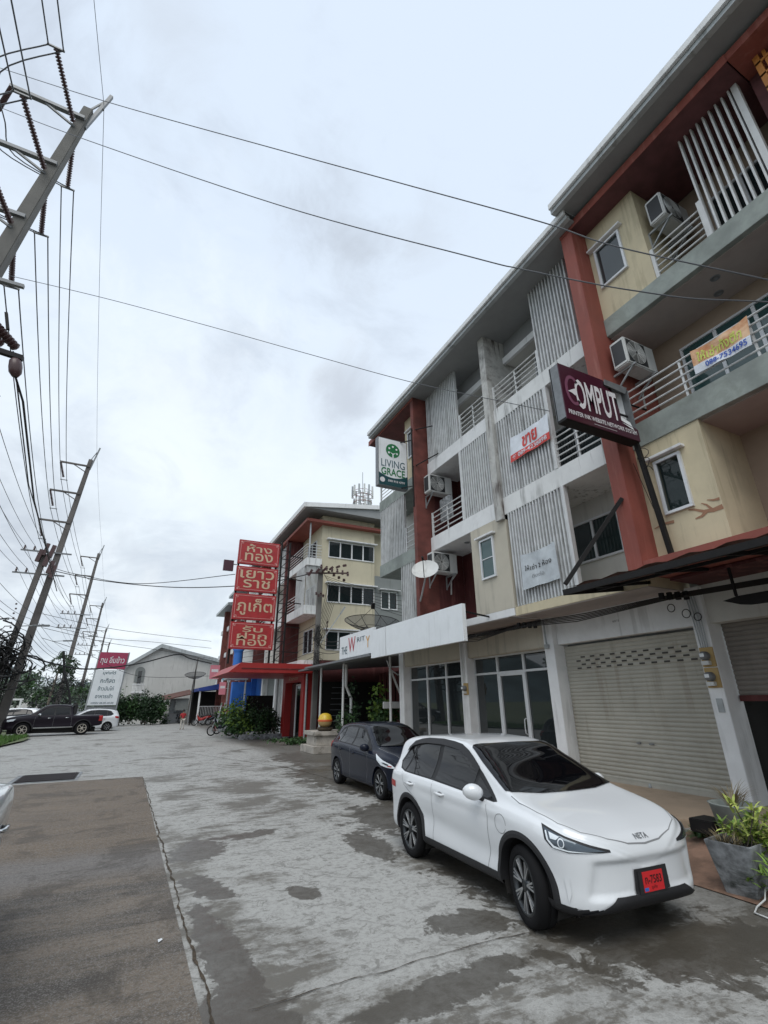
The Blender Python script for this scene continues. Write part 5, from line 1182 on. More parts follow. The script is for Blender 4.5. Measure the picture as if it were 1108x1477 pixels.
# ---- plum black pickup, far left, nose to the left
SP = dict(SW, disp=None); SP.pop('clad'); SP.update(y0=-2.62, y1=2.58, ya=-1.52, yb=1.52, wr=.385, arch=.455, zc=.75, rf=.5, rr=.10, vf=.25, vr=.06, wt=.90, rim=.25, paint='car_plum', ns=130,
    top=[(-2.62, 1.10), (-2.55, 1.12), (-1.02, 1.125), (-.95, 1.13), (-.86, 1.60), (-.7, 1.73), (0, 1.77), (.4, 1.74), (.6, 1.66), (1.15, 1.27), (1.3, 1.22), (2.0, 1.12), (2.45, .98), (2.58, .85)],
    belt=[(-2.62, 1.08), (-.9, 1.10), (0, 1.10), (1.2, 1.08), (2.0, 1.02), (2.58, .82)], bot=[(-2.62, .58), (-2.4, .50), (-1, .42), (2.0, .38), (2.58, .42)],
    half=[(-2.62, .88), (-1.5, .925), (0, .90), (1.5, .925), (2.58, .85)], roofhalf=[(-2.62, .80), (-1.0, .80), (-.8, .62), (.4, .62), (1.2, .74), (2.58, .7)],
    dlo=[(-.82, 1.16), (1.05, 1.13), (.62, 1.45), (.40, 1.60), (-.1, 1.66), (-.72, 1.62)], side_glass=[[(-.74, 1.18), (.0, 1.17), (.0, 1.59), (-.66, 1.57)], [(.10, 1.17), (.92, 1.15), (.55, 1.43), (.36, 1.54), (.10, 1.585)]],
    seams=[[(1.0, 1.1), (1.02, .5)], [(.05, 1.1), (.05, .48)], [(-.85, 1.1), (-.88, .8), (-.90, .5)]], side_patches=[([(-1.0, .44), (1.0, .44), (1.0, .50), (-1.0, .50)], 'chrome', 'side_step')],
    windshield=[(0, .52), (.5, .48), (.68, 1.1), (0, 1.26)], front_sym=[([(0, .95), (.4, .95), (.4, .70), (0, .68)], 'trim', 'grille')], lamps=[([(-.2, .98), (-.1, .86), (.2, .82), (.25, .92)], 'lamp_white', 'headlight', .005)], lx=.85, ly=2.1,
    hood_seams=[], handles=[(.30, 1.0), (-.62, 1.0)], handlec='chrome', mirror=(.92, .78, 1.18), mirrorc='chrome', spokes=6, spoke_pair=[(0, .03)], rimc=('rim_beige', 'rim_beige'), steer=0, archtrim=.05, rear_each=[([(-.1, 1.08), (.12, 1.08), (.12, .78), (-.1, .78)], 'lamp_red', 'tail_light')], rx=.90, ry=-2.50)
SP.pop('rearglass')
c4, b4, *_ = make_car('pickup_truck', 'dark plum double cab pickup parked sideways by the grass verge', 'pickup', SP)
MB().bar((-.62, -.98, 1.15), (-.62, -1.02, 1.72), .10, .16).bar((.62, -.98, 1.15), (.62, -1.02, 1.72), .10, .16).bar((-.66, -1.02, 1.72), (.66, -1.02, 1.72), .16, .09).build('roll_bar', 'trim', b4, bevel=.02)
c4.location = (-4.60, 42.9, 0); c4.rotation_euler = (0, 0, radians(90+9)); c4.scale = (1.13,)*3
# ---- pale cars behind the pickup (small copies)
def small(src, label, loc, rz, paint, grp=None, sc=1):
    c = copy_tree(src); c['label'] = label; c.location = loc; c.rotation_euler = (0, 0, rz); c.scale = (sc,)*3
    def rec(o):
        if o.type == 'MESH' and o.data.materials and o.data.materials[0] and o.data.materials[0].name.startswith('car_'):
            o.data = o.data.copy(); o.data.materials[0] = Mt[paint]
        for ch in o.children: rec(ch)
    rec(c); 
    return c
small(c2, 'white hatchback parked just behind the pickup, its tail showing on the right', (-2.9, 47.5, 0), radians(90+8), 'car_white', sc=1.12)
small(c2, 'white car half hidden beyond the bonnet of the pickup', (-8.6, 52, 0), radians(75), 'car_white', sc=1.2)
small(c2, 'silver car farther off behind the cab of the pickup', (-7.5, 66, 0), radians(95), 'car_silver', sc=1.15)
small(c2, 'silver hatchback beyond the white one at the far end of the lot', (-3.0, 56, 0), radians(95), 'car_silver', sc=1.1)
# ============================================================ MOTORCYCLES
def motorcycle(label, loc, rz, paint, base=None):
    if base: 
        m = copy_tree(base); m['label'] = label; m.location = loc; m.rotation_euler = (0, 0, rz)
        for ch in m.children:
            if ch.name.startswith('bodywork'): ch.data = ch.data.copy(); ch.data.materials[0] = Mt[paint]
        return m
    m = thing('motorcycle', label, 'motorcycle', (0, 0, 0), 'motorcycles parked at the far end')
    for y in (-.62, .62):
        w = MB().lathe([(.235, -.04), (.28, -.035), (.30, 0), (.28, .035), (.235, .04), (.225, 0), (.235, -.04)], 28, (0, 0, 0), 'x').build('wheel', 'rubber', m, smooth=True)
        mb = MB(); [mb.bar((0, 0, 0), (0, .23*cos(a*pi/5), .23*sin(a*pi/5)), .014) for a in range(10)]; mb.build('rim', 'rim_bright', w); w.location = (0, y, .30)
    bw = MB(); rows = [(-.85, .80, .05, .06), (-.6, .78, .12, .13), (-.25, .68, .13, .18), (.0, .52, .12, .14), (.25, .58, .16, .18), (.38, .80, .17, .16), (.42, 1.0, .12, .06)]
    for (y, z, w_, h_) in rows:
        for k in range(12): a = 2*pi*k/12; bw.v.append((w_*cos(a), y, z+h_*sin(a)))
    bw.f += [(i*12+k, i*12+(k+1) % 12, (i+1)*12+(k+1) % 12, (i+1)*12+k) for i in range(6) for k in range(12)]+[tuple(range(12)), tuple(72+k for k in range(12))]
    bw.build('bodywork', paint, m, smooth=True)
    MB().tube([(0, -.75, .88), (0, -.4, .88), (0, -.05, .82), (0, .05, .76)], [.08, .12, .12, .05], 10).build('seat', 'trim', m, smooth=True)
    MB().tube([(-.33, .28, 1.05), (-.15, .36, 1.03), (.15, .36, 1.03), (.33, .28, 1.05)], .016, 6).cyl((-.2, .33, 1.03), (-.27, .33, 1.22), .008).cyl((.2, .33, 1.03), (.27, .33, 1.22), .008).build('handlebar', 'black_metal', m)
    MB().bar((-.08, .38, .9), (-.08, .62, .3), .035).bar((.08, .38, .9), (.08, .62, .3), .035).bar((.1, -.1, .32), (.1, -.62, .3), .05).bar((-.1, -.2, .25), (-.1, -.55, .8), .04).build('fork', 'galv', m)
    MB().box(-.12, .12, -.18, .15, .22, .46).build('engine', 'grey_metal', m, bevel=.03)
    MB().lathe([(0, .03), (.05, .02), (.07, 0), (.0, -.02)], 14, (0, .50, .92), 'y').build('headlight', 'lamp_white', m)
    m.location = loc; m.rotation_euler = (0, 0, rz); return m
m1 = motorcycle('black motorcycle nearest the shrubs beside the red shop', (5.55, 35.2, 0), radians(60), 'car_navy')
motorcycle('silver and black motorcycle between the shrubs and the ladder', (6.2, 37.0, 0), radians(70), 'car_silver', m1)
motorcycle('red motorcycle by the white pillar at the far awning', (6.4, 52.5, 0), radians(80), 'red_paint', m1)
motorcycle('black motorcycle beside the red one at the far awning', (7.3, 53.2, 0), radians(80), 'car_navy', m1)
motorcycle('white fronted motorcycle parked against the far hedge', (1.6, 60.5, 0), radians(160), 'car_white', m1)
motorcycle('dark motorcycle under the small shed roof at the far end', (4.8, 60.0, 0), radians(20), 'car_navy', m1)
# ============================================================ SECOND BLOCK (yellow side wall)
yb = thing('shophouse_block', 'cream building with a wide yellow side wall and grey lower wing beyond the gap', 'building', (12, 33, 0))
Ys = 27.0; Xs = 9.15
def swall(p, x0, x1, z0, z1, y, holes, m):
    mb = MB(); xs = sorted({x0, x1, *[h[0] for h in holes], *[h[1] for h in holes]}); zs = sorted({z0, z1, *[h[2] for h in holes], *[h[3] for h in holes]})
    for a, b in zip(xs, xs[1:]):
        for c, d in zip(zs, zs[1:]):
            if any(h[0] <= a and b <= h[1] and h[2] <= c and d <= h[3] for h in holes): continue
            mb.box(a, b, y, y+.2, c, d)
    return mb.build('side_wall', m, p)
def swindow(p, x0, x1, z0, z1, y, cols, pane='glass_window', canopy=True, curtain='curtain'):
    t = .06; mb = MB().box(x0, x1, y-.05, y+.05, z0, z0+t).box(x0, x1, y-.05, y+.05, z1-t, z1)
    for i in range(cols+1): xx = x0+(x1-x0)*i/cols; mb.box(max(x0, xx-t*.6), min(x1, xx+t*.6), y-.045, y+.045, z0+t, z1-t)
    o = mb.build('window', 'white_clean', p); MB().quad((x0, y+.02, z0), (x1, y+.02, z0), (x1, y+.02, z1), (x0, y+.02, z1)).build('pane', pane, o)
    MB().box(x0, x1, y+.25, y+.27, z0, z1).build('curtain', curtain, o)
    if canopy: MB().box(x0-.15, x1+.15, y-.28, y-.002, z1+.05, z1+.12).build('window_canopy', 'white_clean', o)
    return o
w4 = (9.6, 12.72, 10.30, 11.38); w3 = (9.6, 12.72, 7.52, 8.62); w2 = (9.6, 12.72, 4.75, 5.85)
swall(yb, Xs, 12.76, 4.2, 13.0, Ys, [w4, w3, w2], 'cream_wall')
for w in (w4, w3, w2): swindow(yb, *w, Ys, 4)
mb = MB()
for w in (w4, w3, w2):
    for i in range(22): mb.box(w[0], w[1], Ys+.06, Ys+.08, w[2]+.03+i*.048, w[2]+.055+i*.048)
mb.build('louvre', 'curtain', yb)
swall(yb, 12.765, 17, 3.9, 9.45, Ys-.01, [(13.2, 14.35, 7.35, 8.5)], 'grey_wall'); swindow(yb, 13.2, 14.35, 7.35, 8.5, Ys-.01, 2)
MB().box(12.765, 17, Ys+.5, Ys+.7, 9.46, 13.0).build('side_wall', 'cream_wall', yb)
MB().box(Xs, 17, Ys-.45, Ys-.003, 12.35, 12.52).build('red_slab', 'red_wall', yb); MB().box(8.0, Xs, Ys-.45, 43, 12.35, 12.52).build('red_slab', 'red_wall', yb)
mb = MB().add([(7.75, 26.1, 13.02), (17, 26.1, 13.02), (17, 43, 13.02), (7.75, 43, 13.02), (7.75, 26.1, 13.25), (17, 26.1, 14.5), (17, 43, 14.5), (7.75, 43, 13.25)], [(0, 3, 2, 1), (4, 5, 6, 7), (0, 1, 5, 4), (3, 0, 4, 7)])
mb.build('soffit', 'soffit', yb); MB().box(7.6, 7.745, 26.0, 43, 13.0, 13.3).build('gutter', 'white_clean', yb)
mb = MB().bar((7.7, 26.02, 13.15), (17, 26.02, 14.35), .1, .28); mb.build('fascia', 'white_clean', yb)
# front facade facing the street, four bays deep
MB().box(Xs, Xs+.2, Ys+.201, 43, 4.2, 13.0).build('front_wall', 'cream_wall', yb)
for k in range(4):
    ya, yc_ = Ys+.1+k*4, Ys+3.9+k*4
    for (z0, z1) in ((UB, UT), (LB, LT), (B1, B2)): MB().box(8.2, Xs, ya, yc_, z0, z1).build('balcony_slab', 'white_wall', yb)
    MB().box(8.0, Xs, ya+3.82, ya+4.05, 4.2, 12.34).build('column', 'dark_red' if k % 2 == 0 else 'white_wall', yb)
    mb = MB()
    for i in range(14): mb.box(8.2, 8.3, ya+.2+i*.12, ya+.245+i*.12, LT if k % 2 == 0 else UT, UB if k % 2 == 0 else 12.3)
    mb.build('slat_screen', 'slat', yb)
    mb = MB()
    for z in (UT, LT):
        for i in range(5): mb.box(8.22, 8.25, ya, yc_, z+.15+i*.18, z+.18+i*.18)
    mb.build('railing', 'rail_white', yb)
    for z in (UT+.1, LT+.1, B2+.5): window(yb, ya+.8, ya+2.6, z, z+1.4, Xs, 2, False)
mb = MB()
for i in range(12): mb.box(8.25+i*.075, 8.29+i*.075, Ys-.04, Ys-.005, LT, UB)
mb.build('slat_screen', 'slat', yb)
mb = MB()
for i in range(5): mb.box(8.22, Xs, Ys-.03, Ys-.003, UT+.12+i*.18, UT+.15+i*.18)
mb.build('railing', 'rail_white', yb)
MB().box(8.2, Xs, Ys-.12, Ys+.09, UB, UT).build('balcony_slab', 'white_wall', yb); MB().box(8.2, Xs, Ys-.12, Ys+.09, LB, LT).build('balcony_slab', 'white_wall', yb)
MB().cyl((8.35, Ys-.1, UT), (8.35, Ys-.1, 12.34), .05).build('pipe', 'galv', yb)
MB().box(Xs, 17, Ys+.01, Ys+.2, .28, 4.19).build('ground_wall', 'dark_red', yb)
MB().box(16, 17, Ys+.9, 43, 0, 13.0).build('rear_wall', 'cream_wall', yb)
for k in range(4): MB().box(9.3, 9.5, Ys+.2+k*4, Ys+4.1+k*4, 0, 4.19).build('ground_wall', ('dark_red', 'white_wall', 'grey_wall', 'blue_paint')[k], yb)
for k in range(4): MB().box(8.9, 9.3, Ys+4.0+k*4, Ys+4.35+k*4, 0, 3.9).build('column', ('white_clean', 'white_clean', 'white_wall', 'blue_paint')[k], yb)
# red shop front
rs = thing('red_shopfront', 'bright red portal with a white framed glass door at the foot of the cream building', 'shopfront', (8.8, 29, 0))
MB().box(8.35, 8.9, 26.75, 27.25, .1, 3.5).box(8.35, 8.9, 30.4, 31.0, .1, 3.5).box(8.35, 8.9, 27.25, 30.4, 3.05, 3.5).build('portal', 'red_paint', rs, bevel=.01)
MB().box(8.75, 8.85, 27.3, 30.35, .1, 3.0).build('door_leaf', 'dark_red', rs); mb = MB()
for y in (27.9, 29.2): mb.box(8.68, 8.75, y, y+.08, .1, 2.95)
mb.box(8.68, 8.75, 27.98, 29.2, 2.87, 2.95); mb.build('door_frame', 'white_clean', rs); MB().quad((8.72, 27.98, .1), (8.72, 29.2, .1), (8.72, 29.2, 2.87), (8.72, 27.98, 2.87)).build('glass_door', 'glass_dark', rs)
MB().box(8.9, 13.5, 26.6, 26.9, 3.0, 3.9).box(9.0, 9.4, 26.55, 26.8, .1, 3.0).build('side_beam', 'dark_red', rs)
text('lettering', 'ห้างทอง', 1.8, .22, (8.345, 28.8, 3.27), (0, -1, 0), (0, 0, 1), 'gold_text', rs, .004)
rc = thing('red_canopy', 'long bright red flat canopy projecting under the stack of red signs', 'canopy', (6.4, 29, 3.6))
mb = MB().add([(4.25, 26.5, 3.42), (8.9, 26.5, 3.42), (8.9, 33, 3.42), (4.25, 33, 3.42), (4.85, 26.5, 3.92), (8.9, 26.5, 3.92), (8.9, 33, 3.92), (4.85, 33, 3.92)], [(0, 3, 2, 1), (4, 5, 6, 7), (0, 1, 5, 4), (1, 2, 6, 5), (2, 3, 7, 6), (3, 0, 4, 7)])
mb.build('canopy_shell', 'red_paint', rc, bevel=.02)
MB().box(4.9, 8.8, 26.47, 26.497, 3.62, 3.66).build('trim_line', 'dark_red', rc)
for (x, y) in ((8.5, 32.8), (8.5, 26.7)): MB().cyl((x, y, 0), (x, y, 3.42), .06).build('post', 'galv', rc)
# sign stack
ss = thing('sign_stack', 'stack of four red panels with gold Thai lettering above the red canopy', 'sign', (5.3, 27, 4.2))
ztop, zbot = 10.72, 4.50; hh = (ztop-zbot)/4
words = [['ห้าง', 'ทอง'], ['เยาว', 'ราช'], ['ภูเก็ต'], ['รับ', 'ฝาก', 'ทอง']]
for k, ws in enumerate(words):
    z1 = ztop-k*hh; z0 = z1-hh+.14; dx = .0; xa, xb = 4.20, 6.54
    p = MB().box(xa, xb, 26.95, 27.15, z0, z1).build('panel', 'sign_red', ss, bevel=.01); p['label'] = 'red panel reading '+''.join(ws)
    f = MB(); yy = 26.945
    for q in (.10,):
        a, b, c, d = xa+q, xb-q, z0+q, z1-q; r = .12; pts = [(a+r, c), (b-r, c), (b-r, c+r), (b, c+r), (b, d-r), (b-r, d-r), (b-r, d), (a+r, d), (a+r, d-r), (a, d-r), (a, c+r), (a+r, c+r)]
        for (u, v_), (s_, t_) in zip(pts, pts[1:]+pts[:1]): f.bar((u, yy, v_), (s_, yy, t_), .022, .01, (0, 1, 0))
        for (u, v_) in ((a+.03, c+.03), (b-.03, c+.03), (a+.03, d-.03), (b-.03, d-.03)): f.box(u-.045, u+.045, yy-.004, yy+.004, v_-.045, v_+.045)
    f.build('border', 'pink_line', p)
    n = len(ws); 
    for i, wtxt in enumerate(ws):
        hz = (z1-z0-.34)/n; zc = z1-.17-hz*(i+.5); wid = {'ห้าง': 1.45, 'ทอง': 1.6, 'เยาว': 1.9, 'ราช': 1.5, 'ภูเก็ต': 1.95, 'รับ': 1.1, 'ฝาก': 1.6}[wtxt]
        text('lettering', wtxt, wid, hz*(.86 if n < 3 else .92), ((xa+xb)/2, yy, zc), (1, 0, 0), (0, 0, 1), 'gold_text', p, .006, .010)
mb = MB()
for x in (4.3, 6.45): mb.bar((x, 27.25, 3.9), (x, 27.25, ztop), .10)
for x in (6.75, 7.25): mb.bar((x, 27.3, 3.9), (x, 27.3, 11.0), .09)
for i in range(13): z = 4.1+i*.53; mb.bar((6.75, 27.3, z), (7.25, 27.3, z+.53), .04).bar((6.75, 27.3, z), (7.25, 27.3, z), .04)
for i in range(5): mb.bar((7.25, 27.3, 4.6+i*1.4), (8.2, 27.6, 4.6+i*1.4), .05)
mb.build('truss', 'black_metal', ss)
MB().box(3.55, 4.1, 27.6, 27.8, 9.0, 9.6).build('end_board', 'maroon', ss); MB().bar((4.1, 27.7, 9.4), (4.3, 27.7, 9.4), .05).build('board_arm', 'galv', ss)
# ============================================================ CAFE PAVILION between the blocks
cf = thing('cafe_pavilion', 'dark open shelter with white and red inner walls between the two blocks', 'building', (11, 22, 0))
MB().box(14.5, 14.7, 17.6, 26.9, .0, 3.9).box(9.2, 14.5, 26.3, 26.5, 0, 3.0).build('rear_wall', 'interior_dark', cf)
MB().add([(7.9, 17.7, 3.60), (14.6, 17.7, 3.95), (14.6, 26.4, 3.95), (7.9, 26.4, 3.50), (7.9, 17.7, 3.68), (14.6, 17.7, 4.03), (14.6, 26.4, 4.03), (7.9, 26.4, 3.58)], [(0, 3, 2, 1), (4, 5, 6, 7), (0, 1, 5, 4), (1, 2, 6, 5), (2, 3, 7, 6), (3, 0, 4, 7)]).build('roof', 'grey_metal', cf)
mb = MB(); 
for i in range(14): mb.box(12.0, 12.03, 18+i*.5, 18.35+i*.5, .2, 3.4)
mb.build('slat_wall', 'dark_red', cf)
for (x, y, z) in ((8.1, 20.3, 3.6), (8.1, 23.2, 3.55), (9.3, 18.2, 3.7), (9.9, 18.2, 3.7)): MB().cyl((x, y, 0), (x, y, z), .05).build('post', 'plastic_white', cf)
mb = MB().tube([(8.35, 20.6, 3.5), (8.35, 20.6, 2.6), (8.6, 20.6, 2.1), (8.6, 20.6, 0)], .06, 10)
mb.build('drain_pipe', 'plastic_white', cf)
MB().bar((9.3, 18.2, 3.2), (9.9, 18.2, 1.9), .06).box(9.2, 11.2, 18.6, 18.7, 1.7, 1.95).build('brace', 'plastic_white', cf)
mb = MB()
for i in range(7): mb.box(9.6+i*.02, 10.6, 25.9, 26.0, 1.0+i*.28, 1.03+i*.28)
mb.build('menu_lines', 'grey_metal', cf)
MB().tube([(9.0, 17.9, 3.5), (9.15, 17.9, 3.15), (9.5, 17.9, 2.95), (9.9, 17.9, 3.15), (10.0, 17.9, 3.5)], .03, 8).build('hanging_cable', 'galv', cf)
tw = thing('fascia_sign', 'white sign board reading THE W with coloured lettering beside the blank white sign', 'sign', (7.6, 18, 4))
MB().prism([(16.2, 3.62), (19.6, 3.62), (19.6, 4.52), (16.2, 4.52)], lambda a, b, d: (7.62+d, a, b), 0, .10).build('panel', 'white_sign', tw)
D('letter_red', (.50, .04, .07), .4); D('letter_orange', (.70, .35, .05), .4)
text('lettering', 'THE', .62, .30, (7.612, 19.05, 3.93), (0, -1, 0), (0, 0, 1), 'grey_text', tw, .003)
text('lettering', 'W', .72, .58, (7.612, 18.25, 4.10), (0, -1, 0), (0, 0, 1), 'letter_red', tw, .003); text('lettering', 'RIT', .75, .17, (7.612, 17.35, 4.22), (0, -1, 0), (0, 0, 1), 'grey_text', tw, .003)
text('lettering', 'Y', .34, .42, (7.612, 16.7, 4.05), (0, -1, 0), (0, 0, 1), 'letter_orange', tw, .003)
MB().box(7.5, 8.0, 16.3, 24.0, 3.50, 3.58).build('awning_edge', 'grey_metal', tw)
# mesh dish
md = thing('satellite_dish', 'large black mesh satellite dish standing behind the blank white sign', 'satellite dish', (8.8, 19, 3.9))
mb = MB(); na = 24; cen = Vector((8.84, 19.0, 4.80)); R_ = 1.18; dn = Vector((-.12, -.40, 1)).normalized(); u1 = dn.cross(Vector((0, 1, 0))).normalized(); u2 = dn.cross(u1)
def dp(r, a): return cen+u1*(R_*r*cos(a))+u2*(R_*r*sin(a))+dn*(.42*r*r)
for k in range(8): a = k*pi/4; mb.tube([dp(j/6, a) for j in range(7)], .014, 5)
for r in (.5, 1.0): mb.tube([dp(r, 2*pi*i/32) for i in range(33)], .016 if r == 1 else .010, 5)
mb.build('ribs', 'black_metal', md); mb = MB()
v = [dp(j/8, 2*pi*k/32) for j in range(9) for k in range(32)]; mb.add(v, [(j*32+k, j*32+(k+1) % 32, (j+1)*32+(k+1) % 32, (j+1)*32+k) for j in range(8) for k in range(32)])
m = bpy.data.materials.new('mesh_gauze'); m.use_nodes = True; N = NT(m.node_tree); b_ = N.n['Principled BSDF']; b_.inputs['Base Color'].default_value = (.015, .015, .015, 1); b_.inputs['Alpha'].default_value = .55; Mt['gauze'] = m
mb.build('mesh', 'gauze', md, smooth=True)
mb = MB(); tip = cen+dn*1.0
for k in (0, 2, 5): mb.tube([dp(.92, k*pi/4+.3), tip], .010, 5)
mb.cyl(tip-dn*.05, tip+dn*.2, .09).cyl(cen, cen-dn*.25, .05).cyl(cen-Vector((0, 0, .2)), (8.84, 19, 3.8), .045); mb.build('feed', 'black_metal', md)
# street furniture in the gap
D('dirty_plaster', (.40, .37, .33), .85, var=.2, vscale=3, stain=.7, stainc=(.10, .09, .07), bump=.3)
bp = thing('planter_box', 'stepped whitewashed brick planter box at the road edge before the dark shelter', 'planter', (7.6, 21, 0))
MB().box(6.95, 8.6, 20.5, 22.3, 0, .28).box(7.15, 8.5, 20.75, 22.1, .28, .66).box(7.05, 8.55, 20.65, 22.2, .66, .82).build('masonry', 'dirty_plaster', bp, bevel=.015)
bl = thing('ball_ornament', 'yellow and red striped round ornament on top of the stepped planter', 'ornament', (7.6, 21, .82))
D('ornament_yellow', (.62, .42, .04), .35); D('ornament_red', (.55, .10, .03), .35)
MB().lathe([(0, .84), (.28, .84), (.34, .90), (.34, .96), (0, .96)], 20, (7.62, 21.1, 0)).build('base', 'soil', bl)
MB().lathe([(0, 1.52)]+[(.30*sin(a*pi/12), 1.30+.23*cos(a*pi/12)) for a in range(1, 5)]+[(.30, 1.27)], 24, (7.62, 21.1, 0)).build('upper', 'ornament_yellow', bl, smooth=True)
MB().lathe([(.30, 1.27), (.315, 1.24), (.30, 1.19)], 24, (7.62, 21.1, 0)).build('stripe', 'ornament_red', bl, smooth=True)
MB().lathe([(.30, 1.19), (.27, 1.08), (.2, 1.0), (0, .96)], 24, (7.62, 21.1, 0)).build('lower', 'ochre', bl, smooth=True)
bush('shrub', 'bright green leafy shrub in the dark shelter behind the blue hatchback', 'shrub', (9.6, 19.3, 1.35), (.75, .6, .8), 1100, .16, 'leaf', 21, 'leaf_light')
bush('shrub', 'dark shrub beside the white posts left of the bright green one', 'shrub', (8.5, 20.6, 1.25), (.45, .6, .85), 900, .12, 'leaf_dark', 22, 'leaf')
bush('shrub', 'low dark plants behind the ball ornament', 'shrub', (9.1, 22.4, .8), (.6, .6, .4), 500, .12, 'leaf_dark', 23)
bush('shrub', 'low spreading green patch on the ground before the red portal', 'shrub', (7.6, 26.2, .16), (1.0, .8, .16), 800, .12, 'leaf', 24, stem=False)
bush('shrub', 'large dark shrub nearest the parked motorcycles', 'shrub', (6.2, 32.2, .95), (1.15, 1.0, .85), 2200, .17, 'leaf', 25, 'leaf_light')
bush('shrub', 'rounded dark shrub in the middle of the row before the white columns', 'shrub', (7.3, 31.6, .9), (.8, .8, .9), 1300, .14, 'leaf_dark', 26, 'leaf')
bush('shrub', 'tall thin shrub next to the left side of the red portal', 'shrub', (8.0, 31.3, 1.0), (.45, .5, .9), 700, .13, 'leaf_dark', 27)
tag(MB().box(5.9, 8.4, 30.6, 30.8, 0, .26).build('planter_kerb', 'planter_concrete', bevel=.01), 'low concrete kerb in front of the dark shrubs', 'kerb')
tag(MB().box(6.6, 8.3, 33.0, 33.08, 0.3, 2.4).build('dark_screen', 'interior_dark', bevel=.01), 'dark screen panel standing behind the shrubs', 'screen')
# concrete service pole with insulators in front of the cream wall
sp_ = thing('utility_pole', 'short concrete pole with rows of black insulators before the cream side wall', 'utility pole', (8.75, 26, 0))
MB().bar((8.72, 26, 0), (8.80, 26, 9.2), .26, .22).build('shaft', 'pole_concrete', sp_)
mb = MB()
for i in range(6):
    mb.bar((8.2+i*.42-1.0+.8, 25.75, 9.0+.16*i-.3), (8.2+i*.42-.8+.8, 25.75, 9.35+.10*i-.3), .13)
for i in range(4): mb.lathe([(0, 0), (.09, .02), (.05, .05), (.10, .08), (.05, .11), (.09, .15), (0, .18)], 10, (9.2+i*.32, 25.7, 8.9-.12*i))
mb.bar((7.9, 25.85, 8.85), (10.4, 25.85, 9.1), .08)
for i in range(6): mb.lathe([(0, 0), (.08, .03), (.05, .08), (.085, .13), (.05, .19), (.07, .25), (0, .3)], 10, (8.7+i*.33, 25.6, 9.1-.05*i))
for i in range(4): mb.lathe([(0, 0), (.08, .03), (.04, .08), (.08, .13), (0, .2)], 10, (8.5+.14*i, 25.7, 7.6-.1*(i % 2)))
mb.build('insulator_row', 'insulator', sp_)
mb = MB(); 
for i in range(5): mb.lathe([(0, 0), (.06, .02), (.03, .05), (.06, .09), (0, .12)], 8, (9.25, 25.8, 6.1-.24*i))
mb.bar((9.25, 25.85, 4.9), (9.25, 25.85, 6.3), .03); mb.build('rack', 'insulator', sp_)
MB().bar((8.9, 25.8, 5.0), (9.9, 25.5, 6.6), .05).bar((9.9, 25.5, 6.6), (10.15, 25.45, 7.0), .18, .08).build('lamp_arm', 'galv', sp_)
r_ = random.Random(8); mb = MB()
for i in range(26):
    z = r_.uniform(3.4, 5.6); mb.tube([(8.75+r_.uniform(-.3, .3), 25.85+r_.uniform(-.2, .1), z+r_.uniform(-.5, .5)) for _ in range(4)], .014, 4)
for i in range(7): mb.tube([(8.95, 25.8, 8.9), (9.2+i*.12, 25.7, 8.4-.2*i), (9.0+.1*i, 25.75, 7.2), (8.9, 25.8, 6.6-.3*i)], .012, 4)
mb.build('cable_tangle', 'cable', sp_)
# ============================================================ THIRD BLOCK and far end
tb = thing('shophouse_block', 'farther row with brown red columns and blue paint left of the red sign stack', 'building', (12, 52, 0))
MB().box(9.2, 17, 44, 60, 0, 12.2).build('wall', 'white_wall', tb)
for k in range(4):
    MB().box(8.1, 9.2, 44.2+k*4.1, 44.8+k*4.1, 0, 11.6).build('column', 'red_dirty', tb)
    for z in (9.4, 6.6, 3.9): MB().box(8.4, 9.2, 44.9+k*4.1, 48.2+k*4.1, z, z+.45).build('balcony_slab', 'white_wall', tb)
    for z in (10, 7.2, 4.6): window(tb, 45.6+k*4.1, 47.4+k*4.1, z, z+1.3, 9.2, 2, False)
MB().box(8.5, 9.15, 44.9, 46.4, 4.6, 8.0).build('blue_screen', 'blue_paint', tb)
mb = MB().add([(7.6, 43.8, 12.2), (17, 43.8, 12.2), (17, 52, 12.2), (7.6, 52, 12.2), (7.6, 43.8, 12.45), (17, 43.8, 13.8), (17, 52, 13.8), (7.6, 52, 12.45)], [(0, 3, 2, 1), (4, 5, 6, 7), (0, 1, 5, 4), (3, 0, 4, 7)]); mb.build('roof', 'roof_metal', tb)
MB().add([(7.6, 52.2, 11.6), (17, 52.2, 11.6), (17, 60.4, 11.6), (7.6, 60.4, 11.6), (7.6, 52.2, 11.85), (17, 52.2, 13.2), (17, 60.4, 13.2), (7.6, 60.4, 11.85)], [(0, 3, 2, 1), (4, 5, 6, 7), (0, 1, 5, 4), (3, 0, 4, 7)]).build('roof', 'roof_metal', tb)
tag(MB().box(7.4, 9.1, 43.2, 43.9, 0, 3.6).build('blue_shutter_booth', 'blue_paint', bevel=.02), 'blue painted booth wall behind the shrubs', 'booth')
wtk = thing('water_tank', 'blue ribbed water tank above the red canopy end', 'tank', (7.4, 41, 4)); MB().lathe([(0, 4.0), (.32, 4.0)]+[(.34+(.02 if i % 2 else 0), 4.1+i*.16) for i in range(12)]+[(.5, 6.1), (0, 6.2)], 24, (7.3, 41.5, 0)).build('tank', 'blue_paint', wtk, smooth=True)
MB().box(6.5, 8.1, 40.6, 42.4, 3.7, 4.0).box(6.6, 6.7, 40.7, 40.8, 0, 3.7).box(7.9, 8.0, 40.7, 40.8, 0, 3.7).build('stand', 'galv', wtk)
aw = thing('awning_shelter', 'blue edged awning over a white railed yard at the far end', 'shelter', (7.8, 56, 0))
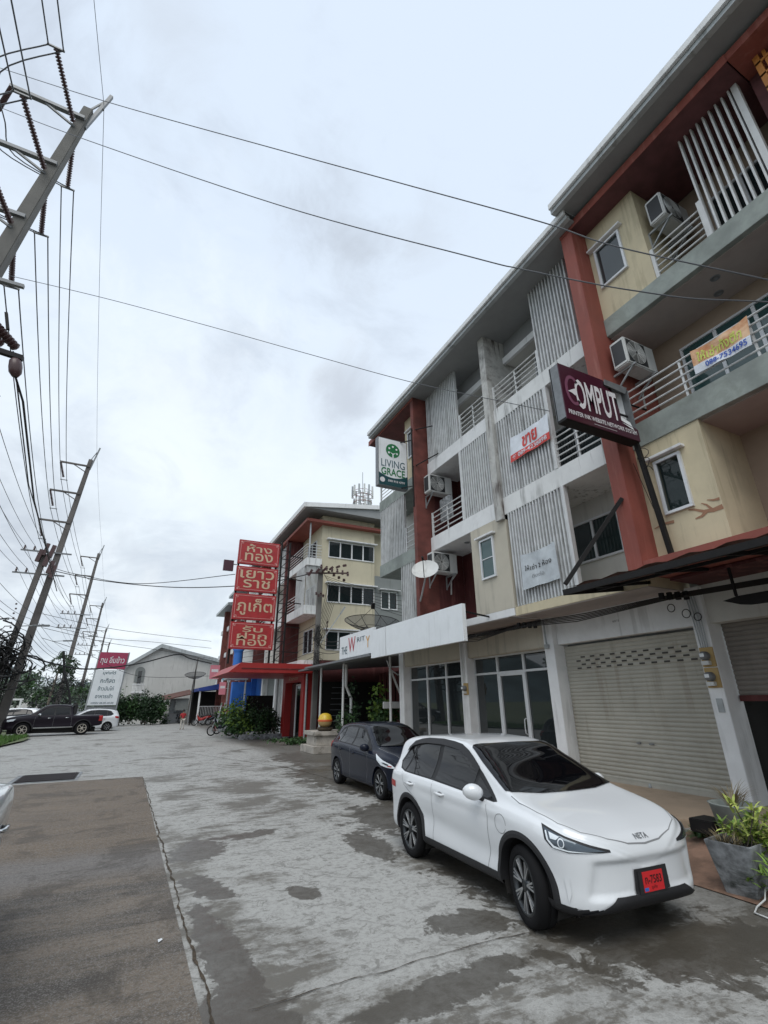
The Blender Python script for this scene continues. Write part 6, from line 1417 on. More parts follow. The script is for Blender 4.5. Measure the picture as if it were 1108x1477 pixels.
MB().add([(5.9, 53, 3.1), (8.3, 53, 3.3), (8.3, 60, 3.3), (5.9, 60, 3.1), (5.9, 53, 3.4), (8.3, 53, 3.9), (8.3, 60, 3.9), (5.9, 60, 3.4)], [(0, 3, 2, 1), (4, 5, 6, 7), (0, 1, 5, 4), (2, 3, 7, 6), (3, 0, 4, 7)]).build('awning', 'blue_awning', aw)
mb = MB().box(6.0, 6.15, 53.3, 53.45, 0, 3.1); mb.build('post', 'white_clean', aw)
mb = MB()
for i in range(15): mb.box(6.2+i*.15, 6.23+i*.15, 53.6, 53.63, 0, 1.7)
mb.box(6.15, 8.4, 53.6, 53.64, 1.66, 1.72); mb.build('railing', 'rail_white', aw); MB().box(6.0, 9.0, 59.8, 60, 0, 3.2).build('rear_wall', 'interior_dark', aw)
for (lab, m_, x, y, z, w, h) in (('pink sign panel on the farther row, the largest of three', 'pink_board', 6.6, 52, 4.2, .9, 1.3), ('cyan sign panel on the farther row', 'cyan_board', 7.55, 50, 4.0, .55, 1.0), ('small pink panel hanging lowest on the farther row', 'pink_board', 7.2, 49, 2.7, .6, 1.1)):
    t = thing('hanging_sign', lab, 'sign', (x, y, z)); MB().box(x, x+w, y, y+.08, z, z+h).build('panel', m_, t, bevel=.01); MB().box(x+.15*w, x+.85*w, y-.006, y, z+.5*h, z+.7*h).build('lettering_block', 'sign_white', t); MB().bar((x+w, y+.04, z+h*.5), (x+w+.6, y+.04, z+h*.5), .04).build('bracket', 'galv', t)
ld = thing('step_ladder', 'grey A-frame step ladder standing before the white railings', 'ladder', (7.3, 46, 0)); mb = MB()
for s_ in (-1, 1): mb.bar((7.25+s_*.42, 45.7, 0), (7.25+s_*.12, 46.0, 2.0), .06).bar((7.25+s_*.42, 46.5, 0), (7.25+s_*.12, 46.05, 2.0), .05)
mb.build('rails', 'galv', ld); mb = MB()
for i in range(6): f = (i+1)/7; mb.bar((7.25-.42+.3*f, 45.7+.3*f, 2*f), (7.25+.42-.3*f, 45.7+.3*f, 2*f), .06, .03)
mb.build('rungs', 'galv', ld)
tag(MB().box(6.1, 6.9, 42.0, 42.5, 0, .35).box(6.2, 6.8, 42.1, 42.4, .35, .55).build('brick_pile', 'red_wall', bevel=.02), 'pile of reddish crates on the ground below the ladder', 'crates')
sh = thing('small_shed', 'low stall with a rusty sloping roof left of the white pillar', 'shed', (4.5, 60, 0))
MB().add([(3.0, 59, 2.25), (6.0, 59, 2.9), (6.0, 63, 3.4), (3.0, 63, 2.7), (3.0, 59, 2.35), (6.0, 59, 3.0), (6.0, 63, 3.5), (3.0, 63, 2.8)], [(0, 3, 2, 1), (4, 5, 6, 7), (0, 1, 5, 4), (1, 2, 6, 5), (3, 0, 4, 7)]).build('roof', 'rust_roof', sh)
MB().box(3.1, 3.2, 59.1, 59.2, 0, 2.25).build('post', 'galv', sh); MB().box(5.8, 5.9, 59.1, 59.2, 0, 2.8).build('post', 'galv', sh); MB().box(4.0, 5.6, 62, 62.1, 0, 2.5).build('rear_wall', 'galv', sh); MB().box(3.5, 5.5, 60, 61, 0, 1.0).build('counter', 'grey_metal', sh)
MB().box(4.4, 5.7, 59.4, 59.45, 1.3, 2.5).build('screen', 'grey_wall', sh)
hs2 = thing('house', 'pale grey gabled building with an arched balcony window at the end of the street', 'building', (3, 64, 0))
MB().prism([(-1.2, 0), (9.5, 0), (9.5, 6.6), (2.3, 8.1), (-1.2, 5.8)], lambda a, b, d: (a, 64+d, b), 0, 14).build('wall', 'house_wall', hs2)
MB().prism([(-1.7, 5.75), (2.3, 8.55), (10.2, 6.75), (10.2, 6.35), (2.3, 8.12), (-1.7, 5.35)], lambda a, b, d: (a, 63.5+d, b), 0, 15).build('roof', 'roof_metal', hs2)
arch = [(.0, 4.3), (1.0, 4.3)]+[(.5+.5*cos(a*pi/12), 5.45+.5*sin(a*pi/12)) for a in range(13)]
MB().prism(arch, lambda a, b, d: (a, 63.93+d, b), 0, .06).build('arch_window', 'grey_wall', hs2); MB().box(.32, .68, 63.88, 63.925, 4.0, 5.5).build('window', 'glass_dark', hs2)
mb = MB(); [mb.box(-.05+i*.14, .02+i*.14, 63.5, 63.56, 3.3, 4.0) for i in range(9)]; mb.box(-.1, 1.2, 63.45, 63.6, 4.0, 4.1).box(-.1, 1.2, 63.45, 63.99, 3.1, 3.3); mb.build('balustrade', 'white_clean', hs2)
md2 = thing('satellite_dish', 'dark mesh dish above the blue awning beside the far pale house', 'satellite dish', (5.4, 52, 4)); mb = MB(); cen = Vector((5.5, 54, 4.3)); R_ = 1.0; dn = Vector((-.1, -.3, 1)).normalized(); u1 = dn.cross(Vector((0, 1, 0))).normalized(); u2 = dn.cross(u1)
v = [dp(j/5, 2*pi*k/24) for j in range(6) for k in range(24)]; mb.add(v, [(j*24+k, j*24+(k+1) % 24, (j+1)*24+(k+1) % 24, (j+1)*24+k) for j in range(5) for k in range(24)]); mb.build('mesh', 'gauze', md2, smooth=True)
MB().cyl((5.5, 54, 0), (5.5, 54, 4.3), .05).tube([dp(1, 2*pi*i/24) for i in range(25)], .02, 4).cyl(cen, cen+dn*.9, .03).build('mast', 'black_metal', md2)
# billboard
bb = thing('billboard', 'tall leaning white billboard with a crimson header and Thai lines beyond the pickup', 'sign', (-2, 50, 0))
def bp_(x, z, y=50): return (x+.055*z, y, z)
def bquad(x0, x1, z0, z1, m_, nm_, d=0, th=.15): return MB().prism([(x0, z0), (x1, z0), (x1, z1), (x0, z1)], lambda a, b, e: bp_(a, b, 50-d+e), 0, th).build(nm_, m_, bb)
D('crimson', (.36, .045, .10), .5)
bquad(-3.35, -1.15, 4.85, 6.25, 'crimson', 'header'); bquad(-3.33, -1.17, 1.9, 4.78, 'white_sign', 'panel'); bquad(-3.33, -1.17, .7, 1.8, 'grey_metal', 'lower_board')
for x in (-3.40, -1.10): MB().bar(bp_(x, 0, 50.25), bp_(x, 6.3, 50.25), .12).build('post', 'galv', bb)
def bt(s_, z, w, h, m_, x=-2.25): text('lettering', s_, w, h, bp_(x, z, 49.995), (1, 0, 0), (.055, 0, 1), m_, bb, .004, .015)
bt('ทุน อิ่มข้าว', 5.55, 1.85, .75, 'sign_white'); 
for i, s_ in enumerate(('บุฟเฟ่ต์', 'กะทิสด', 'ข้าวมันไก่', 'อาหารเช้า')): bt(s_, 4.5-.62*i, 1.0+.1*i, .36, 'grey_text')
bt('OPEN 08.00-20.00', 2.08, 1.7, .14, 'grey_text')
# hedge
for i, (x, y, lab) in enumerate(((-1.2, 58, 'first'), (.2, 58.3, 'second'), (1.5, 58, 'third'), (2.6, 58.3, 'last'))):
    bush('hedge_bush', lab+' clump from the left of the tall dark hedge in front of the pale house', 'hedge', (x, y, 1.45), (.95, .8, 1.35), 2200, .22, 'leaf_dark', 60+i, 'leaf', 'hedge clumps before the pale house')
# antenna tower
at = thing('antenna_tower', 'lattice phone mast with white panel antennas rising behind the cream building', 'tower', (35, 80, 0)); mb = MB(); cx0, cy0 = 35.2, 80
for (dx, dy) in ((-.8, -.8), (.8, -.8), (0, .9)): mb.bar((cx0+dx, cy0+dy, 0), (cx0+dx, cy0+dy, 41), .14)
for i in range(34): z = 14+i*.8; mb.bar((cx0-.8, cy0-.8, z), (cx0+.8, cy0-.8, z+.8), .07).bar((cx0+.8, cy0-.8, z), (cx0, cy0+.9, z+.8), .07)
mb.bar((cx0, cy0, 41), (cx0, cy0, 45.5), .1); mb.build('lattice', 'galv', at); r_ = random.Random(2)
for ring, z in ((1.7, 37.2), (2.1, 39.9)):
    for k in range(11):
        a = k*2*pi/11+r_.uniform(-.2, .2); x, y = cx0+ring*cos(a), cy0+ring*sin(a); MB().box(x-.16, x+.16, y-.1, y+.1, z, z+2.1).build('panel_antenna', 'galv' if k % 2 else 'plastic_white', at); 
mb = MB()
for z in (38.6, 40, 41): mb.tube([(cx0+1.9*cos(a*pi/8), cy0+1.9*sin(a*pi/8), z) for a in range(17)], .05, 4); mb.bar((cx0-1.9, cy0, z), (cx0+1.9, cy0, z), .06)
mb.build('ring', 'red_wall', at)
# ============================================================ POLES AND WIRES
ARMZ = (20.1, 17.6, 15.1); poles = []
def disc_string(p, q, n, r):
    mb = MB(); p, q = Vector(p), Vector(q); d = (q-p)/n; pts = []; rr = []
    for i in range(n): a = p+d*i; pts += [a, a+d*.35, a+d*.5, a+d*.85]; rr += [r*.35, r, r*.9, r*.35]
    return mb.tube(pts, rr, 8)
def big_pole(bx, y, tx, H, label, sec=True, near=False, k=1):
    t = thing('utility_pole', label, 'utility pole', (bx, y, 0), 'tall leaning concrete transmission poles')
    def ax(z): return bx+(tx-bx)*z/H
    s = H/22; w = .34
    mb = MB(); zt = H*.945; mb.add([(bx-.27, y-.25, -.1), (bx+.27, y-.25, -.1), (bx+.27, y+.25, -.1), (bx-.27, y+.25, -.1), (ax(zt)-.14, y-.13, zt), (ax(zt)+.14, y-.13, zt), (ax(zt)+.14, y+.13, zt), (ax(zt)-.14, y+.13, zt)], [(0, 3, 2, 1), (4, 5, 6, 7), (0, 1, 5, 4), (1, 2, 6, 5), (2, 3, 7, 6), (3, 0, 4, 7)])
    mb.build('shaft', 'pole_concrete' if near else 'pole_dark', t, bevel=.02)
    MB().bar((ax(zt-.9)+.14, y, zt-.9), (ax(H)+.35, y, H), .10).bar((ax(zt), y, zt), (ax(H)+.2, y, H-.45), .05).cyl((ax(H)+.22, y, H-.5), (ax(H)+.22, y, H-.85), .05).build('peak_bracket', 'grey_metal', t)
    arms = []
    for i, z in enumerate(ARMZ):
        z *= s; L = 1.95; xe = ax(z)-L; MB().bar((ax(z)+.1, y-.17, z), (xe, y-.17, z+.02), .14, .12).bar((ax(z)-.1, y-.17, z-.55), (ax(z)-1.0, y-.17, z-.04), .06).build('crossarm', 'pole_dark' if not near else 'grey_metal', t)
        if near:
            for s_ in (-1, 1):
                p0 = (ax(z)-.15, y+s_*.2, z-.4); q0 = (ax(z)-.45, y+s_*2.1, z-.75 if s_ > 0 else z-.25); disc_string(p0, q0, 22, .085).build('insulator', 'insulator', t); MB().bar((q0[0]-.22, q0[1], q0[2]), (q0[0]+.22, q0[1], q0[2]), .05).build('yoke', 'grey_metal', t); arms.append(q0)
            disc_string((xe+.05, y-.17, z-.05), (xe, y-.2, z-1.25), 16, .08).build('insulator', 'insulator', t)
            for dx in (-.18, .18):
                a, b_ = Vector(arms[-2]), Vector(arms[-1]); pts = [a+Vector((dx, 0, 0)), Vector((xe+dx, y-1.2, z-1.0)), Vector((xe+dx, y, z-1.4)), Vector((xe+dx, y+1.2, z-1.2)), b_+Vector((dx, 0, 0))]
                pp = [pts[0]]
                for u in range(1, 20):
                    f = u/20*4; i0 = int(f); g = f-i0; p0_, p1_, p2_, p3_ = pts[max(0, i0-1)], pts[i0], pts[min(4, i0+1)], pts[min(4, i0+2)]
                    pp.append(.5*((2*p1_)+(p2_-p0_)*g+(2*p0_-5*p1_+4*p2_-p3_)*g*g+(3*p1_-p0_-3*p2_+p3_)*g**3))
                MB().tube(pp+[pts[-1]], .02, 5).build('jumper', 'wire', t)
        else:
            disc_string((xe+.05, y-.17, z-.05), (xe+.48, y-.17, z-1.3), 12, .10).build('insulator', 'insulator', t); MB().bar((xe+.3, y-.17, z-1.5), (xe+.8, y-.17, z-1.5), .05).build('yoke', 'grey_metal', t); arms.append((xe+.55, y-.17, z-1.5))
    if sec:
        for z in (12.6*s, 10.9*s):
            x = ax(z); MB().bar((x-2.3, y-.25, z), (x+.9, y-.25, z), .10).build('crossarm', 'grey_metal', t); mb = MB()
            for dx in (-2.1, -1.5, -.8): mb.lathe([(.03, 0), (.09, .03), (.05, .1), (.08, .16), (.04, .24), (.06, .30), (0, .34)], 10, (x+dx, y-.25, z+.05))
            mb.build('insulator', 'insulator', t)
    poles.append((arms, ax(H)+.22, y, H-.6, ax)); return t
pt_ = big_pole(-6.6, 13.4, -4.3, 22, 'nearest tall concrete pole, its top leaning in from the upper left edge', True, True)
big_pole(-7.6, 42.1, -5.95, 22, 'tall concrete pole with three crossarms rising behind the pickup bonnet')
big_pole(-7.75, 71.2, -6.75, 21.8, 'third tall pole from the viewer, thinner and farther along the verge', True)
big_pole(-8.0, 100, -7.2, 20.2, 'fourth tall pole from the viewer, left of the billboard header', True)
big_pole(-8.2, 130, -7.6, 19.5, 'fifth tall pole, small, just left of the billboard', False)
big_pole(-8.4, 160, -7.9, 19.5, 'farthest tall pole of the line, touching the billboard header in view', False)
def wire(pts, r, m='wire', label='thin overhead conductor strung between the tall leaning poles', grp='conductors between the tall poles', name='power_line', cat='power line', sag=0, n=18):
    P = [Vector(p) for p in pts]
    if len(P) == 2:
        a, b_ = P; P = [a.lerp(b_, i/n)+Vector((0, 0, -4*sag*(i/n)*(1-i/n))) for i in range(n+1)]
    else:
        Q = []
        for i in range(len(P)-1):
            p0, p1, p2, p3 = P[max(0, i-1)], P[i], P[i+1], P[min(len(P)-1, i+2)]
            for u in range(8):
                g = u/8; Q.append(.5*((2*p1)+(p2-p0)*g+(2*p0-5*p1+4*p2-p3)*g*g+(3*p1-p0-3*p2+p3)*g**3))
        P = Q+[P[-1]]
    o = MB().tube(P, r, 5).build(name, m, smooth=True); tag(o, label, cat, grp); return o
# conductors, pairs on each phase
LR = ('left', 'right'); a0 = poles[0][0]; PH = ('top', 'middle', 'lowest'); SPAN = ('between the nearest and second tall poles', 'between the second and third tall poles', 'between the third and fourth tall poles', 'between the fourth and fifth tall poles', 'between the fifth and farthest tall poles')
for i in range(3):
    back, fwd = a0[2*i], a0[2*i+1]
    for dx in (-.19, .19):
        wire([(back[0]+dx, back[1], back[2]), (-4.9-.4*i+dx, -16, back[2]-.3)], .021, sag=.5, n=30, label=LR[dx > 0]+' wire of the '+PH[i]+' pair running up out of view from the nearest pole', grp='conductors between the tall poles')
        e = poles[1][0][i]; wire([(fwd[0]+dx, fwd[1], fwd[2]), (e[0]+dx, e[1], e[2])], .020, sag=.55, n=30, label=LR[dx > 0]+' wire of the '+PH[i]+' pair '+SPAN[0])
        for q in range(1, 4): f = poles[q][0][i]; g = poles[q+1][0][i]; wire([(f[0]+dx, f[1], f[2]), (g[0]+dx, g[1], g[2])], .02, sag=.5, label=LR[dx > 0]+' wire of the '+PH[i]+' pair '+SPAN[q])
for n_, (p, q) in enumerate(zip(poles, poles[1:])): wire([(p[1], p[2], p[3]), (q[1], q[2], q[3])], .009, label='single thin earth wire '+SPAN[n_], grp='earth wire spans', sag=.3)
wire([(poles[0][1], poles[0][2], poles[0][3]), (-5.2, -16, 21)], .009, label='single thin earth wire running up out of view from the nearest pole', grp='earth wire spans', sag=.3)
for q in range(0, 3):
    for z, nm in ((12.95, 'upper'), (11.25, 'lower')):
        for dx, n2 in ((-2.1, 'outer'), (-1.5, 'middle'), (-.8, 'inner')):
            pa, pb_ = poles[q], poles[q+1]; wire([(pa[4](z)+dx, pa[2]-.25, z), (pb_[4](z)+dx, pb_[2]-.25, z*(.98 if q else 1))], .014, label=n2+' wire, '+nm+' small crossarm, '+SPAN[q], grp='lower distribution wires', sag=.7)
ORD = ('lowest', 'second lowest', 'third lowest', 'middle', 'third highest', 'second highest', 'highest')
for k in range(7):
    for q in range(0, 4):
        pa, pb_ = poles[q], poles[q+1]; z = 5.6+.42*k; wire([(pa[4](z)-.3, pa[2], z), (pb_[4](z)-.3, pb_[2], z)], .018 if k < 4 else .012, 'cable', ORD[k]+' black telecom cable '+SPAN[q], 'low telecom cables between the poles', 'cable', 'cable', sag=.5+.12*(k % 3))
# wires crossing the sky to the right
wire([(-7.5, 14.5, 22.54), (-3.21, 10.88, 17.95), (1.03, 7.31, 13.64), (3.41, 5.3, 11.23), (5.03, 3.93, 9.58), (5.62, 3.43, 8.89), (6.14, 3.0, 8.4), (7.2, 2.1, 7.48), (8.4, 1.2, 6.6)], .011, label='upper of the long thin wires crossing the sky from the near pole to the building', grp=None)
wire([(-7.06, 14.5, 20.67), (-3.75, 11.65, 17.11), (1.17, 7.39, 12.01), (4.18, 4.8, 9.24), (4.76, 4.3, 8.74), (5.59, 3.58, 8.08), (6.04, 3.19, 7.76), (6.53, 2.77, 7.45), (7.2, 2.19, 7.15), (8.4, 1.1, 6.5)], .011, label='middle of the long thin wires crossing the sky to the building', grp=None)
wire([(-5.22, 14.5, 13.95), (-2.52, 13.02, 12.92), (.3, 11.48, 11.74), (2.91, 10.05, 10.6), (5.17, 8.82, 9.64), (7.25, 7.68, 8.92), (8.2, 7.16, 8.61)], .009, label='lowest of the long thin wires crossing the sky, ending at the white banner', grp=None)
wire([(-6.54, 42.0, 11.25), (-2.99, 38.3, 10.05), (1.36, 33.78, 9.06), (4.93, 30.06, 8.71), (6.8, 28.1, 8.77), (8.57, 26.2, 9.04)], .030, 'cable', 'black cable from the second tall pole past the red signs to the short pole', None, 'cable', 'cable')
wire([(-6.66, 42.5, 11.57), (-4.96, 40.11, 10.76), (-.71, 34.14, 9.18), (4.2, 27.4, 8.75)], .022, 'cable', 'second black cable running with it to the back of the sign stack', None, 'cable', 'cable')
wire([(-8.47, 41.16, 5.76), (-7.37, 42.2, 5.3), (-5.42, 44.06, 4.78), (-3.27, 46.1, 4.59), (.14, 49.34, 5.31), (3.35, 52.4, 6.44), (4.8, 53.77, 6.19), (7.14, 56.0, 5.93)], .055, 'cable', 'thick sagging black cable bundle passing in front of the billboard', None, 'cable', 'cable')
for P_, l_ in (([(-6.8, 44.85, 6.71), (-4.08, 46.99, 5.97), (.31, 50.46, 4.32), (7.29, 55.96, 4.67)], 'low cable crossing the billboard panel to the far yard'), ([(-6.95, 44.73, 7.46), (-2.71, 48.07, 6.9), (1.11, 51.09, 6.74), (7.06, 55.78, 6.41)], 'cable just above the thick bundle by the house roof'),
        ([(-7.14, 44.58, 8.47), (-3.01, 47.84, 8.09), (.89, 50.91, 8.06), (6.82, 55.59, 8.18)], 'highest cable crossing toward the farther row'), ([(-7.0, 44.69, 7.71), (-2.86, 47.95, 7.24), (1.0, 51.0, 7.38), (6.92, 55.67, 7.47)], 'cable crossing above the gable of the pale house')): wire(P_, .018, 'cable', l_, None, 'cable', 'cable')
tag(MB().bar((5.35, 56, 0), (5.75, 56, 6.5), .13).build('service_post', 'pole_concrete'), 'slim leaning post carrying the thick cable beside the pale house', 'post')
for k in range(7):
    wire([(8.95+.1*k, 25.75, 8.8-.12*k), (12.5+.6*k, 22.5+.4*k, 7.6-.22*k)], .012, 'cable', ORD[6-k]+' thin service wire from the short pole past the cream windows', 'service wires of the short pole', 'cable', 'cable', sag=.25)
for k in range(4): wire([(8.8, 25.8, 5.2-.22*k), (7.95, 17.5, 4.75-.12*k), (8.9, 13.5, 3.95)][:2], .014, 'cable', ('highest', 'second highest', 'third', 'lowest')[k]+' cable from the short pole toward the blank white sign', 'low cables from the short pole', 'cable', 'cable', sag=.35)
for k in range(6): wire([(8.65, 26, 4.3+.35*k), (7.4, 44, 4.0+.4*k)], .014, 'cable', ORD[k]+' cable along the far fronts behind the red sign stack', 'cables behind the sign stack', 'cable', 'cable', sag=.4)
# secondary pole with transformer gear and the cable tangle
s2 = thing('utility_pole', 'shorter pole with dark switch gear standing just left of the second tall pole', 'utility pole', (-7.9, 41, 0))
MB().bar((-8.35, 41, 0), (-7.25, 41, 12.2), .34, .30).build('shaft', 'pole_dark', s2); mb = MB()
for (x, z, w) in ((-7.6, 12.0, .25), (-7.1, 11.7, .28), (-6.75, 11.2, .3), (-6.9, 12.4, .25), (-6.55, 10.9, .25), (-7.3, 12.5, .2)): mb.bar((x, 40.7, z-.45), (x+.15, 40.7, z+.45), w, w)
mb.build('switch_gear', 'insulator', s2); mb = MB()
for k in range(6): mb.lathe([(0, 0), (.07, .02), (.05, .06), (.07, .1), (0, .13)], 8, (-8.05-.05*(k % 2), 40.7, 6.8+.32*k))
mb.build('rack', 'insulator', s2)
ct = thing('cable_tangle', 'big dark tangle of coiled telecom cables round the pole bases at the left edge', 'cable tangle', (-8, 41, 4)); r_ = random.Random(12); mb = MB()
for k in range(130):
    cxk, czk = -8.7+r_.gauss(0, .9), 5.1+r_.gauss(0, .75); R0 = r_.uniform(.3, 1.1); ph = r_.uniform(0, 6.28); st_ = r_.uniform(2, 6)
    mb.tube([(cxk+R0*cos(ph+st_*i/12)*1.1, 40.5+r_.uniform(-.3, .3), czk+R0*sin(ph+st_*i/12)*.9) for i in range(13)], r_.choice((.02, .03, .05)), 4)
for k in range(26): x0 = -7.9+r_.gauss(0, .35); mb.tube([(x0, 40.6, r_.uniform(4.5, 6)), (x0-.15, 40.6, 3), (x0-.25+r_.gauss(0, .1), 40.6, 0)], .025, 4)
for k in range(14): mb.tube([(-10.5, 39+r_.uniform(-1, 1), 6.5+r_.uniform(-.9, .9)), (-9.5, 40.4, 5.7+r_.uniform(-.5, .5)), (-8.2, 40.6, 5.2+r_.uniform(-.4, .4)), (-7.4, 41.5, 5.0)], .035, 4)
mb.build('cables', 'cable', ct)
mb = MB()
for k in range(34):
    R0 = r_.uniform(.3, .9); cxk, czk = -6.3+r_.gauss(0, .45), 3.6+r_.gauss(0, 1.1); ph = r_.uniform(0, 6.28); mb.tube([(cxk+R0*cos(ph+i*.4), 52+r_.uniform(-.3, .3), czk+R0*sin(ph+i*.4)) for i in range(10)], .025, 4)
mb.tube([(-6.0, 52, 6.4), (-5.6, 52, 4.6), (-4.9, 52, 3.0), (-4.4, 52, 1.2)], .10, 6)
mb.build('cables', 'cable', ct)
mb = MB()
for (px_, y_, z_) in ((-7.3, 71, 3.5), (-7.6, 100, 4.5), (-7.9, 130, 5)):
    for k in range(30): R0 = r_.uniform(.3, 1.2); cxk, czk = px_+r_.gauss(0, .5), z_+r_.gauss(0, 1.5); ph = r_.uniform(0, 6.28); mb.tube([(cxk+R0*cos(ph+i*.5), y_-.5+r_.uniform(-.3, .3), czk+R0*sin(ph+i*.5)) for i in range(8)], .04, 4)
tag(mb.build('cable_tangle', 'cable'), 'dark coils of cable hung on the farther poles', 'cable tangle')
for i, (x, y, z, lab) in enumerate(((-6.9, 41, 7.1, 'grey street lamp head on the second tall pole'), (-7.2, 60, 8.1, 'street lamp head hanging in the gap after the second tall pole'), (-6.0, 71, 9.9, 'street lamp on the third tall pole'))):
    t = thing('street_lamp', lab, 'street lamp', (x, y, z)); MB().bar((x-.9, y, z-.1), (x, y, z), .06).build('arm', 'galv', t); MB().bar((x, y, z), (x+1.0, y, z+.05), .28, .12).build('lamp_head', 'grey_metal', t, bevel=.03)
# ============================================================ FAR LEFT SCENERY
fr = thing('food_stall', 'white food stall frame seen over the pickup bonnet', 'stall', (-9.6, 58, 0)); MB().box(-10.6, -9.0, 58, 58.1, 2.4, 2.55).box(-10.5, -10.35, 58, 58.1, 0, 2.4).box(-9.25, -9.1, 58, 58.1, 0, 2.4).build('frame', 'white_clean', fr); MB().box(-10.4, -9.2, 58.3, 59.5, .2, 1.4).build('counter', 'plastic_white', fr)
def tree(label, x, y, h, r, n, size, seed, m='leaf_far', m2='leaf', sq=.7):
    t = thing('tree', label, 'tree', (x, y, 0), 'trees beyond the parked cars'); r_ = random.Random(seed)
    mb = MB().tube([(x, y, 0), (x+r_.uniform(-.3, .3), y, h*.4), (x+r_.uniform(-.5, .5), y, h*.7)], [.06*h*.5, .04*h*.5, .015*h], 8)
    for k in range(6): a = r_.uniform(0, 6.28); mb.tube([(x, y, h*(.4+.05*k)), (x+r*.5*cos(a), y+r*.5*sin(a), h*(.55+.06*k))], [.02*h*.5, .01*h*.5], 5)
    mb.build('trunk', 'bark', t); leaves(MB(), (x, y, h*.68), (r, r, r*sq), n, size, seed).build('crown', m, t); leaves(MB(), (x, y, h*.76), (r*.85, r*.85, r*sq*.8), n//3, size, seed+9).build('crown', m2, t)
labs = ['round tree between the pole tangle and the pickup cab', 'broad tree behind the pickup roof', 'tree rising between the third and fourth poles', 'low tree just left of the billboard', 'bushy tree at the far left edge', 'taller tree behind the cable tangle', 'pale tree far down the road', 'dark tree far behind the cab', 'tree peeping left of the billboard post', 'far tree at the foot of the hill']
spots = [(-10.5, 84, 4.2, 2.2), (-9.5, 96, 4.6, 2.4), (-6.0, 120, 5.2, 2.6), (-4.6, 100, 3.8, 1.9), (-17, 80, 6, 3), (-15, 92, 6, 3), (-8.5, 140, 6.5, 3.6), (-13, 124, 6, 3.6), (-3.9, 80, 3.0, 1.5), (-20, 124, 8, 4.4)]
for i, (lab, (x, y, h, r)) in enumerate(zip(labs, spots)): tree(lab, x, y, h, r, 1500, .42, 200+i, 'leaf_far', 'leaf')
pm = thing('tree', 'feathery tree with drooping fronds above the cable tangle right of the second pole', 'tree', (-8.2, 66, 0)); mb = MB(); r_ = random.Random(77); MB().tube([(-8.0, 66, 0), (-7.9, 66, 3), (-7.6, 66, 6.4)], [.16, .13, .06], 8).build('trunk', 'bark', pm)
for k in range(14):
    a = r_.uniform(0, 6.28); L = r_.uniform(1.2, 2.4); p = Vector((-7.6+r_.uniform(-.6, .8), 66, 6.4+r_.uniform(-1, .9))); d = Vector((cos(a), sin(a)*.4, .5)).normalized()
    for s_ in range(12):
        q = p+d*(L*s_/12); d = (d+Vector((0, 0, -.11))).normalized()
        for u in range(5): e = Vector((r_.gauss(0, .22), r_.gauss(0, .2), r_.gauss(-.22, .12))); mb.add([q, q+e*.5+Vector((.06, 0, .03)), q+e, q+e*.5-Vector((.06, 0, .03))], [(0, 1, 2, 3)])
mb.build('fronds', 'leaf_dark', pm)
for i, (x, y, w, h, m_, lab) in enumerate(((-30, 180, 14, 7, 'white_wall', 'white low building far down the left side'), (-12, 210, 10, 6, 'beige_wall', 'beige low building far down the road'), (-24, 120, 8, 5, 'pale_wall', 'pale shed far across the main road'))):
    t = thing('far_building', lab, 'building', (x, y, 0)); MB().box(x, x+w, y, y+8, 0, h).build('wall', m_, t); MB().add([(x-.5, y-.5, h), (x+w+.5, y-.5, h), (x+w+.5, y+4, h+2), (x-.5, y+4, h+2)], [(0, 1, 2, 3)]).build('roof', 'rust_roof' if i == 1 else 'roof_metal', t)
    for k in range(3): MB().box(x+1+k*w/3, x+2.2+k*w/3, y-.04, y-.01, h*.4, h*.7).build('window', 'glass_dark', t)
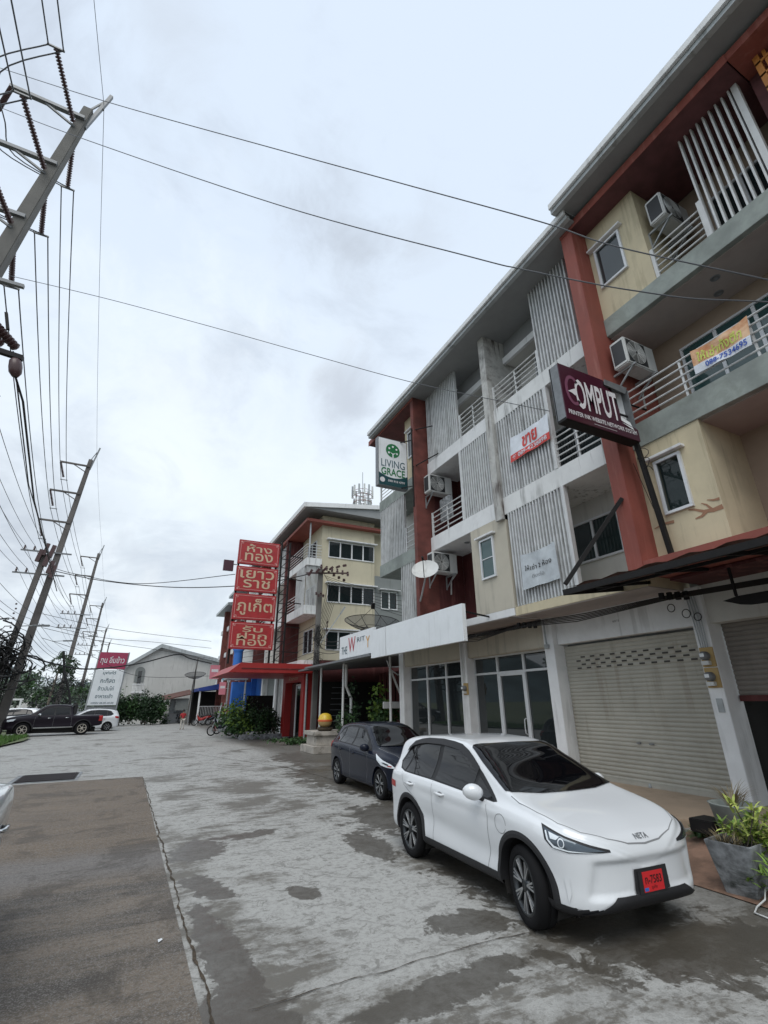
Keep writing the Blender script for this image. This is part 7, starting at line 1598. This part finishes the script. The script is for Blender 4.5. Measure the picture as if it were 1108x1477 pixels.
# ============================================================ PEOPLE
def skin(name, verts, edges, radii, m, parent, root=0, sub=1, scale=1):
    me = bpy.data.meshes.new(name); me.from_pydata([Vector(v) for v in verts], edges, []); o = bpy.data.objects.new(name, me); col.objects.link(o)
    sk = o.modifiers.new('skin', 'SKIN'); sk.use_smooth_shade = True
    for i, r in enumerate(radii):
        rr = r if isinstance(r, tuple) else (r, r); me.skin_vertices[0].data[i].radius = rr
        me.skin_vertices[0].data[i].use_root = (i == root)
    sb = o.modifiers.new('sub', 'SUBSURF'); sb.levels = sb.render_levels = sub
    bpy.context.view_layer.update(); ev = o.evaluated_get(bpy.context.evaluated_depsgraph_get()); m2 = bpy.data.meshes.new_from_object(ev); bpy.data.objects.remove(o)
    m2.polygons.foreach_set('use_smooth', [True]*len(m2.polygons)); return link(name, m2, m, parent)
def person(label, loc, rz, sc, shirt, trousers, arm='fold'):
    """facing local -y"""
    t = thing('person', label, 'person', (0, 0, 0))
    V = [(0, 0, .95), (0, 0, 1.12), (0, 0, 1.30), (0, 0, 1.43), (0, -.01, 1.52), (0, -.01, 1.60), (0, -.015, 1.68), (.10, 0, .90), (.11, -.03, .50), (.11, .02, .10), (.11, -.12, .04), (-.10, 0, .90), (-.13, .02, .50), (-.13, .05, .10), (-.14, -.08, .04)]
    E = [(0, 1), (1, 2), (2, 3), (3, 4), (4, 5), (5, 6), (0, 7), (7, 8), (8, 9), (9, 10), (0, 11), (11, 12), (12, 13), (13, 14)]
    R_ = [(.15, .11), (.14, .10), (.17, .11), (.08, .07), (.05, .05), (.085, .10), (.075, .09), (.09, .09), (.06, .06), (.04, .045), (.04, .03), (.09, .09), (.06, .06), (.04, .045), (.04, .03)]
    for s_, el, ha in ((1, (.30, -.02, 1.12), (.18, -.22, 1.05)), (-1, (-.30, .02, 1.12), (-.16, -.22, 1.10))):
        b0 = len(V); V += [(s_*.19, 0, 1.38), el, ha, (ha[0]-s_*.05, ha[1]-.05, ha[2]+.01)]; E += [(2, b0), (b0, b0+1), (b0+1, b0+2), (b0+2, b0+3)]; R_ += [(.055, .055), (.042, .042), (.03, .03), (.035, .018)]
        for k in range(5): V.append((ha[0]-s_*(.05+.02*(k-2)*.5)-s_*.03, ha[1]-.10+.012*k, ha[2]+.03-.018*k)); E.append((b0+3, len(V)-1)); R_.append((.009, .009))
    b = skin('body', V, E, R_, 'skin', t, 0)
    SV = [(0, 0, .93), (0, 0, 1.12), (0, 0, 1.30), (0, 0, 1.42), (.19, 0, 1.38), (.27, -.01, 1.20), (-.19, 0, 1.38), (-.27, .01, 1.20)]; skin('shirt', SV, [(0, 1), (1, 2), (2, 3), (2, 4), (4, 5), (2, 6), (6, 7)], [(.175, .135), (.16, .12), (.19, .13), (.09, .08), (.075, .075), (.066, .066), (.075, .075), (.066, .066)], shirt, t, 0)
    TV = [(0, 0, .97), (.10, 0, .88), (.11, -.03, .50), (.11, .02, .09), (-.10, 0, .88), (-.13, .02, .50), (-.13, .05, .09)]; skin('trousers', TV, [(0, 1), (1, 2), (2, 3), (0, 4), (4, 5), (5, 6)], [(.17, .13), (.105, .105), (.08, .08), (.065, .07), (.105, .105), (.08, .08), (.065, .07)], trousers, t, 0)
    MB().lathe([(0, 1.80), (.06, 1.79), (.10, 1.74), (.108, 1.67), (.10, 1.62), (.09, 1.60)], 18, (0, .018, 0)).build('hair', 'hair', t, smooth=True)
    f = MB()
    for s_ in (-1, 1): f.lathe([(0, .012), (.012, .006), (.014, 0)], 8, (s_*.033, -.112, 1.675), 'y')
    f.build('eyes', 'hair', b); MB().bar((0, -.10, 1.67), (0, -.13, 1.635), .02).build('nose', 'skin', b); MB().bar((-.025, -.105, 1.595), (.025, -.105, 1.595), .01).build('mouth', 'shirt_red', b)
    for s_ in (-1, 1): MB().box(s_*.09, s_*.108, -.01, .03, 1.63, 1.69).build('ear', 'skin', b, bevel=.006)
    t.location = loc; t.rotation_euler = (0, 0, rz); t.scale = (sc,)*3; return t
person('person in a red shirt and pale trousers walking alone on the far pavement', (4.05, 45, 0), radians(200), .86, 'shirt_red', 'trouser_pale')
person('person in a red shirt half hidden by the shrubs beside the blue booth', (6.95, 42.2, 0), radians(150), 1.0, 'shirt_red', 'car_navy')
# across the main road, seen in the glass and paint
for i, (x, y, w, l, h, m_) in enumerate(((-52, -25, 12, 26, 9, 'white_wall'), (-50, 6, 12, 18, 6.5, 'beige_wall'), (-54, 30, 14, 24, 10, 'pale_wall'))):
    t = thing('far_building', ('white', 'beige', 'pale grey')[i]+' building across the main road, outside the view and mirrored in the shop glass', 'building', (x, y, 0)); MB().box(x, x+w, y, y+l, 0, h).build('wall', m_, t); MB().box(x-.6, x+w+.6, y-.6, y+l+.6, h+.002, h+.4).build('roof', 'rust_roof', t)
    for k in range(5):
        for z in (1.0, 4.2): 
            if z+2 < h: MB().box(x+w+.01, x+w+.05, y+1+k*l/5, y+3.2+k*l/5, z, z+1.9).build('window', 'glass_dark', t)
for i in range(7): 
    tree('tree across the main road, number '+('one', 'two', 'three', 'four', 'five', 'six', 'seven')[i]+' from the south, mirrored in the shop glass', -38-(i*7 % 5), -22+i*13, 7+(i*5 % 4), 3.4, 700, .6, 300+i)
# switch gear low on the nearest pole, at the left edge
hw = thing('switch_gear', 'dark crossarm with ribbed insulator and fuse gear at the left edge under the nearest pole', 'switch gear', (-5.2, 13, 10))
MB().bar((-5.6, 13, 10.45), (-3.86, 13, 10.25), .13).build('crossarm', 'black_metal', hw)
MB().tube([(-3.98, 13, 10.17), (-3.98, 13, 10.1), (-3.95, 13, 9.95), (-3.92, 13, 9.8), (-3.9, 13, 9.68)], [.10, .14, .15, .14, .07], 12).build('insulator', 'insulator', hw, smooth=True)
disc_string((-4.62, 13, 11.05), (-4.05, 13, 10.5), 8, .13).build('insulator', 'insulator', hw); disc_string((-5.0, 13, 10.95), (-4.35, 13, 10.5), 8, .13).build('insulator', 'insulator', hw)
MB().bar((-4.5, 13, 11.5), (-4.35, 13, 11.0), .07).build('link', 'black_metal', hw)
MB().tube([(-3.9, 13, 9.7), (-3.75, 13.6, 9.35), (-4.3, 20, 8.9), (-6.0, 41, 9.6)], .03, 6).build('lead_wire', 'cable', hw)
MB().tube([(-4.1, 13, 10.4), (-4.0, 13.5, 9.9), (-4.6, 20, 9.5), (-6.3, 41, 10.6)], .02, 6).build('lead_wire', 'cable', hw)
MB().tube([(-5.6, 13, 8.6), (-4.4, 13, 8.95), (-4.12, 13.2, 9.15)], .02, 6).build('stay_wire', 'cable', hw)
